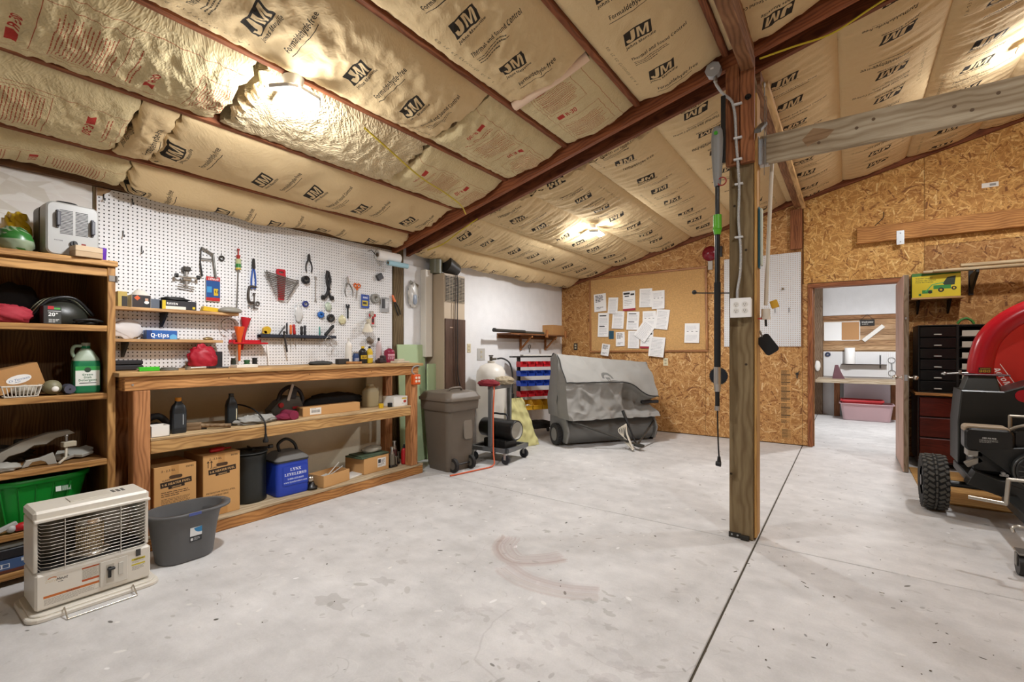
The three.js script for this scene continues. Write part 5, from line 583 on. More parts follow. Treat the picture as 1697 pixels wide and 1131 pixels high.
const bottle = (n, l, z, x, H, r, m, cm, f, cat = 'bottle', yb0 = BT, nk = 0.35) => { const t = thing(n, l, cat, [x, yb0, z], LQ); mesh('body', lathe([[0, 0], [r * 0.92, 0], [r, H * 0.03], [r, H * 0.66], [r * 0.8, H * 0.76], [r * nk, H * 0.84], [r * nk, H * 0.9], [0, H * 0.9]], 0, 0, 0, 22), m, t); mesh('cap', cyl(r * nk * 1.15, r * nk * 1.15, H * 0.12, 0, H * 0.92, 0, 'y', 16), cm, t); if (f) mesh('paper_label', fin(T(new THREE.CylinderGeometry(r + 0.0006, r + 0.0006, H * 0.45, 20, 1, true, -PI * 0.45, PI * 0.9), 0, H * 0.36, 0), -1, false, true), print(128, 128, f, 0.4), t); return t; };
bottle('caulk_bottle', 'tall white nozzle bottle on the bench right end', 4.397, 0.19, 0.25, 0.03, mat('#dedad0', 0.4), mat('#cfccc4', 0.4), null, 'bottle', BT, 0.25); 
bottle('spray_can', 'blue and silver can on the bench', 4.324, 0.2, 0.115, 0.03, mat('#28406e', 0.35), met('#c9c9c9', 0.3), (x, w, h) => { x.fillStyle = '#28406e'; x.fillRect(0, 0, w, h); lines(x, 20, 40, 90, 5, 14, 6, '#e8ebf0'); }, 'can', BT, 0.8);
bottle('oil_bottle', 'black and yellow flat oil bottle on the bench', 4.245, 0.2, 0.17, 0.04, mat('#1c1c1c', 0.35), mat('#d6b11e', 0.4), (x, w, h) => { x.fillStyle = '#1c1c1c'; x.fillRect(0, 0, w, h); x.fillStyle = '#d0aa1e'; x.fillRect(14, 34, 100, 60); lines(x, 26, 48, 76, 3, 14, 7, '#1c1c1c'); });
bottle('yellow_bottle', 'yellow lubricant bottle with black cap', 4.165, 0.2, 0.17, 0.03, mat('#d0b02a', 0.4), BLACK, (x, w, h) => { x.fillStyle = '#d0b02a'; x.fillRect(0, 0, w, h); x.fillStyle = '#f0efe8'; x.fillRect(16, 30, 96, 50); lines(x, 24, 40, 80, 3, 12, 5, '#2b2b2b'); });
one('red_clamp', 'black and red hand clamp lying between the bottles', 'clamp', [BC(0.13, 0.035, 0.05, 0, 0, 0, 0.008), BC(0.05, 0.045, 0.055, 0.03, 0.03, 0, 0.01), BC(0.045, 0.05, 0.052, -0.045, 0, 0.03, 0.008)], mat('#33262a', 0.45), [0.24, BT, 4.06], LQ + 0.2);
{ const t = bottle('red_jug', 'red cleaner jug with pink label at the bench end', 3.87, 0.14, 0.17, 0.055, mat('#8e2340', 0.3), mat('#d6d6d4', 0.4), (x, w, h) => { x.fillStyle = '#8e2340'; x.fillRect(0, 0, w, h); x.fillStyle = '#d7a6b4'; x.fillRect(20, 20, 90, 30); lines(x, 20, 66, 90, 4, 12, 5, '#e6d2d8'); }, 'jug', BT, 0.3); }
bottle('clear_bottle', 'clear narrow bottle with dark cap behind the red jug', 3.955, 0.075, 0.26, 0.03, mat('#c8b4b4', 0.2), BLACK, null);
one('box_of_bits', 'low pile of small boxes and wrappers at the bench end', 'boxes', [BC(0.12, 0.022, 0.09, -0.03, 0, 0, 0.003), BC(0.08, 0.018, 0.07, 0.06, 0, 0.01, 0.003), BC(0.09, 0.018, 0.06, -0.02, 0.0222, 0.01, 0.003)], mat('#c9bda8', 0.6), [0.36, BT, 3.92], LQ + 0.15);
{ const t = thing('orange_outlet', 'orange four-socket power tap hanging on the bench end', 'power tap', [0.5335, 0.90, 3.89], LQ); mesh('box', B(-0.045, 0.045, 0, 0.1, 0, 0.05, 0.008), mat('#d4571a', 0.5), t); for (const x of [-0.018, 0.018]) for (const y of [0.035, 0.068]) mesh('socket', cyl(0.013, 0.013, 0.004, x, y, 0.0515, 'z', 16), mat('#e9d9c4', 0.4), t); mesh('cord', tube([[-0.02, 0.1, 0.03], [-0.06, 0.13, 0.035], [-0.05, 0.17, 0.04], [0.03, 0.185, 0.03], [0.06, 0.17, 0.005]], 0.007, 30), mat('#8d8d8b', 0.5), t); }
// ---------------------------------------------------------------- workbench middle shelf
const MS = 0.697, BS = 0.0995;
{ const t = thing('white_bin', 'small white plastic bin on the bench shelf left end', 'bin', [0.455, MS, 5.99], LQ); mesh('floor_plate', BC(0.095, 0.004, 0.1, 0, 0, 0, 0.001), WHT, t); mesh('walls', [B(-0.05, -0.046, 0, 0.07, -0.05, 0.05, 0.001), B(0.046, 0.05, 0, 0.07, -0.05, 0.05, 0.001), B(-0.05, 0.05, 0, 0.07, 0.046, 0.05, 0.001), B(-0.05, 0.05, 0, 0.07, -0.05, -0.046, 0.001)], WHT, t); }
one('hose_nozzle', 'tangle of black hose fittings behind the white bin', 'fittings', [tube([[-0.07, 0.02, 0], [-0.03, 0.09, 0.01], [0.03, 0.1, 0.0], [0.07, 0.05, 0.02], [0.06, 0.02, -0.02]], 0.022, 30, 10), lump(0.15, 0.06, 0.1, 0.3, 3, 0.3, 16, 3)], mat('#2a2b2e', 0.5), [0.25, MS, 5.95], LQ);
const jug = (n, l, z, x, y, H, w, d, m, cm, neck = 0.5, f) => { const t = thing(n, l, 'bottle', [x, y, z], LQ); const R = (a, b) => rrect(a, b, Math.min(a, b) * 0.25, 3); mesh('body', loft([[0, R(w * 0.94, d * 0.94)], [H * 0.03, R(w, d)], [H * 0.62, R(w, d)], [H * 0.76, R(w * 0.8, d * 0.85)], [H * 0.86, R(w * neck, d * neck)], [H * 0.9, R(w * neck, d * neck)]]), m, t); mesh('cap', cyl(w * neck * 0.5, w * neck * 0.5, H * 0.1, 0, H * 0.94, 0, 'y', 16), cm, t); if (f) mesh('paper_label', label(w * 0.8, H * 0.4, 0, H * 0.35, d / 2 + 0.0008), print(96, 128, f, 0.4), t); };
jug('motor_oil', 'dark motor oil bottle with orange cap on the shelf', 5.868, 0.43, MS, 0.235, 0.085, 0.06, mat('#1e2428', 0.3), mat('#c98222', 0.4), 0.42, (x, w, h) => { x.fillStyle = '#2b3136'; x.fillRect(0, 0, w, h); x.fillStyle = '#aab2b6'; x.fillRect(70, 10, 6, 90); });
jug('motor_oil', 'dark motor oil bottle with black cap on the shelf', 5.527, 0.4, MS, 0.235, 0.072, 0.06, mat('#1b2124', 0.3), BLACK, 0.45, (x, w, h) => { x.fillStyle = '#1f2629'; x.fillRect(0, 0, w, h); x.fillStyle = '#c8c1a2'; x.fillRect(80, 8, 12, 110); });
one('hammer', 'small sledge with pale wooden handle lying on the shelf', 'hammer', [bar([-0.05, 0.03, -0.03], [0.14, 0.016, 0.075], 0.014, 12), T(B(-0.055, 0.055, 0, 0.05, -0.022, 0.022, 0.005), -0.06, 0, -0.04, 0, -0.5, 0)], W('#9a8264', 'plain'), [0.42, MS, 5.71], LQ);
one('flat_bar', 'flat dark metal bars lying on the shelf', 'bars', [T(B(-0.12, 0.12, 0, 0.008, -0.02, 0.02, 0.001), 0, 0, 0, 0, -0.35, 0), T(B(-0.13, 0.13, 0.0082, 0.015, -0.012, 0.012, 0.001), 0.01, 0, -0.02, 0, -0.2, 0)], mat('#3a3834', 0.5), [0.36, MS, 5.80], LQ);
one('grey_rag', 'rumpled light grey rag draped on the shelf', 'rag', lump(0.3, 0.06, 0.16, 0.4, 3, 0.45, 30, 31), mat('#9c9b95', 0.9), [0.42, MS, 5.37], LQ);
one('red_towel', 'rolled dark red towel on the shelf edge', 'towel', [T(cyl(0.036, 0.036, 0.15, 0, 0.036, 0, 'z', 20), 0, 0, 0), T(lump(0.17, 0.05, 0.14, 0.25, 3, 0.4, 20, 41), -0.02, 0, 0)], mat('#7d1f3c', 0.9), [0.43, MS, 5.11], LQ);
one('loose_power_cable', 'black power cord hanging over the shelf edge', 'cord', [tube([[-0.08, 0.12, -0.3], [-0.05, 0.13, -0.15], [-0.02, 0.1, 0.0], [0.0, 0.04, 0.09], [0.005, 0.0, 0.112], [0.006, -0.09, 0.118]], 0.006, 40), T(lathe([[0.008, 0.05], [0.012, 0.02], [0.02, 0.0], [0.018, -0.012], [0, -0.012]], 0, 0, 0, 14), 0.006, -0.12, 0.118)], BLACK, [0.43, MS, 5.36], LQ);
{ const t = thing('chain_saw', 'red and black cordless saw lying on the bench shelf', 'saw', [0.24, MS, 5.05], LQ); mesh('motor_body', T(ext([[-0.11, 0.0], [0.1, 0.0], [0.13, 0.06], [0.1, 0.14], [0.02, 0.15], [-0.06, 0.11], [-0.12, 0.05]], 0.1, 0.01), 0, 0.01, -0.05), mat('#55544e', 0.5), t); mesh('rear_handle', tube([[0.1, 0.05, 0], [0.16, 0.1, 0], [0.14, 0.19, 0], [0.05, 0.24, 0], [-0.02, 0.2, 0], [-0.05, 0.13, 0]], 0.016, 40, 9), mat('#272427', 0.5), t); mesh('front_guard', T(B(-0.035, 0.035, 0.15, 0.235, 0.056, 0.07, 0.005), 0.0, 0, 0, 0, 0, -0.2), mat('#1e1d1f', 0.5), t); mesh('silver_lever', T(B(-0.01, 0.014, -0.07, 0.07, 0, 0.008, 0.003), 0.01, 0.2, 0.075, 0, 0, -0.3), met('#cfcbc4', 0.3), t); mesh('red_button', cyl(0.02, 0.02, 0.02, -0.06, 0.1, 0.066, 'z', 16), mat('#b01b20', 0.4), t); mesh('guide_arm', bar([-0.1, 0.04, 0.03], [-0.26, 0.01, 0.08], 0.014, 8, 0.01), mat('#8b887e', 0.4), t); mesh('badge', label(0.05, 0.02, 0.06, 0.07, 0.0715), mat('#a61e26', 0.4), t); }
{ const t = thing('long_carton', 'long narrow cardboard carton with shipping label', 'box', [0.38, MS, 4.72], LQ - 0.02); mesh('carton', BC(0.54, 0.075, 0.1, 0, 0, 0, 0.002), CARD2, t); mesh('shipping_label', label(0.1, 0.055, -0.16, 0.038, 0.0508), print(128, 72, (x, w, h) => { x.fillStyle = '#e6e4de'; x.fillRect(0, 0, w, h); for (let i = 0; i < 22; i++) x.fillStyle = '#333', x.fillRect(14 + i * 4.6, 22, 1 + (i % 3), 30); lines(x, 14, 8, 90, 1, 8, 5, '#555'); }), t); mesh('open_end', B(-0.2703, -0.2701, 0.008, 0.067, -0.04, 0.04, 0), mat('#7b5a33', 0.9), t); }
one('black_duffel', 'long black fabric bag behind the cardboard carton', 'bag', lump(0.62, 0.15, 0.14, 0.2, 2, 0.35, 26, 7), mat('#171718', 0.8), [0.13, MS, 4.52], LQ);
jug('cream_jug', 'cream plastic jug at the right end of the shelf', 4.20, 0.26, MS, 0.22, 0.14, 0.12, mat('#d3cba8', 0.45), mat('#c9c2a4', 0.45), 0.45);
one('yellow_spool', 'small yellow round spool on the shelf', 'spool', cyl(0.022, 0.024, 0.04, 0, 0.02, 0, 'y', 16), YEL, [0.46, MS, 4.235]); one('black_spool', 'small black round spool beside the yellow one', 'spool', cyl(0.022, 0.022, 0.038, 0, 0.019, 0, 'y', 16), BLACK, [0.46, MS, 4.13]);
bx('tool_carton', 'white carton with red printed picture on the shelf', 4.03, 0.42, MS, 0.17, 0.095, 0.16, mat('#e2e0da', 0.7), (x, w, h) => { x.fillStyle = '#e2e0da'; x.fillRect(0, 0, w, h); x.fillStyle = '#b33a2a'; x.beginPath(); x.ellipse(206, 76, 30, 20, 0, 0, 7); x.fill(); x.fillStyle = '#d2b02c'; x.fillRect(150, 20, 90, 20); lines(x, 150, 100, 80, 1, 10, 6, '#333'); });
one('leaning_panel', 'pale cream board leaning behind the cream jug', 'panel', B(-0.10, 0.10, 0, 0.27, -0.008, 0.008, 0.002), mat('#d9d0b4', 0.7), [0.10, MS, 4.03], LQ);
// ---------------------------------------------------------------- bottom of the workbench
const fuel = (l, z, x, ry, H, arrows) => { const t = thing('fuel_carton', l, 'box', [x, BS, z], LQ + ry, 'heater fuel cartons'); mesh('carton', BC(0.24, H, 0.3, 0, 0, 0, 0.003), mat('#c4955c', 0.85), t);
  mesh('printed_face', label(0.236, H - 0.004, 0, H / 2, 0.1508), print(384, Math.round(384 * H / 0.236), (x, w, h) => { x.fillStyle = '#c99a60'; x.fillRect(0, 0, w, h); x.fillStyle = '#bb8a4f'; x.fillRect(150, 0, 70, h * 0.18); x.fillRect(170, h * 0.8, 80, h * 0.2); word(x, '2 - 2.5 GL', 60, 46, 30, '#3a2a18'); word(x, 'EKP85', 286, 34, 26, '#3a2a18'); x.fillStyle = '#2a1d12'; x.save(); x.translate(192, 190); x.rotate(-0.06); x.fillRect(-140, -34, 290, 58); x.fillRect(-70, 22, 150, 28); word(x, '1-K HEATER FUEL', 4, -4, 33, '#d8ae74', 'bold', 'sans-serif', 'center'); word(x, 'KEROSENE', 6, 36, 18, '#d8ae74', 'bold', 'sans-serif', 'center'); word(x, 'KLEAN', -120, -50, 22, '#3a2a18'); x.restore();
    if (arrows) { x.fillStyle = '#3a2a18'; for (const a of [44, 78]) { x.fillRect(a, 80, 8, 60); x.beginPath(); x.moveTo(a - 10, 84); x.lineTo(a + 4, 58); x.lineTo(a + 18, 84); x.fill(); } word(x, 'PETROLEUM DISTILLATES.', 30, h * 0.62, 25, '#3a2a18'); word(x, 'COMBUSTIBLE', 90, h * 0.67, 25, '#3a2a18'); } else { lines(x, 60, 268, 270, 3, 20, 9, '#5a4026'); lines(x, 60, 340, 270, 8, 14, 6, '#6a4c2c'); } }, 0.85), t);
  mesh('hand_hole', T(ext(rrect(0.075, 0.022, 0.011), 0.002, 0), 0, H - 0.075, 0.1505), mat('#4a3420', 0.9), t); };
fuel('heater fuel carton with hand hole, left one of two', 5.905, 0.33, 0.04, 0.4, false); fuel('heater fuel carton with upright arrows, right one of two', 5.625, 0.33, 0.02, 0.425, true);
one('red_screwdriver', 'red-handled screwdriver lying on the fuel carton', 'screwdriver', [T(lathe([[0, -0.05], [0.014, -0.045], [0.018, 0], [0.015, 0.045], [0, 0.05]], 0, 0, 0, 14), 0, 0.018, 0, 0, 0, PI / 2), bar([0.045, 0.018, 0], [0.1, 0.016, 0], 0.005)], RED, [0.42, BS + 0.426, 5.63], LQ + 0.15);
{ const t = thing('black_drum', 'round black metal drum with clamped lid', 'drum', [0.30, BS, 5.362]); mesh('body', lathe([[0, 0], [0.122, 0], [0.127, 0.012], [0.122, 0.024], [0.122, 0.33], [0.127, 0.345], [0.127, 0.36], [0, 0.362]], 0, 0, 0, 32), mat('#1b1f1d', 0.4), t); mesh('lid', lathe([[0, 0.363], [0.128, 0.363], [0.132, 0.37], [0.128, 0.378], [0.1, 0.374], [0, 0.374]], 0, 0, 0, 32), mat('#23282a', 0.4), t); mesh('lid_ring', tor(0.131, 0.005, 0, 0.368, 0, PI / 2, 0, 0, 2 * PI, 32, 6), mat('#4b5154', 0.4), t); }
one('pipe_wrench', 'dark lug wrench lying across the drum lid', 'wrench', [bar([-0.15, 0.012, -0.06], [0.12, 0.012, 0.05], 0.009), cyl(0.015, 0.015, 0.03, 0.13, 0.015, 0.055, 'x'), bar([0.0, 0.012, 0.06], [0.03, 0.012, -0.1], 0.008), sph(0.02, -0.15, 0.02, -0.06)], mat('#2a2b2c', 0.45, { metalness: 0.3 }), [0.30, BS + 0.376, 5.35], LQ);
{ const t = thing('leveler_bag', 'bright blue bag with grey lid and white lettering', 'bag', [0.33, BS, 5.085], LQ - 0.03); const R = (a, b) => rrect(a, b, 0.03, 3); mesh('body', loft([[0, R(0.25, 0.24)], [0.01, R(0.262, 0.252)], [0.14, R(0.268, 0.258)], [0.265, R(0.262, 0.25)]]), mat('#1f3fae', 0.45), t); mesh('lid', loft([[0.266, R(0.268, 0.256)], [0.285, R(0.268, 0.256)], [0.33, R(0.18, 0.16)], [0.332, R(0.1, 0.1)]]), mat('#6d6c69', 0.7), t); mesh('zip_band', loft([[0.262, R(0.271, 0.259)], [0.276, R(0.271, 0.259)]], false, false), mat('#2b2b2d', 0.6), t); mesh('carry_strap', tube([[-0.05, 0.33, 0], [-0.06, 0.39, 0], [0.0, 0.425, 0], [0.07, 0.38, 0], [0.09, 0.3, 0.02]], 0.012, 36, 6), BLACK, t);
  mesh('lettering', label(0.2, 0.15, 0.015, 0.155, 0.1315), print(256, 192, (x, w, h) => { x.fillStyle = '#1f3fae'; x.fillRect(0, 0, w, h); word(x, 'LYNX', 128, 36, 40, '#f0f2f5', 'bold', 'serif', 'center'); word(x, 'LEVELERS\u00ae', 128, 84, 38, '#f0f2f5', 'bold', 'serif', 'center'); word(x, '1-800-453-8605', 128, 130, 24, '#e2e6ee', 'bold', 'serif', 'center'); word(x, 'www.lynxlevelers.com', 128, 162, 21, '#e2e6ee', 'bold', 'serif', 'center'); }, 0.45), t); }
{ const t = thing('hitch_ball', 'chrome trailer hitch ball on its base', 'hitch ball', [0.44, BS, 4.925], LQ); mesh('base', lathe([[0, 0], [0.045, 0], [0.045, 0.02], [0.03, 0.03], [0.02, 0.05], [0.018, 0.06], [0, 0.06]], 0, 0, 0, 20), DKM, t); mesh('ball', sph(0.03, -0.012, 0.085, 0, 1, 18), met('#b9b2a6', 0.25), t); }
one('grey_cone', 'dented grey sheet metal cone behind the hitch ball', 'cone', lathe([[0.0, 0.17], [0.012, 0.17], [0.055, 0.03], [0.06, 0.0], [0.056, 0.0]], 0, 0, 0, 18), mat('#77746b', 0.4), [0.16, BS, 4.87]);
const openBox = (n, l, z, x, y, w, h, d, ry = 0) => { const t = thing(n, l, 'box', [x, y, z], LQ + ry); mesh('bottom', BC(w, 0.004, d, 0, 0, 0, 0), CARD2, t); for (const [a, b, c, e] of [[-w / 2, -w / 2 + 0.004, -d / 2, d / 2], [w / 2 - 0.004, w / 2, -d / 2, d / 2], [-w / 2 + 0.004, w / 2 - 0.004, d / 2 - 0.004, d / 2], [-w / 2 + 0.004, w / 2 - 0.004, -d / 2, -d / 2 + 0.004]]) mesh('side', B(a, b, 0.0, h, c, e, 0.0005), CARD2, t); return t; };
openBox('open_carton', 'shallow open cardboard box of odds and ends', 4.735, 0.4, BS, 0.28, 0.1, 0.18, 0.15);
one('white_papers', 'white papers and rods sticking out of the shallow open box', 'papers', [T(B(-0.07, 0.05, 0, 0.04, -0.05, 0.05, 0.002), -0.02, 0.02, 0, 0, 0.2, 0.1), bar([-0.06, 0.03, 0.02], [0.13, 0.14, -0.04], 0.005), bar([-0.02, 0.03, -0.02], [0.12, 0.12, 0.03], 0.005)], mat('#c3bfb4', 0.6), [0.39, BS + 0.005, 4.74], LQ);
one('paper_plate', 'white printed sheet lying between the boxes', 'paper', T(B(-0.11, 0.11, 0, 0.012, -0.07, 0.07, 0.002), 0, 0, 0), mat('#e0ded8', 0.7), [0.36, BS, 4.49], LQ + 0.25);
{ const t = openBox('parts_carton', 'brown cardboard box piled with folders on the bottom shelf', 4.27, 0.3, BS, 0.29, 0.145, 0.27, 0.03); mesh('shipping_label', label(0.1, 0.085, 0.06, 0.08, 0.1358), print(128, 110, (x, w, h) => { x.fillStyle = '#e3e1dc'; x.fillRect(0, 0, w, h); x.fillStyle = '#333'; x.fillRect(10, 14, 40, 46); lines(x, 58, 20, 60, 4, 14, 6, '#444'); lines(x, 10, 76, 100, 2, 12, 5, '#444'); }), t); }
one('green_folder', 'dark green folders lying on the brown box', 'folder', [T(B(-0.17, 0.17, 0, 0.012, -0.11, 0.11, 0.002), 0, 0, 0, 0, 0.1, 0), T(B(-0.14, 0.16, 0.0122, 0.02, -0.1, 0.1, 0.002), 0, 0, 0, 0, -0.06, 0)], mat('#45553f', 0.6), [0.32, BS + 0.1455, 4.28], LQ);
one('clear_pouch', 'rolled grey plastic pouch on top of the folders', 'pouch', T(lump(0.22, 0.06, 0.12, 0.25, 2.6, 0.3, 22, 51), 0, 0, 0), mat('#9d998c', 0.35), [0.32, BS + 0.168, 4.235], LQ);
const jack = (l, z, x, H, c) => { const t = thing('bottle_jack', l, 'jack', [x, BS, z], LQ, 'bottle jacks'); mesh('base', BC(0.085, 0.022, 0.07, 0, 0, 0, 0.004), DKM, t); mesh('cylinder', cyl(0.03, 0.026, H * 0.6, 0, H * 0.32, 0), mat(c, 0.35), t); mesh('ram', [cyl(0.02, 0.016, H * 0.16, 0, H * 0.68, 0), cyl(0.012, 0.012, H * 0.22, 0, H * 0.82, 0), cyl(0.018, 0.018, 0.012, 0, H * 0.94, 0)], CHROME, t); mesh('pump', [cyl(0.01, 0.01, H * 0.45, 0.035, H * 0.25, 0.02), B(0.02, 0.05, H * 0.42, H * 0.5, 0.01, 0.03, 0.003)], met('#7b7568', 0.4), t); };
jack('greasy bottle jack, left of three at the bench end', 4.055, 0.4, 0.2, '#6d6658'); jack('dark red bottle jack in the middle of three', 3.965, 0.33, 0.24, '#4a2320');
{ const t = thing('red_flask', 'small red flask standing at the bench end', 'bottle', [0.405, BS, 3.905]); mesh('body', lathe([[0, 0], [0.028, 0], [0.03, 0.01], [0.03, 0.13], [0.02, 0.15], [0.013, 0.16], [0, 0.16]], 0, 0, 0, 20), mat('#ae1f22', 0.35), t); mesh('cap', [cyl(0.014, 0.014, 0.02, 0, 0.171, 0), cyl(0.009, 0.009, 0.016, 0, 0.188, 0)], BLK2, t); }
// ---------------------------------------------------------------- white wall: furnace, tank, shelf, bins
{ const t = thing('parts_pouch', 'clear plastic parts pouch pinned to the white wall panel', 'pouch', [0.032, 1.72, 3.46], LQ); mesh('pouch', T(lump(0.15, 0.27, 0.04, 0.35, 3, 0.0, 22, 4), 0, 0, 0.022), mat('#c4c2bc', 0.25), t); mesh('contents', T(lump(0.07, 0.12, 0.03, 0.3, 4, 0, 14, 2), 0.01, 0.03, 0.036), mat('#8c97a6', 0.4), t); mesh('header_flap', T(B(-0.06, 0.07, 0, 0.035, 0, 0.006, 0.002), 0.01, 0.25, 0.012, 0, 0, -0.3), mat('#7d7666', 0.5), t); }
{ const t = thing('wall_furnace', 'tall tan and woodgrain wall furnace with louvred grille', 'furnace', [0.001, 0, 3.21], LQ);
  const TN = mat('#b7a68e', 0.45), BRW = W('#5d4434', 'fine', 0.5); mesh('cabinet', B(0.0, 0.36, 0.0, 2.12, 0.0, 0.285, 0.006), TN, t);
  mesh('grille_frame', B(0.012, 0.35, 1.79, 2.105, 0.286, 0.292, 0.003), mat('#a5967f', 0.45), t); mesh('grille_backing', B(0.02, 0.342, 1.80, 2.095, 0.2925, 0.2935, 0), mat('#141210', 0.7), t); for (let i = 0; i < 18; i++) mesh('louvre', T(B(0.021, 0.341, -0.002, 0.003, 0, 0.007, 0.0005), 0, 1.807 + i * 0.0164, 0.2945, 0, 0, 0), mat('#b3a48c', 0.45), t); for (let i = 0; i < 5; i++) mesh('grille_bar', B(0.07 + i * 0.054, 0.074 + i * 0.054, 1.80, 2.095, 0.301, 0.306, 0.001), mat('#b3a48c', 0.45), t);
  mesh('lower_door', B(0.008, 0.352, 0.12, 1.60, 0.286, 0.302, 0.003), BRW, t); mesh('badge', label(0.06, 0.014, 0.11, 1.50, 0.3028), print(128, 32, (x) => { x.fillStyle = '#7a5f4a'; x.fillRect(0, 0, 128, 32); word(x, 'Coleman', 6, 17, 24, '#d9cdb8', 'bold italic'); }), t);
  for (let i = 1; i < 6; i++) mesh('groove', B(0.008 + i * 0.057, 0.010 + i * 0.057, 0.125, 1.59, 0.3022, 0.3026, 0), mat('#3d2b20', 0.7), t); }
one('side_panel_board', 'tall narrow cream panel standing beside the furnace', 'panel', B(-0.055, 0.055, 0, 1.0, -0.02, 0.07, 0.006), mat('#ddd8cc', 0.5), [0.052, 1.16, 3.28], LQ);
{ const t = thing('vent_duct', 'curved black and grey vent pipe above the furnace', 'duct', [0.14, 2.125, 3.1], LQ); mesh('collar', cyl(0.075, 0.075, 0.16, -0.09, 0.08, 0, 'y', 24), mat('#6b6b58', 0.4), t); mesh('elbow', [0, 1, 2, 3, 4].map(i => T(cyl(0.1 - i * 0.003, 0.098 - i * 0.003, 0.04, 0, 0, 0, 'x', 24), 0.02 + i * 0.035, 0.1 - i * 0.012 + 0.015, 0.06, 0, 0, -0.25 - i * 0.05)), mat('#2e2d2b', 0.4), t); mesh('end_plate', T(cyl(0.07, 0.07, 0.012, 0, 0, 0, 'x', 24), 0.195, 0.075, 0.06, 0, 0, -0.5), met('#c9c9c4', 0.3), t); }
one('hanging_cord', 'long black cord dangling down the furnace front', 'cord', tube([[0.20, 2.13, 0.30], [0.2, 2.05, 0.315], [0.19, 1.7, 0.318], [0.195, 1.3, 0.318], [0.2, 0.95, 0.318], [0.27, 0.72, 0.322], [0.30, 0.62, 0.325]], 0.006, 50), mat('#1c1a18', 0.5), [0.001, 0, 3.21], LQ);
one('hanging_cord', 'thin brown cord dangling left of the black one', 'cord', tube([[0.17, 2.13, 0.30], [0.165, 2.05, 0.315], [0.15, 1.6, 0.318], [0.155, 1.1, 0.318], [0.17, 0.85, 0.318], [0.24, 0.66, 0.322]], 0.0045, 50), mat('#3b2c24', 0.5), [0.001, 0, 3.21], LQ);
const plate = (l, p, ry, c = '#cfc4a4', w = 0.07, h = 0.115) => { const t = thing('wall_outlet', l, 'outlet', p, ry, 'wall outlets'); mesh('plate', B(-w / 2, w / 2, 0, h, 0.0, 0.006, 0.002), mat(c, 0.4), t); for (const y of [0.3, 0.7]) mesh('socket', B(-0.016, 0.016, h * y - 0.014, h * y + 0.014, 0.0062, 0.0085, 0.002), mat('#b9ae90', 0.4), t); };
plate('beige wall outlet beside the furnace', [0.001, 1.205, 2.45], LQ); plate('tan outlet on the osb wall under the cork board', [1.79, 1.0, 0.001], 0, '#e3d9b8'); plate('grey metal outlet plate behind the propane tank valve', [0.001, 1.1, 2.2], LQ, '#b4b2ac', 0.16, 0.16); plate('small dark outlet on the osb wall left of the cork board', [0.27, 1.235, 0.001], 0, '#3a332c');
// green panel leaning
{ const m = mat('#a9bd93', 0.7); one('green_drywall_sheet', 'pale green board leaning on the wall behind the bench end', 'panel', T(B(-0.2, 0.2, 0, 1.30, -0.008, 0.008, 0.003), 0, 0, 0, -0.05, 0, 0), m, [0.125, 0.002, 3.5], LQ); one('green_drywall_sheet', 'lower pale green board next to the furnace', 'panel', T(B(-0.11, 0.11, 0, 1.08, -0.008, 0.008, 0.003), 0, 0, 0, 0, 0, 0), m, [0.15, 0.002, 3.235], LQ); }
// wall shelf with tubes
{ const t = thing('bracket_shelf', 'dark wooden bracket shelf on the white wall', 'shelf', [0.001, 1.455, 1.95], LQ); const DW = W('#8a5b36', 'fir', 0.65), OW = W('#b87a42', 'fir', 0.6); mesh('board', B(0.1, 1.72, 0, 0.022, 0.0, 0.25, 0.003), DW, t); mesh('wall_cleat', B(0.1, 1.72, -0.05, -0.0005, 0.0, 0.02, 0.003), DW, t);
  for (const x of [0.67, 1.38]) { mesh('bracket', [B(x - 0.015, x + 0.015, -0.22, -0.051, 0.0, 0.03, 0.003), B(x - 0.015, x + 0.015, -0.035, -0.0005, 0.0205, 0.23, 0.003), T(B(-0.012, 0.012, -0.13, 0.11, -0.012, 0.012, 0.003), x, -0.11, 0.115, -PI / 4 - PI / 2 + 0.0, 0, 0)], OW, t); } for (const x of [1.02, 1.6]) mesh('stop_block', B(x - 0.02, x + 0.02, -0.03, 0.09, 0.251, 0.28, 0.004), OW, t); }
one('dark_pipe', 'long dark pipe lying on the bracket shelf', 'pipe', [cyl(0.023, 0.023, 0.72, 0, 0.024, 0, 'x', 16), cyl(0.027, 0.027, 0.03, -0.36, 0.0275, 0, 'x', 16)], mat('#2b2a26', 0.4), [0.2, 1.478, 1.8], LQ);
one('grey_tube', 'second shorter dark tube with pale end on the shelf', 'tube', cyl(0.02, 0.02, 0.62, 0, 0.021, 0, 'x', 16), mat('#46443c', 0.5), [0.13, 1.478, 1.12], LQ);
one('shelf_carton', 'brown cardboard carton on the wall shelf by the corner', 'box', [BC(0.34, 0.16, 0.2, 0, 0, 0, 0.003)], mat('#a97d4c', 0.85), [0.105, 1.478, 0.47], LQ);
one('key_bunch', 'small bunch of keys hanging under the wall shelf', 'keys', [tor(0.03, 0.004, 0, 0, 0.006), B(-0.012, 0.012, -0.09, -0.028, 0.002, 0.009, 0.003)], mat('#6e6858', 0.5), [0.002, 1.29, 1.02], LQ);
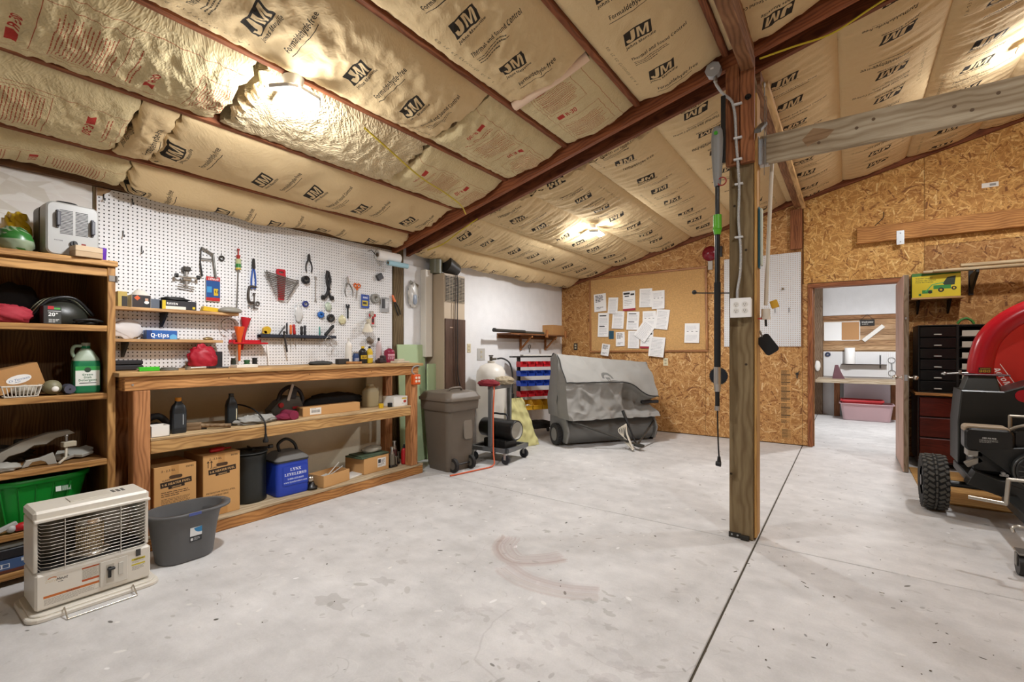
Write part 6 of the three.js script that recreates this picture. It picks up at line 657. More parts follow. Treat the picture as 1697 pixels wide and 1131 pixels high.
// propane tank
{ const t = thing('propane_tank', 'tall white propane cylinder with black hose', 'tank', [0.30, 0, 2.36]); mesh('cylinder', lathe([[0, 0], [0.16, 0], [0.165, 0.04], [0.19, 0.06], [0.19, 0.90], [0.18, 0.97], [0.14, 1.03], [0.06, 1.07], [0, 1.075]], 0, 0, 0, 36), mat('#d9d5cc', 0.4), t); mesh('neck_ring', lathe([[0.035, 1.07], [0.045, 1.07], [0.045, 1.10], [0.035, 1.10]], 0, 0, 0, 20), mat('#b9b2a4', 0.5), t); mesh('valve', [cyl(0.02, 0.02, 0.08, 0, 1.115, 0), cyl(0.03, 0.03, 0.016, 0, 1.165, 0, 'y', 14), bar([0, 1.12, 0], [0.04, 1.125, -0.06], 0.014)], mat('#4c463c', 0.4, { metalness: 0.5 }), t); mesh('hose', tube([[0.045, 1.125, -0.07], [0.09, 1.13, -0.12], [0.16, 1.08, -0.17], [0.19, 0.95, -0.2], [0.2, 0.75, -0.19], [0.2, 0.45, -0.18], [0.22, 0.2, -0.12]], 0.011, 60), BLACK, t); mesh('label', fin(T(new THREE.CylinderGeometry(0.1912, 0.1912, 0.09, 12, 1, true, 0.9, 0.5), 0, 0.86, 0), -1, false, true), print(64, 48, (x) => { x.fillStyle = '#cfc8ba'; x.fillRect(0, 0, 64, 48); lines(x, 6, 8, 50, 4, 9, 4, '#8b8376'); }), t); mesh('regulator', B(0.19, 0.225, 0.52, 0.68, -0.20, -0.16, 0.006), BLACK, t); }
// trash can
{ const t = thing('trash_can', 'large grey-brown wheeled trash can with lid', 'trash can', [0.60, 0, 3.45], LQ - 0.1); t.scale.set(0.84, 1, 0.92); const C = mat('#63594d', 0.55), R = (a, b, r = 0.07) => rrect(a, b, r, 5);
  mesh('body', loft([[0.03, R(0.38, 0.37, 0.05)], [0.05, R(0.4, 0.39, 0.06)], [0.62, R(0.49, 0.47)], [0.625, R(0.53, 0.51)], [0.72, R(0.545, 0.525)], [0.722, R(0.5, 0.48)]]), C, t); mesh('foot_skirt', loft([[0.0, R(0.37, 0.36, 0.05)], [0.0295, R(0.378, 0.368, 0.05)]]), C, t);
  mesh('lid', loft([[0.723, R(0.57, 0.55)], [0.75, R(0.575, 0.555)], [0.76, R(0.55, 0.53)], [0.8, R(0.5, 0.48)], [0.81, R(0.46, 0.44)], [0.815, R(0.2, 0.2)]]), mat('#6b6155', 0.5), t); mesh('lid_handle', tube([[-0.12, 0.808, 0.08], [-0.09, 0.838, 0.1], [0.0, 0.846, 0.11], [0.09, 0.838, 0.1], [0.12, 0.808, 0.08]], 0.014, 24, 8), mat('#6b6155', 0.5), t);
  mesh('molded_panel', T(ext(rrect(0.13, 0.2, 0.03), 0.008, 0.004), 0.08, 0.42, 0.222, -0.07, 0, 0), mat('#7a7165', 0.5), t);
  for (const s of [-1, 1]) { const w = mesh('wheel', [cyl(0.07, 0.07, 0.04, s * 0.14, 0.07, 0.215, 'x', 28)], mat('#23211f', 0.7), t); mesh('hub', cyl(0.04, 0.035, 0.046, s * 0.14, 0.07, 0.215, 'x', 20), mat('#5a554c', 0.5), w); } 
  mesh('axle', cyl(0.008, 0.008, 0.3, 0, 0.07, 0.215, 'x'), DKM, t); }
// cart with torpedo heater
{ const t = thing('steel_cart', 'grey angle-steel cart on four casters', 'cart', [0.80, 0, 2.83], 0.08); const S = mat('#77797a', 0.4, { metalness: 0.4 });
  mesh('deck_frame', [B(-0.26, 0.24, 0.125, 0.17, 0.2, 0.235, 0.002), B(-0.26, 0.24, 0.125, 0.17, -0.235, -0.2, 0.002), B(0.205, 0.24, 0.125, 0.17, -0.235, 0.235, 0.002), B(-0.26, -0.225, 0.125, 0.17, -0.235, 0.235, 0.002)], S, t); mesh('deck_plate', B(-0.224, 0.204, 0.13, 0.137, -0.199, 0.199, 0.001), mat('#5c5a55', 0.5), t);
  for (const z of [-0.2, 0.2]) mesh('upright', B(-0.02, 0.022, 0.1705, 0.80, z - 0.02, z + 0.02, 0.003), S, t); mesh('top_bar', B(-0.02, 0.022, 0.8005, 0.84, -0.225, 0.225, 0.003), S, t);
  for (const [x, z] of [[0.2, 0.2], [0.2, -0.2], [-0.22, 0.2], [-0.22, -0.2]]) { const c = mesh('caster', [cyl(0.05, 0.05, 0.03, x, 0.05, z, 'z', 24)], BLK2, t); mesh('fork', [B(x - 0.02, x + 0.02, 0.1, 0.1245, z - 0.026, z + 0.026, 0.003), B(x - 0.014, x + 0.014, 0.05, 0.11, z + 0.018, z + 0.024, 0.002), B(x - 0.014, x + 0.014, 0.05, 0.11, z - 0.024, z - 0.018, 0.002)], met('#b9b9b6', 0.35), c); } }
{ const t = thing('torpedo_heater', 'black barrel torpedo heater on the steel cart', 'heater', [0.80, 0.138, 2.83], 1.5); mesh('barrel', lathe([[0.09, -0.25], [0.105, -0.24], [0.112, -0.1], [0.112, 0.24], [0.105, 0.25], [0.095, 0.25], [0.095, -0.05], [0.0, -0.05]], 0, 0.21, 0, 32, 'z'), mat('#1d1c1b', 0.35), t); mesh('inner_cone', lathe([[0.094, 0.249], [0.092, 0.2], [0.045, 0.13], [0.0, 0.125]], 0, 0.21, 0, 28, 'z'), mat('#c4c1b8', 0.4), t); mesh('rear_grille', cyl(0.088, 0.088, 0.01, 0, 0.21, -0.245, 'z', 24), mat('#33312e', 0.5), t); mesh('base_tank', B(-0.1, 0.1, 0.0, 0.1, -0.17, 0.17, 0.012), mat('#222120', 0.4), t); mesh('carry_handle', tube([[0, 0.32, -0.12], [0, 0.37, -0.1], [0, 0.375, 0.0], [0, 0.37, 0.1], [0, 0.32, 0.12]], 0.011, 24), BLK2, t); mesh('sticker', label(0.05, 0.04, 0.1125, 0.23, -0.08, 0, PI / 2, 0), mat('#cfcac0', 0.5), t); }
one('orange_extension_cord', 'bright orange extension cord draped over the cart to the floor', 'cord', tube([[0.845, 0.852, 2.9], [0.87, 0.84, 3.03], [0.90, 0.80, 3.07], [0.90, 0.6, 3.085], [0.91, 0.35, 3.1], [0.93, 0.12, 3.12], [0.97, 0.03, 3.16], [0.97, 0.012, 3.22], [0.94, 0.01, 3.36], [0.90, 0.01, 3.55], [0.86, 0.01, 3.72]], 0.008, 90), mat('#d8633a', 0.5));
one('red_cloth', 'dark red cloth draped over the trash can lid edge', 'cloth', lump(0.22, 0.07, 0.26, 0.35, 3, 0.4, 24, 61), mat('#7a1d26', 0.9), [0.78, 0.842, 3.02], LQ);
one('tan_rags', 'crumpled tan rags heaped beside the red cloth', 'rags', lump(0.24, 0.09, 0.2, 0.45, 3.2, 0.4, 26, 71), mat('#a89a80', 0.9), [0.78, 0.843, 2.72], LQ);
one('yellow_tarp', 'yellow folded plastic sheet leaning behind the cart', 'sheet', fin(sheet((s, q) => { const h = 0.62 * q, x = -0.2 + s * (0.44 - 0.22 * q); return [x, h, 0.06 - 0.09 * q + 0.018 * noise(x * 8, h * 7, 2) + 0.012 * (1 - Math.abs(noise(x * 14 + h * 6, h * 5, 6)))]; }, 24, 30)), mat('#cfc98c', 0.6), [0.62, 0.005, 2.12], LQ - 0.25);
// rolling bin rack
{ const t = thing('bin_rack', 'black rolling rack with colored plastic parts bins', 'rack', [0.345, 0, 1.335], 1.07); for (const x of [-0.30, 0.30]) { mesh('upright', B(x - 0.022, x + 0.022, 0.1, 1.13, -0.02, 0.02, 0.003), BLACK, t); mesh('foot', [B(x - 0.022, x + 0.022, 0.075, 0.0995, -0.24, 0.24, 0.003)], BLACK, t); mesh('brace', bar([x, 0.36, 0.0], [x, 0.1, 0.2], 0.014), BLACK, t); for (const z of [-0.2, 0.2]) { const c = mesh('caster', cyl(0.033, 0.033, 0.022, x, 0.034, z, 'x', 20), BLK2, t); mesh('fork', [B(x - 0.018, x + 0.018, 0.068, 0.0745, z - 0.014, z + 0.014, 0.001), B(x + 0.0125, x + 0.017, 0.03, 0.07, z - 0.01, z + 0.01, 0.001)], GALV, c); } }
  mesh('top_rail', B(-0.42, 0.36, 1.131, 1.15, -0.06, 0.06, 0.003), BLACK, t); for (const y of [0.5, 0.66, 0.8, 0.94, 1.06]) mesh('hang_rail', B(-0.277, 0.277, y - 0.05, y - 0.03, -0.012, 0.012, 0.002), BLACK, t); }
{ const rk = (x, y, z) => [0.345 + x * 0.4801 + z * 0.8772, y, 1.335 - x * 0.8772 + z * 0.4801]; const bin = (w, h, d) => { const s = 0.004; return [B(-w / 2, w / 2, 0, s, 0, d, 0.001), B(-w / 2, w / 2, 0, h, 0, s, 0.001), B(-w / 2, w / 2, 0, h * 0.5, d - s, d, 0.001), ...[-1, 1].map(k => T(ext([[0, 0], [d, 0], [d, h * 0.5], [d * 0.72, h], [0, h]], s, 0.0005), k > 0 ? w / 2 : -w / 2 + s, 0, 0, 0, -PI / 2, 0)), B(-w / 2, w / 2, h * 0.42, h * 0.5, d - s, d + 0.008, 0.002)]; };
  const g1 = mergeGeometries(bin(0.105, 0.075, 0.135)), g2 = mergeGeometries(bin(0.14, 0.125, 0.2)), rowName = ['top', 'second', 'third', 'fourth'], pos = ['leftmost', 'second', 'third', 'fourth', 'rightmost'];
  [[1.02, '#b3151f', 'red'], [0.89, '#1b3fa5', 'blue'], [0.75, '#1b3fa5', 'blue'], [0.60, '#b3151f', 'red']].forEach(([y, c, n], r) => { for (let i = 0; i < 5; i++) one('parts_bin', `${n} parts bin, ${pos[i]} in the ${rowName[r]} row of the rack`, 'bin', g1.clone(), mat(c, 0.4), rk(-0.29 + i * 0.125, y - 0.02, 0.0125), 1.07, 'small bins on the rolling rack'); });
  for (let i = 0; i < 4; i++) one('large_parts_bin', `yellow parts bin, ${['leftmost', 'second', 'third', 'rightmost'][i]} in the bottom row of the rack`, 'bin', g2.clone(), mat('#c9951c', 0.45), rk(-0.26 + i * 0.155, 0.40, 0.0125), 1.07, 'yellow bins on the rolling rack');
  [[-0.29, 0], [-0.225, 1]].forEach(([z, k]) => one('pipe_fitting', `white plastic pipe elbow in the yellow bin, ${k ? 'right' : 'left'} one`, 'fitting', lathe([[0.018, 0], [0.024, 0], [0.024, 0.06], [0.018, 0.06], [0.018, 0]], 0, 0, 0, 18, 'z'), mat('#e2e0da', 0.4), rk(z, 0.45, 0.12), 1.07, 'pipe elbows')); }
one('rack_tray', 'pale tray of small parts on top of the bin rack', 'tray', [BC(0.5, 0.02, 0.1, 0, 0, 0, 0.004)], mat('#c9c6be', 0.5), [0.345, 1.151, 1.335], 1.07);
one('grey_hose_pile', 'black machine parts lying on the bin rack feet', 'machine part', [lump(0.5, 0.12, 0.2, 0.3, 3, 0.3, 24, 3)], mat('#2a2827', 0.6), [0.345, 0.1, 1.335], 1.07);
// ---------------------------------------------------------------- cork board and papers
{ const t = thing('cork_board', 'large wood-framed cork notice board on the osb wall', 'notice board', [0.54, 1.19, 0.002]); t.rotation.z = 0.012; const FR = W('#b8804c', 'fir', 0.5);
  mesh('cork', B(0.03, 1.83, 0.03, 1.2, 0.0, 0.012, 0), new THREE.MeshStandardMaterial({ roughness: 0.9, map: rep(dataTex(256, 256, (u, v) => { const k = 1 + 0.06 * noise(u * 60, v * 60, 1) + 0.05 * noise(u * 18, v * 18, 2); return [196 * k, 154 * k, 98 * k]; }), 2, 2) }), t);
  for (const [a, b, c, d] of [[0, 1.86, 0, 0.032], [0, 1.86, 1.2, 1.232], [0, 0.032, 0.0325, 1.1995], [1.828, 1.86, 0.0325, 1.1995]]) mesh('frame_rail', B(a, b, c, d, 0.0, 0.024, 0.004), FR, t); }
{ const looks = [(x, w, h) => { lines(x, 20, 20, w - 50, 5, 18, 9, '#222'); lines(x, 30, h * 0.75, w - 70, 2, 16, 7, '#444'); }, (x, w, h) => { lines(x, 20, 24, w - 40, 15, 15, 3, '#8a8a92'); }, (x, w, h) => { x.fillStyle = '#222'; x.fillRect(20, 22, w - 60, 9); x.fillRect(20, h * 0.55, w - 80, 8); lines(x, 20, 46, w - 40, 6, 14, 3, '#8f8f96'); lines(x, 20, h * 0.65, w - 40, 5, 14, 3, '#8f8f96'); }, (x, w, h) => { x.fillStyle = '#2b2b2b'; x.fillRect(10, 16, w * 0.5, 22); x.fillRect(w * 0.62, 30, w * 0.3, 20); x.fillRect(w * 0.15, 50, w * 0.35, 12); lines(x, 20, 100, w - 50, 4, 18, 4, '#777'); x.fillStyle = '#9c2a38'; x.fillRect(0, h - 24, w, 24); }, (x, w, h) => { lines(x, 18, 30, w - 40, 4, 14, 3, '#9a9aa0'); x.fillStyle = '#333'; for (const k of [0.15, 0.45, 0.75]) x.fillRect(w * k, h * 0.4, w * 0.12, 6); lines(x, 18, h * 0.6, w - 40, 5, 14, 3, '#a2a2a8'); }];
  const PM = looks.map(f => print(160, 220, (x, w, h) => { x.fillStyle = '#ecebe9'; x.fillRect(0, 0, w, h); f(x, w, h); }, 0.75));
  const sheetP = (l, xc, yc, w, h, k, rot, z, curl = 0.012) => { const g = fin(sheet((s, q) => [(s - 0.5) * w, (q - 0.5) * h, 0.0015 + curl * ((1 - q) ** 2 + 0.3 * s * s) + 0.002 * noise(s * 3 + xc * 9, q * 3, k)], 8, 10), -1, false, true); const back = g.clone(); const o = one('paper_sheet', l, 'paper', g, PM[k], [xc, yc, 0.016 + z], 0, 'papers pinned on the cork board'); o.rotation.z = rot; return o; };
  [['white notice with bold black heading, upper left on the cork board', 0.728, 2.01, 0.215, 0.29, 0, 0.06, 0], ['crumpled plastic-wrapped sheet right of the bold notice', 0.954, 1.95, 0.17, 0.26, 1, -0.05, 0.004], ['clipped sheet with dark pictures and red strip', 1.223, 2.01, 0.205, 0.31, 3, 0.03, 0.002], ['folded white sheet, second from top right', 1.49, 2.04, 0.2, 0.29, 1, -0.02, 0], ['glossy white form, top right of the pinned rows', 1.685, 2.0, 0.195, 0.28, 4, 0.01, 0.005], ['long narrow white list at the left in the middle row', 0.786, 1.645, 0.19, 0.39, 2, -0.02, 0], ['creased sheet right of the long list', 1.04, 1.716, 0.2, 0.28, 1, -0.05, 0.002], ['sheet with two dark headings in the middle row', 1.285, 1.695, 0.2, 0.285, 2, -0.05, 0], ['white sheet under the tilted pages in the middle row', 1.545, 1.70, 0.21, 0.27, 4, 0.0, 0], ['fanned white pages at the right of the middle row', 1.745, 1.70, 0.2, 0.3, 1, -0.12, 0.004], ['strongly tilted white page over its neighbours', 1.475, 1.53, 0.21, 0.29, 1, -0.62, 0.012], ['single white form pinned at the far right of the board', 2.178, 1.484, 0.21, 0.285, 4, -0.02, 0], ['small white card with dark caption in the lower row', 1.077, 1.41, 0.15, 0.225, 0, 0.03, 0], ['plain sheet in the lower row below the two headings', 1.298, 1.40, 0.185, 0.275, 1, -0.02, 0], ['sheet with a small dark drawing in the lower row', 1.506, 1.40, 0.2, 0.275, 3, -0.03, 0.002], ['white letter hanging below the board frame', 1.667, 1.285, 0.235, 0.3, 1, -0.1, 0.016], ['small card tucked behind the covered sweeper top', 0.827, 1.24, 0.14, 0.19, 0, -0.14, 0.012]].forEach(a => sheetP(...a));
  one('blue_card', 'small dark blue card pinned by the long list', 'card', B(-0.042, 0.042, -0.066, 0.066, 0, 0.002, 0), print(64, 100, (x, w, h) => { x.fillStyle = '#1f4a5e'; x.fillRect(0, 0, w, h); x.fillStyle = '#e6eef0'; x.beginPath(); x.arc(36, 66, 11, 0, 7); x.fill(); }), [0.922, 1.48, 0.016]); }
// bell, circular blade, right pegboard
{ const t = thing('alarm_bell', 'dark red round alarm bell high on the osb wall', 'bell', [2.43, 2.55, 0.002]); mesh('gong', lathe([[0, 0.12], [0.05, 0.115], [0.095, 0.08], [0.108, 0.04], [0.1, 0.03], [0, 0.03]], 0, 0.06, 0, 26, 'z'), mat('#7c1426', 0.25), t); mesh('back_box', B(0.06, 0.16, 0.0, 0.15, 0, 0.04, 0.006), BLK2, t); mesh('bracket', B(-0.03, 0.03, -0.17, -0.04, 0, 0.03, 0.005), mat('#b9b4aa', 0.5), t); }
one('circular_blade', 'black toothed circular saw blade on the osb wall', 'saw blade', T(ext(Array.from({ length: 60 }, (_, i) => { const a = i / 60 * 2 * PI, r = i % 2 ? 0.128 : 0.115; return [r * Math.cos(a), r * Math.sin(a)]; }), 0.003, 0, [circ(0.012, 16)]), 0, 0, 0), mat('#23252a', 0.35, { metalness: 0.6 }), [2.535, 0.87, 0.004]);
{ const t = thing('pegboard', 'white pegboard on the osb wall behind the post', 'pegboard', [2.613, 1.285, 0.012]); mesh('sheet', peg(0.92, 1.22), PEGW, t); for (const x of [0.0, 0.45, 0.89]) mesh('furring_strip', B(x, x + 0.03, 0, 1.22, -0.0105, -0.0005, 0), FURR, t); mesh('edge_strip', B(0.9205, 0.936, 0.0, 1.22, -0.011, 0.008, 0.002), W('#9a6a3a', 'fir'), t); }
one('peg_fitting', 'small brass fitting hooked on the right pegboard', 'fitting', [cyl(0.012, 0.012, 0.02, 0, 0, 0.014), bar([-0.01, 0.02, 0], [0.0, 0.0, 0.012], 0.003)], mat('#6f5a3a', 0.5), [3.33, 2.04, 0.018]);
[[3.24, 1.76], [3.4, 1.76]].forEach(([x, y], i) => one('peg_hook', `empty wire hook on the right pegboard, ${i ? 'right' : 'left'} of two`, 'hook', wire([[0, 0.03, -0.002], [0, 0.03, 0.006], [0, -0.02, 0.008], [0, -0.03, 0.026]], 0.003), mat('#55524e', 0.4), [x, y, 0.018], 0, 'empty hooks on the right pegboard'));
one('gate_hook', 'small dark hose hook on the osb beside the door', 'hook', [cyl(0.018, 0.018, 0.02, 0, 0, 0.012, 'z', 12), bar([0, 0, 0.02], [0, -0.06, 0.03], 0.008), bar([0, 0.0, 0.015], [0.03, 0.04, 0.02], 0.005)], mat('#2b2925', 0.5), [3.49, 0.93, 0.002]);
// ---------------------------------------------------------------- covered lawn sweeper
{ const t = thing('lawn_sweeper', 'large lawn sweeper under a grey fabric cover', 'lawn sweeper', [1.34, 0, 1.2], 0.946);
  const CV = mat('#8f8d88', 0.8), GP = mat('#6b6b68', 0.5);
  const lerp = (a, b, k) => a + (b - a) * k, sm = (a, b, x) => { const k = Math.max(0, Math.min(1, (x - a) / (b - a))); return k * k * (3 - 2 * k); };
  const prof = x => { const k = (x + 0.68) / 1.36, r = sm(0.12, 0.6, x), j = sm(0.1, 0.2, x), top = lerp(1.19, 1.07, k);      // [z, y] outline from the back hem over the top to the front hem
    return [[-0.36, 0.36], [-0.34, 0.7], [-0.26, top - 0.06], [-0.16, top], [-0.06, top - 0.015], [0.1, lerp(top - 0.18, top - 0.14, r)], [0.25, lerp(0.84, 0.64, r)], [0.262, lerp(0.825, 0.62, r)], [lerp(0.245, 0.12, j), lerp(0.78, 0.57, r)], [lerp(0.25, 0.08, j), lerp(0.6, 0.5, r)], [lerp(0.27, 0.14, j), 0.46], [lerp(0.30, 0.27, j), 0.40], [0.31, 0.355]]; };
  const f = (s, q) => { const x = -0.68 + 1.36 * s, P = prof(x), n = P.length - 1, a = q * n, i = Math.min(n - 1, a | 0), k = a - i; let z = lerp(P[i][0], P[i + 1][0], k), y = lerp(P[i][1], P[i + 1][1], k); const w = q > 0.6 ? 1 : 0.35; z += w * (0.028 * (1 - 2 * Math.abs(noise(x * 2.4 + y * 2.2, y * 2.6 - x, 3))) + 0.014 * noise(x * 7 - y * 5, y * 6, 8)); y += 0.006 * noise(x * 6, q * 9, 5); return [x + 0.02 * noise(y * 3, z * 3, s > 0.5 ? 1 : 2) * (s < 0.03 || s > 0.97 ? 1 : 0), y, z]; };
  const end = s => sheet((a, q) => { const p = f(s, q), c = [p[0] + (s ? 0.03 : -0.03) * Math.sin(PI * a), 0.36 + (p[1] - 0.36) * 1, 0]; return [lerp(p[0], c[0], a), p[1], lerp(p[2], -0.03, a)]; }, 6, 60);
  mesh('fabric_cover', [sheet(f, 90, 100), end(0), end(1)].map(g => fin(g)), CV, t);
  const edge = []; for (let i = 0; i <= 40; i++) { const p = f(i / 40, 6.9 / 12); edge.push([p[0], p[1] - 0.004, p[2] + 0.01]); } mesh('piping', tube(edge, 0.007, 120), mat('#1f1f20', 0.6), t);
  const e2 = []; for (let i = 0; i <= 24; i++) { const p = f(0, (2.6 + 4.3 * i / 24) / 12); e2.push([p[0] - 0.005, p[1] + 0.003, p[2] + 0.004]); } mesh('piping', tube(e2, 0.006, 60), mat('#1f1f20', 0.6), t);
  mesh('emblem_print', fin(sheet((a, b) => { const p = f(0.36 + 0.17 * a, (4.9 + 1.4 * (1 - b)) / 12); return [p[0], p[1] + 0.003, p[2] + 0.004]; }, 16, 12), -1, false, true), print(160, 128, (x, w, h) => { x.fillStyle = '#8f8d88'; x.fillRect(0, 0, w, h); x.fillStyle = '#5f5e5b'; for (let i = 0; i < 16; i++) { const a = i / 15 * PI; x.save(); x.translate(80 - 46 * Math.cos(a), 78 - 44 * Math.sin(a)); x.rotate(a); x.beginPath(); x.ellipse(0, 0, 13, 6, 0, 0, 7); x.fill(); x.restore(); } x.fillRect(66, 84, 10, 30); x.fillRect(84, 84, 10, 30); x.fillRect(60, 70, 40, 18); }, 0.8), t, 'dark printed emblem');
  mesh('sweeper_housing', [T(cyl(0.19, 0.19, 1.28, 0, 0.2, 0.02, 'x', 32), 0, 0, 0), B(-0.64, 0.64, 0.2, 0.36, -0.3, 0.12, 0.02)], GP, t); for (const s of [-1, 1]) mesh('end_plate', T(ext([[-0.3, 0.08], [0.2, 0.05], [0.26, 0.2], [0.16, 0.4], [-0.3, 0.4]], 0.02, 0.004), s > 0 ? 0.665 : -0.645, 0, 0, 0, -PI / 2, 0), mat('#82817d', 0.5), t);
  for (const s of [-1, 1]) { const w = mesh('wheel', [cyl(0.14, 0.14, 0.055, s * 0.715, 0.141, 0, 'x', 36), ...Array.from({ length: 24 }, (_, i) => { const a = i / 24 * 2 * PI; return T(B(-0.026, 0.026, -0.005, 0.005, -0.006, 0.006, 0.001), s * 0.715, 0.141 + 0.14 * Math.sin(a), 0.14 * Math.cos(a), -a, 0, 0.3); })], mat('#242322', 0.75), t); mesh('hub', cyl(0.085, 0.08, 0.062, s * 0.715, 0.141, 0, 'x', 28), mat('#7d7b74', 0.5), w); }
  mesh('tow_bar', [bar([-0.6, 0.33, 0.26], [0.12, 0.06, 0.6], 0.014, 10), bar([0.64, 0.27, 0.2], [0.12, 0.06, 0.6], 0.014, 10), B(0.08, 0.16, 0.045, 0.075, 0.57, 0.7, 0.004)], mat('#4a4843', 0.4, { metalness: 0.5 }), t); mesh('lift_lever', [bar([0.12, 0.06, 0.58], [0.07, 0.36, 0.42], 0.012), bar([0.085, 0.28, 0.46], [0.055, 0.46, 0.37], 0.02, 10)], BLACK, t); mesh('side_handle', bar([0.5, 0.53, 0.12], [0.76, 0.53, 0.13], 0.022, 10), BLK2, t); }
one('pull_rope', 'bundle of thin white rope hung on the sweeper tow bar', 'rope', Array.from({ length: 4 }, (_, i) => tube([[1.735, 0.3, 1.41], [1.72 - i * 0.02, 0.22, 1.45 + i * 0.012], [1.75 + i * 0.015, 0.1, 1.5], [1.87 + i * 0.01, 0.03, 1.58], [1.90, 0.02, 1.62 - i * 0.01], [1.85, 0.08, 1.53 + i * 0.01], [1.77, 0.2, 1.47 + i * 0.008], [1.735, 0.3, 1.41]], 0.006, 60)), mat('#d2cabb', 0.8));
// ---------------------------------------------------------------- door, jambs
const JAMB = W('#a8683c', 'fir', 0.6);
{ const d = struct('trim_1'); mesh('left_jamb', B(3.606, 3.66, 0.002, 2.03, -0.128, 0.016, 0.003), JAMB, d); mesh('right_jamb', B(4.522, 4.574, 0.002, 2.03, -0.128, 0.0, 0.003), JAMB, d); mesh('head_jamb', B(3.606, 4.574, 2.031, 2.084, -0.128, 0.02, 0.003), JAMB, d); mesh('door_stop', B(3.661, 3.675, 0.002, 2.03, -0.1, -0.07, 0.002), W('#c08a52', 'fir'), d); mesh('shadow_gap', B(3.6055, 4.5745, 2.0845, 2.092, -0.01, 0.006, 0.001), mat('#2a1d12', 0.9), d); }
{ const d = struct('door_1'); mesh('door_skin', B(4.4805, 4.4845, 0.008, 2.0, 0.012, 0.935, 0.001), W('#d8b5a8', 'pine', 0.6), d); mesh('door_core', B(4.485, 4.52, 0.008, 2.0, 0.012, 0.935, 0.002), W('#8d7c66', 'plain', 0.7), d); mesh('door_skin', B(4.5205, 4.5245, 0.008, 2.0, 0.012, 0.935, 0.001), W('#8a8478', 'plain', 0.6), d);
  for (const s of [-1, 1]) mesh('door_knob', [cyl(0.025, 0.025, 0.006, s > 0 ? 4.5285 : 4.4765, 0.96, 0.87, 'x', 20), cyl(0.009, 0.009, 0.05, s > 0 ? 4.552 : 4.453, 0.96, 0.87, 'x'), sph(0.024, s > 0 ? 4.582 : 4.423, 0.96, 0.87, [1.1, 1, 1])], met('#cfcac0', 0.25), d); mesh('strike_plate', B(4.49, 4.515, 0.93, 0.99, 0.9355, 0.937, 0.0005), GALV, d); mesh('strike_plate', B(4.495, 4.51, 1.55, 1.57, 0.9355, 0.938, 0.0005), GALV, d); }
// ---------------------------------------------------------------- chest, drawers, shelf beside the door
{ const t = thing('chest_of_drawers', 'dark red-brown chest of drawers on casters', 'chest', [4.62, 0, 0.03]); const MH = W('#6d2418', 'fine', 0.35), MD = W('#3b1a12', 'fine', 0.45); mesh('carcass', B(0, 0.95, 0.06, 0.765, 0.0, 0.54, 0.004), MD, t); mesh('top_board', B(-0.02, 0.97, 0.766, 0.792, -0.01, 0.585, 0.003), W('#c48a4c', 'fir', 0.55), t); [[0.55, 0.745], [0.335, 0.535], [0.085, 0.32]].forEach(([a, b]) => mesh('drawer_front', B(0.018, 0.932, a, b, 0.541, 0.565, 0.006), MH, t)); for (const x of [0.06, 0.89]) { const c = mesh('caster', cyl(0.022, 0.022, 0.02, x, 0.022, 0.48, 'x', 16), STEEL, t); mesh('caster_plate', B(x - 0.02, x + 0.02, 0.0445, 0.0595, 0.455, 0.505, 0.002), STEEL, c); } }
{ const t = thing('drawer_cabinet', 'black plastic cabinet with six small drawers', 'cabinet', [4.63, 0.793, 0.05]); mesh('shell', [B(0, 0.31, 0, 0.012, 0, 0.5, 0.002), B(0, 0.31, 0.698, 0.71, 0, 0.5, 0.002), B(0, 0.012, 0.012, 0.698, 0, 0.5, 0.002), B(0.298, 0.31, 0.012, 0.698, 0, 0.5, 0.002), B(0.012, 0.298, 0.012, 0.698, 0, 0.01, 0)], mat('#1c1b1a', 0.4), t); for (let i = 0; i < 6; i++) { const y = 0.018 + i * 0.113; const d = mesh('drawer', [B(0.014, 0.296, y, y + 0.105, 0.015, 0.505, 0.004)], mat('#131211', 0.25), t); mesh('handle', [B(0.125, 0.185, y + 0.022, y + 0.032, 0.506, 0.52, 0.003)], mat('#c9c6be', 0.35), d); } }
{ const t = thing('bin_cabinet', 'black cabinet with white-fronted tilting bins', 'cabinet', [4.945, 0.793, 0.05]); mesh('shell', [B(0, 0.40, 0, 0.012, 0, 0.45, 0.002), B(0, 0.40, 0.698, 0.71, 0, 0.45, 0.002), B(0, 0.012, 0.012, 0.698, 0, 0.45, 0.002), B(0.388, 0.40, 0.012, 0.698, 0, 0.45, 0.002), B(0.012, 0.388, 0.012, 0.698, 0, 0.01, 0)], mat('#171615', 0.45), t); for (let i = 0; i < 6; i++) { const y = 0.025 + i * 0.113; const b = mesh('bin', [T(B(0.03, 0.37, -0.028, 0.028, -0.003, 0.003, 0.001), 0, y + 0.03, 0.47, 0.25, 0, 0), B(0.03, 0.37, y - 0.002, y + 0.002, 0.2, 0.465, 0.001)], mat('#d8d4c8', 0.5), t); mesh('divider', B(0.013, 0.387, y + 0.096, y + 0.101, 0.011, 0.44, 0.001), BLACK, t); } }
one('green_hose_piece', 'curved green plastic piece on the bin cabinet', 'hose', tube([[4.97, 1.52, 0.3], [5.0, 1.56, 0.3], [5.04, 1.575, 0.3], [5.08, 1.55, 0.3], [5.1, 1.516, 0.3]], 0.012, 24), mat('#3f7d33', 0.5));
{ const t = thing('toy_shelf', 'short pine wall shelf on black brackets', 'shelf', [4.6, 1.8, 0.002]); mesh('board', B(0, 0.44, 0, 0.02, 0, 0.25, 0.002), SHF, t); for (const x of [0.08, 0.34]) mesh('bracket', T(ext([[0, 0], [0.2, 0], [0.2, -0.012], [0.015, -0.15], [0, -0.15]], 0.014, 0.001), x, -0.001, 0, 0, -PI / 2, 0), BLACK, t); }
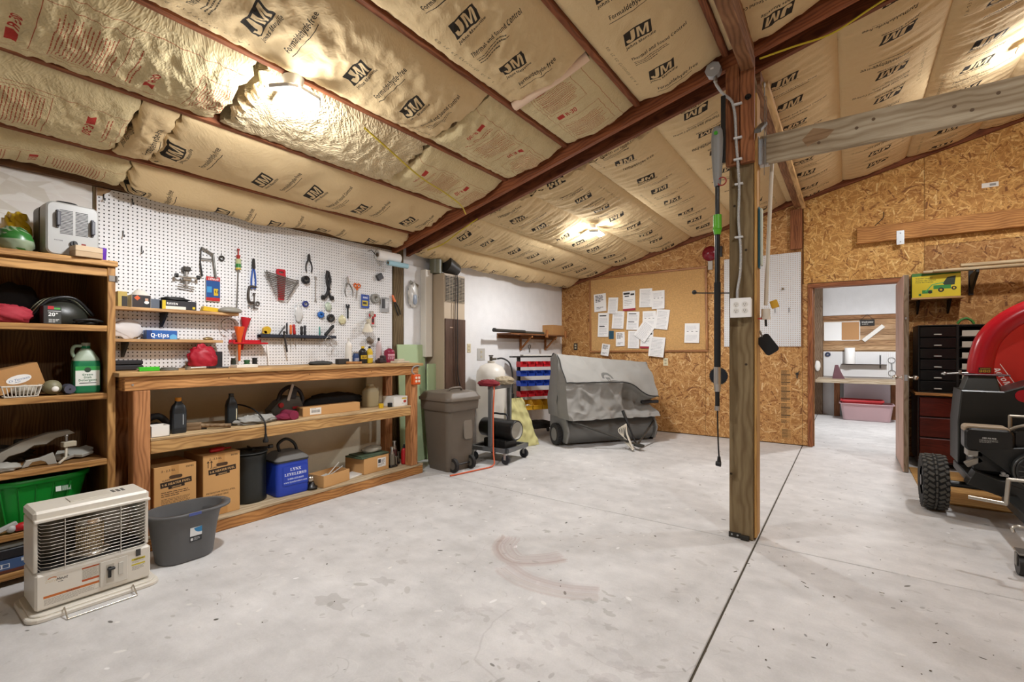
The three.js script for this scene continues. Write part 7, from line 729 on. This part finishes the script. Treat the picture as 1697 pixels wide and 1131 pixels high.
{ const t = thing('toy_box', 'yellow and green toy tractor box on the wall shelf', 'box', [4.81, 1.821, 0.13], -0.03); mesh('carton', BC(0.4, 0.27, 0.2, 0, 0, 0, 0.003), mat('#3a6b2d', 0.5), t); mesh('printed_face', label(0.396, 0.266, 0, 0.135, 0.1008), print(420, 284, (x, w, h) => { x.fillStyle = '#d8c21e'; x.fillRect(0, 0, w, h); x.fillStyle = '#3f7a35'; x.beginPath(); x.moveTo(0, 0); x.lineTo(w, 0); x.lineTo(w, 20); x.lineTo(0, 36); x.fill(); word(x, 'Tractor Loader', 30, 60, 22, '#3a4a1a'); word(x, 'Scooter del Tractor', 30, 84, 20, '#3a4a1a'); word(x, 'front del Tractor', 30, 106, 20, '#3a4a1a'); x.fillStyle = '#22301f'; x.beginPath(); x.moveTo(270, 130); x.lineTo(310, 60); x.lineTo(380, 50); x.lineTo(370, 150); x.lineTo(290, 160); x.fill(); x.fillStyle = '#2f8a3a'; x.fillRect(190, 150, 150, 44); x.fillRect(90, 200, 90, 40); x.strokeStyle = '#5fae62'; x.lineWidth = 10; x.beginPath(); x.moveTo(120, 220); x.lineTo(180, 140); x.lineTo(280, 120); x.stroke(); x.fillStyle = '#1a1a18'; for (const [a, b, r] of [[255, 205, 26], [365, 190, 22], [160, 225, 18]]) { x.beginPath(); x.arc(a, b, r, 0, 7); x.fill(); } x.fillStyle = '#d8b01e'; for (const [a, b, r] of [[255, 205, 12], [365, 190, 10]]) { x.beginPath(); x.arc(a, b, r, 0, 7); x.fill(); } x.fillStyle = '#2f6a2c'; x.fillRect(60, 240, 22, 26); }, 0.5), t); }
{ const t = thing('pole_bracket', 'black wall bracket carrying the wooden poles', 'bracket', [5.12, 2.0, 0.002]); mesh('upright', B(-0.02, 0.02, -0.16, 0.16, 0, 0.012, 0.002), BLACK, t); mesh('arm', T(ext([[0, 0.06], [0.33, 0.08], [0.33, 0.05], [0.0, -0.14]], 0.02, 0.002), 0.01, 0.0, 0.0125, 0, -PI / 2, 0), BLACK, t); }
[[4.78, 2.096, 0.30, 0.017], [4.70, 2.096, 0.255, 0.017], [5.0, 2.14, 0.27, 0.02]].forEach(([x, y, z, r], i) => one('wooden_pole', `long pale wooden pole on the bracket, ${['front', 'middle', 'rear'][i]} of three`, 'pole', cyl(r, r, 2.2, x + 1.1, y, z, 'x', 14), W('#d9c6a2', 'pine', 0.6), [0, 0, 0], 0, 'wooden poles'));
one('osb_sticker', 'small white barcode sticker on the upper osb wall', 'sticker', label(0.13, 0.05, 0, 0, 0), print(96, 40, (x, w, h) => { x.fillStyle = '#eeece6'; x.fillRect(0, 0, w, h); for (let i = 0; i < 12; i++) { x.fillStyle = '#333'; x.fillRect(46 + i * 3, 10, 1.6, 20); } }), [5.27, 3.02, 0.0015]);
one('wall_crack_wire', 'thin bent wire end on the upper osb wall', 'wire', tube([[4.37, 2.88, 0.006], [4.37, 2.82, 0.01], [4.33, 2.77, 0.008], [4.29, 2.73, 0.006]], 0.004, 14), mat('#3a2d22', 0.6));
one('plywood_sheet', 'tan plywood sheet lying on the floor beside the door', 'plywood', B(4.545, 6.1, 0.002, 0.012, 0.66, 2.0, 0.001), W('#c9a062', 'pine', 0.8));
// ---------------------------------------------------------------- wood chipper
{ const t = thing('wood_chipper', 'black and red wheeled wood chipper with curved chute', 'chipper', [4.57, 0, 2.2]);
  const lug = (x, R, a, w, l, yaw) => { const g = B(-w, w, -0.006, 0.007, -l, l, 0.003); T(g, 0, 0, 0, 0, yaw, 0); return T(T(g, 0, R, 0), x, 0.217, 0, a, 0, 0); };
  const tire = (x) => { const w = mesh('tire', lathe([[0.11, -0.07], [0.17, -0.078], [0.195, -0.074], [0.205, -0.055], [0.207, 0], [0.205, 0.055], [0.195, 0.074], [0.17, 0.078], [0.11, 0.07]], x, 0.217, 0, 44, 'x'), mat('#151514', 0.8), t); const N = 30, g = [];
    for (let i = 0; i < N; i++) { const a = i / N * 2 * PI; g.push(lug(x, 0.208, a, 0.006, 0.017, 0)); for (const s of [-1, 1]) { g.push(T(lug(0, 0.206, a + 0.05, 0.02, 0.011, s * 0.55), x + s * 0.031, 0, 0)); g.push(T(lug(0, 0.201, a + 0.13, 0.011, 0.012, s * 0.4), x + s * 0.062, 0, 0)); } }
    const k = mesh('tread_lugs', g, mat('#4d4b46', 0.8), w); k.userData.kind = 'stuff'; mesh('rim', [cyl(0.112, 0.112, 0.12, x, 0.217, 0, 'x', 28), cyl(0.04, 0.035, 0.15, x, 0.217, 0, 'x', 18)], mat('#2a2927', 0.4), w); };
  tire(0); tire(0.92); const K = mat('#1b1c1a', 0.35), K2 = mat('#262624', 0.45), RD = mat('#b31322', 0.25);
  mesh('axle', cyl(0.025, 0.025, 0.86, 0.46, 0.217, 0, 'x'), K, t);
  mesh('deck_frame', [B(0.16, 0.8, 0.28, 0.34, -0.35, 0.3, 0.006), T(ext([[-0.02, 0], [0.3, -0.11], [0.32, -0.02], [0.02, 0.09]], 0.12, 0.004), 0.17, 0.29, 0.18)], K, t);
  mesh('drum_housing', [T(ext([[0.17, 0.36], [0.85, 0.36], [0.85, 0.86], [0.6, 1.0], [0.42, 0.92], [0.19, 0.92], [0.17, 0.68]], 0.34, 0.008), 0, 0, -0.5)], K, t);
  mesh('chute_neck', loft([[0.921, rrect(0.22, 0.2, 0.01, 2).map(([a, b]) => [a + 0.31, b - 0.33])], [1.04, rrect(0.16, 0.16, 0.01, 2).map(([a, b]) => [a + 0.315, b - 0.33])]]), mat('#33342f', 0.4), t); mesh('chute_flange', T(B(-0.13, 0.13, 0, 0.012, -0.12, 0.12, 0.003), 0.335, 1.041, -0.33), mat('#4a1a20', 0.4), t); mesh('flange_bolt', [bar([0.08, 1.047, -0.28], [0.24, 1.06, -0.28], 0.008), sph(0.014, 0.1, 1.05, -0.28), cyl(0.01, 0.01, 0.03, 0.19, 1.065, -0.26)], STEEL, t);
  mesh('discharge_chute', tube([[0.315, 1.053, -0.33], [0.325, 1.18, -0.33], [0.37, 1.34, -0.33], [0.47, 1.47, -0.33], [0.62, 1.565, -0.33], [0.8, 1.61, -0.33], [0.98, 1.6, -0.33]], 0.078, 60, 14), RD, t); mesh('warning_label', label(0.07, 0.04, 0.33, 1.085, -0.249), print(128, 72, (x, w, h) => { x.fillStyle = '#1d1710'; x.fillRect(0, 0, w, h); word(x, '\u25B2WARNING', 6, 16, 22, '#d8a31e'); for (const a of [8, 48, 88]) { x.fillStyle = '#d8a31e'; x.fillRect(a, 34, 32, 32); x.fillStyle = '#1d1710'; x.beginPath(); x.arc(a + 16, 50, 9, 0, 7); x.fill(); } }, 0.4), t);
  mesh('feed_hopper', [T(ext([[0, 0], [0.3, -0.05], [0.62, 0.02], [0.62, 0.62], [0.12, 0.62], [0.02, 0.3]], 0.3, 0.01), 0.42, 0.92, -0.95)], mat('#c22a20', 0.3), t); mesh('hopper_rim', [bar([0.5, 1.55, -0.64], [1.05, 1.55, -0.64], 0.016), bar([0.44, 1.45, -0.64], [0.5, 1.55, -0.64], 0.016)], mat('#c9a52a', 0.4), t); mesh('hopper_lettering', T(label(0.27, 0.09, 0, 0, 0), 0.515, 0.99, -0.63, 0, 0, -1.08), print(256, 86, (x, w, h) => { x.fillStyle = '#c22a20'; x.fillRect(0, 0, w, h); x.fillStyle = '#e8e2dc'; x.fillRect(0, 4, w, 5); x.fillRect(0, h - 9, w, 5); word(x, 'AeroMax', 12, 44, 52, '#f1eeea', 'bold italic'); }, 0.35), t); mesh('red_disc', cyl(0.045, 0.045, 0.01, 0.52, 0.9, -0.15, 'z', 20), RD, t);
  // engine
  mesh('air_filter_box', [T(ext(rrect(0.23, 0.14, 0.025), 0.13, 0.012), 0.27, 0.60, 0.1)], mat('#171716', 0.3), t); mesh('filter_cover', T(ext(rrect(0.225, 0.05, 0.02), 0.12, 0.006), 0.262, 0.668, 0.09), mat('#a7967f', 0.5), t, 'dusty tan top'); mesh('filter_text', label(0.15, 0.05, 0.27, 0.605, 0.2435), print(160, 54, (x, w, h) => { x.fillStyle = '#171716'; x.fillRect(0, 0, w, h); word(x, 'AIR FILTER', 80, 12, 15, '#e6e6e2', 'bold', 'sans-serif', 'center'); lines(x, 26, 26, 108, 3, 9, 3, '#bcbcb6'); }, 0.4), t);
  mesh('carburetor', [B(0.16, 0.25, 0.47, 0.53, 0.1, 0.2, 0.008), T(B(-0.05, 0.05, -0.02, 0.02, -0.03, 0.03, 0.006), 0.2, 0.43, 0.17, 0, 0, 0.6)], met('#b5b2aa', 0.35), t); mesh('engine_block', [B(0.2, 0.62, 0.36, 0.53, -0.12, 0.2, 0.02)], K2, t); mesh('muffler_guard', T(ext([[0, 0], [0.22, -0.2], [0.3, -0.2], [0.3, 0.05]], 0.04, 0.004), 0.21, 0.53, 0.2), K, t);
  mesh('recoil_housing', lathe([[0, 0], [0.11, 0], [0.13, 0.02], [0.13, 0.09], [0.1, 0.11], [0, 0.115]], 0.50, 0.42, 0.2, 36, 'z'), K, t); for (let i = 0; i < 16; i++) { const a = i / 16 * 2 * PI; mesh('cooling_rib', bar([0.50 + 0.045 * Math.cos(a), 0.42 + 0.045 * Math.sin(a), 0.316], [0.50 + 0.1 * Math.cos(a), 0.42 + 0.1 * Math.sin(a), 0.314], 0.005, 6), mat('#3a3936', 0.35), t); } mesh('recoil_ring', tor(0.122, 0.007, 0.50, 0.42, 0.3, 0, 0, 0, 2 * PI, 36, 8), mat('#3c3c39', 0.3), t);
  mesh('fuel_tank', T(ext(rrect(0.3, 0.12, 0.03), 0.16, 0.012), 0.56, 0.62, 0.02), mat('#141413', 0.3), t); mesh('tank_badge', label(0.09, 0.035, 0.50, 0.63, 0.1935), print(96, 40, (x, w, h) => { x.fillStyle = '#2a2a2a'; x.fillRect(0, 0, w, h); word(x, '420', 8, 21, 28, '#c2362e', 'bold italic'); }, 0.3), t); mesh('throttle_rod', tube([[0.37, 0.66, 0.16], [0.41, 0.7, 0.18], [0.5, 0.725, 0.17], [0.56, 0.715, 0.16]], 0.01, 20), mat('#8a8070', 0.4), t); mesh('tank_bracket', wire([[0.40, 0.68, 0.1], [0.40, 0.77, 0.1], [0.75, 0.77, 0.1]], 0.012), met('#aaa396', 0.35), t); mesh('bolt_cluster', [cyl(0.012, 0.012, 0.03, 0.335, 0.385, 0.26, 'z', 6), cyl(0.01, 0.01, 0.03, 0.352, 0.375, 0.262, 'z', 6), B(0.32, 0.365, 0.36, 0.375, 0.24, 0.262, 0.003)], STEEL, t); mesh('tongue', B(0.32, 0.40, 0.19, 0.25, 0.3, 1.25, 0.006), K, t);
  const jk = mesh('jack_post', [B(0.265, 0.33, 0.13, 0.62, 1.12, 1.18, 0.006), B(0.33, 0.34, 0.2, 0.26, 1.12, 1.18, 0.002)], K, t); mesh('jack_crank', wire([[0.263, 0.52, 1.15], [0.19, 0.52, 1.15], [0.18, 0.38, 1.15], [0.03, 0.385, 1.12]], 0.011), met('#b8b3a8', 0.3), jk); mesh('hitch_pin', tube([[0.264, 0.26, 1.15], [0.225, 0.265, 1.15], [0.205, 0.25, 1.15], [0.21, 0.23, 1.15]], 0.008, 14), met('#c9c5bb', 0.3), jk); for (const z of [-0.035, 0.035]) mesh('caster_wheel', cyl(0.058, 0.058, 0.045, 0.28 + z, 0.058, 1.15, 'x', 28), mat('#222120', 0.5), t); mesh('caster_yoke', [B(0.22, 0.35, 0.118, 0.129, 1.09, 1.2, 0.003), B(0.215, 0.222, 0.05, 0.118, 1.13, 1.17, 0.002)], met('#8d8a84', 0.4), t); }
// ---------------------------------------------------------------- the room beyond the door
{ const w = struct('wall_far'); const z = -3.75; mesh('wall_core', B(2.0, 6.4, 0, 2.7, z - 0.15, z - 0.013, 0), CORE, w); mesh('upper_panel', B(3.63, 5.6, 1.89, 2.6, z - 0.012, z, 0.001), WHITE, w); mesh('lower_panel', B(3.63, 5.6, 0.0, 0.72, z - 0.012, z, 0.001), WHITE, w); mesh('rail', B(3.63, 5.6, 1.81, 1.885, z - 0.012, z + 0.012, 0.002), W('#a87c54', 'fir'), w); for (let i = 0; i < 6; i++) mesh('plank', B(3.63 + (i % 2) * 0.0, 5.6, 1.225 + i * 0.0965, 1.318 + i * 0.0965, z - 0.012, z, 0.002), W(['#c7a57c', '#b08a60', '#d0b08a', '#a8845c', '#c4a078', '#bb9468'][i], 'fir', 0.6), w); mesh('post', B(3.48, 3.628, 0, 2.6, z - 0.01, z + 0.09, 0.004), W('#8c7660', 'plain'), w); mesh('drywall_panel', B(2.05, 3.478, 0, 2.6, z - 0.012, z, 0.001), WHITE, w);
  const l = struct('wall_far_left'); mesh('drywall_panel', B(2.0, 2.05, 0, 2.7, z, -0.131, 0), WHITE, l); const r = struct('wall_far_right'); mesh('drywall_panel', B(6.35, 6.4, 0, 2.7, z, -0.131, 0), WHITE, r); const c = struct('ceiling_far'); mesh('drywall_panel', B(2.0, 6.4, 2.62, 2.7, z - 0.15, -0.131, 0), WHITE, c); }
{ const t = thing('workbench', 'pale workbench seen through the doorway', 'workbench', [3.56, 0, -3.735]); mesh('bench_top', B(0, 1.95, 0.68, 0.715, 0.0, 0.64, 0.004), W('#b9a992', 'pine'), t); mesh('front_rail', B(-0.02, 1.97, 0.645, 0.70, 0.641, 0.665, 0.003), W('#c9bba4', 'pine'), t); for (const x of [0.25, 1.08, 1.8]) mesh('leg', B(x, x + 0.09, 0, 0.6795, 0.1, 0.19, 0.003), W('#a8744e', 'fir'), t); mesh('back_panel', B(0.4, 1.07, 0.1, 0.66, 0.2, 0.212, 0.001), mat('#d6cfd8', 0.6), t); }
{ const t = thing('pegboard', 'small white pegboard seen through the doorway', 'pegboard', [3.64, 0.735, -3.742]); mesh('sheet', peg(1.22, 0.47, 0.0254, 0.0045), PEGW, t); mesh('shelf_bar', B(0.28, 0.95, 0.225, 0.24, 0.0055, 0.12, 0.002), mat('#4a4038', 0.6), t); }
one('paper_towel', 'white paper towel roll beyond the doorway', 'paper towel', lathe([[0.02, 0], [0.08, 0], [0.08, 0.3], [0.02, 0.3], [0.02, 0]], 0, 0, 0, 24), mat('#f2f2f0', 0.8), [4.05, 0.976, -3.652]);
{ const t = thing('combo_board', 'half white half cork board on the far wall', 'notice board', [3.645, 1.41, -3.748]); mesh('white_half', B(0.01, 0.28, 0.01, 0.35, 0.0005, 0.01, 0), mat('#eeeeec', 0.3), t); mesh('cork_half', B(0.282, 0.55, 0.01, 0.35, 0.0005, 0.01, 0), mat('#b08458', 0.9), t); mesh('frame', [B(0, 0.56, 0, 0.012, 0, 0.018, 0.002), B(0, 0.56, 0.348, 0.36, 0, 0.018, 0.002), B(0, 0.012, 0.0, 0.36, 0, 0.018, 0.002), B(0.548, 0.56, 0.0, 0.36, 0, 0.018, 0.002)], mat('#e8e4dc', 0.4), t); }
{ const t = thing('welcome_sign', 'small black welcome sign hanging on the far wall', 'sign', [4.31, 1.68, -3.745]); mesh('board', B(-0.11, 0.11, 0, 0.115, 0.0, 0.012, 0.003), mat('#1c1814', 0.6), t); mesh('lettering', label(0.2, 0.105, 0, 0.057, 0.0128), print(160, 84, (x, w, h) => { x.fillStyle = '#1c1814'; x.fillRect(0, 0, w, h); word(x, 'Welcome', 80, 32, 30, '#f0ece4', 'italic bold', 'serif', 'center'); lines(x, 20, 58, 120, 1, 8, 8, '#d8d2c8'); }), t); mesh('hanger', [bar([-0.09, 0.115, 0.006], [0, 0.21, 0.006], 0.004), bar([0.09, 0.115, 0.006], [0, 0.21, 0.006], 0.004)], BLACK, t); }
one('tube_light', 'tilted white tube light hanging on the far wall', 'tube', [T(B(-0.2, 0.2, -0.035, 0.035, 0, 0.02, 0.004), 4.4, 1.54, -3.742, 0, 0, 0.75)], mat('#dcd8d0', 0.4));
{ const t = thing('clear_tote', 'translucent pinkish storage tote beneath the far bench', 'tote', [4.28, 0.002, -3.24]); const R = (a, b) => rrect(a, b, 0.05, 4); mesh('shell', loft([[0, R(0.64, 0.34)], [0.01, R(0.66, 0.36)], [0.28, R(0.73, 0.42)], [0.285, R(0.77, 0.46)], [0.3, R(0.775, 0.465)], [0.301, R(0.73, 0.42)], [0.02, R(0.65, 0.35)]], true, true), new THREE.MeshPhysicalMaterial({ color: '#e6c8cc', roughness: 0.45, transmission: 0.45, thickness: 0 }), t); }
{ const t = thing('red_tote', 'red plastic tote nested inside the clear one', 'tote', [4.22, 0.03, -3.24]); const R = (a, b) => rrect(a, b, 0.05, 4); mesh('shell', loft([[0, R(0.46, 0.28)], [0.29, R(0.58, 0.34)], [0.295, R(0.62, 0.36)], [0.33, R(0.62, 0.36)], [0.331, R(0.57, 0.33)], [0.03, R(0.44, 0.26)]], true, true), mat('#b83338', 0.4), t); }
one('purple_cloth', 'folded dark pink cloth standing on the far bench', 'cloth', T(ext([[-0.07, 0], [0.1, 0], [0.05, 0.1], [0.0, 0.24], [-0.03, 0.24], [-0.05, 0.12]], 0.1, 0.01), 0, 0, 0), mat('#6b4a50', 0.9), [3.87, 0.716, -3.3]);
one('tape_roll', 'dark blue tape roll on the far pegboard', 'tape', tor(0.03, 0.014, 3.71, 1.15, -3.72), mat('#2a3350', 0.5)); one('screwdriver', 'dark screwdriver on the far pegboard', 'tool', [bar([4.5, 1.14, -3.725], [4.5, 0.9, -3.725], 0.009)], BLK2); one('wire_hanger', 'looped wire hangers on the far pegboard right', 'hanger', [tor(0.05, 0.004, 4.66, 1.05, -3.72), tor(0.05, 0.004, 4.665, 0.82, -3.72), bar([4.662, 1.0, -3.72], [4.665, 0.87, -3.72], 0.008)], mat('#6b6a68', 0.4)); one('white_cloth', 'small white cloth hung on the far wooden post', 'cloth', T(lump(0.09, 0.2, 0.04, 0.2, 3, 0, 14, 2), 0, 0, 0.02), mat('#e6e2dc', 0.8), [3.55, 0.83, -3.658]);
lamp(4.6, -1.7, 1.5, 'ceiling_light', 'ceiling light inside the room beyond the doorway', 2.57);
// ---------------------------------------------------------------- litter on the floor
{ const g = []; const bit = (x, z, s, k) => g.push(T(k ? T(lump(s, s * 0.35, s * 0.7, 0.4, 3, 0.3, 6, x * 7), 0, 0, 0) : B(-s, s, 0, s * 0.12, -s * 0.16, s * 0.16, 0.0003), x, 0.0005, z, 0, rr(0, 6), 0)); for (let i = 0; i < 150; i++) { const x = rr(0.7, 5.6), z = rr(0.6, 6.6); if (Math.abs(x - 3.455) < 0.1 && Math.abs(z - 3.64) < 0.1) continue; if (x > 4.5 && z < 3.6) continue; bit(x, z, rr(0.003, 0.010), i % 3 > 0); } for (let i = 0; i < 60; i++) bit(rr(3.5, 4.9), rr(3.8, 5.6), rr(0.004, 0.013), i % 2); const o = one('floor_litter', 'dry leaf bits and grit scattered over the concrete', 'litter', g, mat('#5d5142', 0.9)); o.userData.kind = 'stuff'; }
renderer.render(scene, camera);
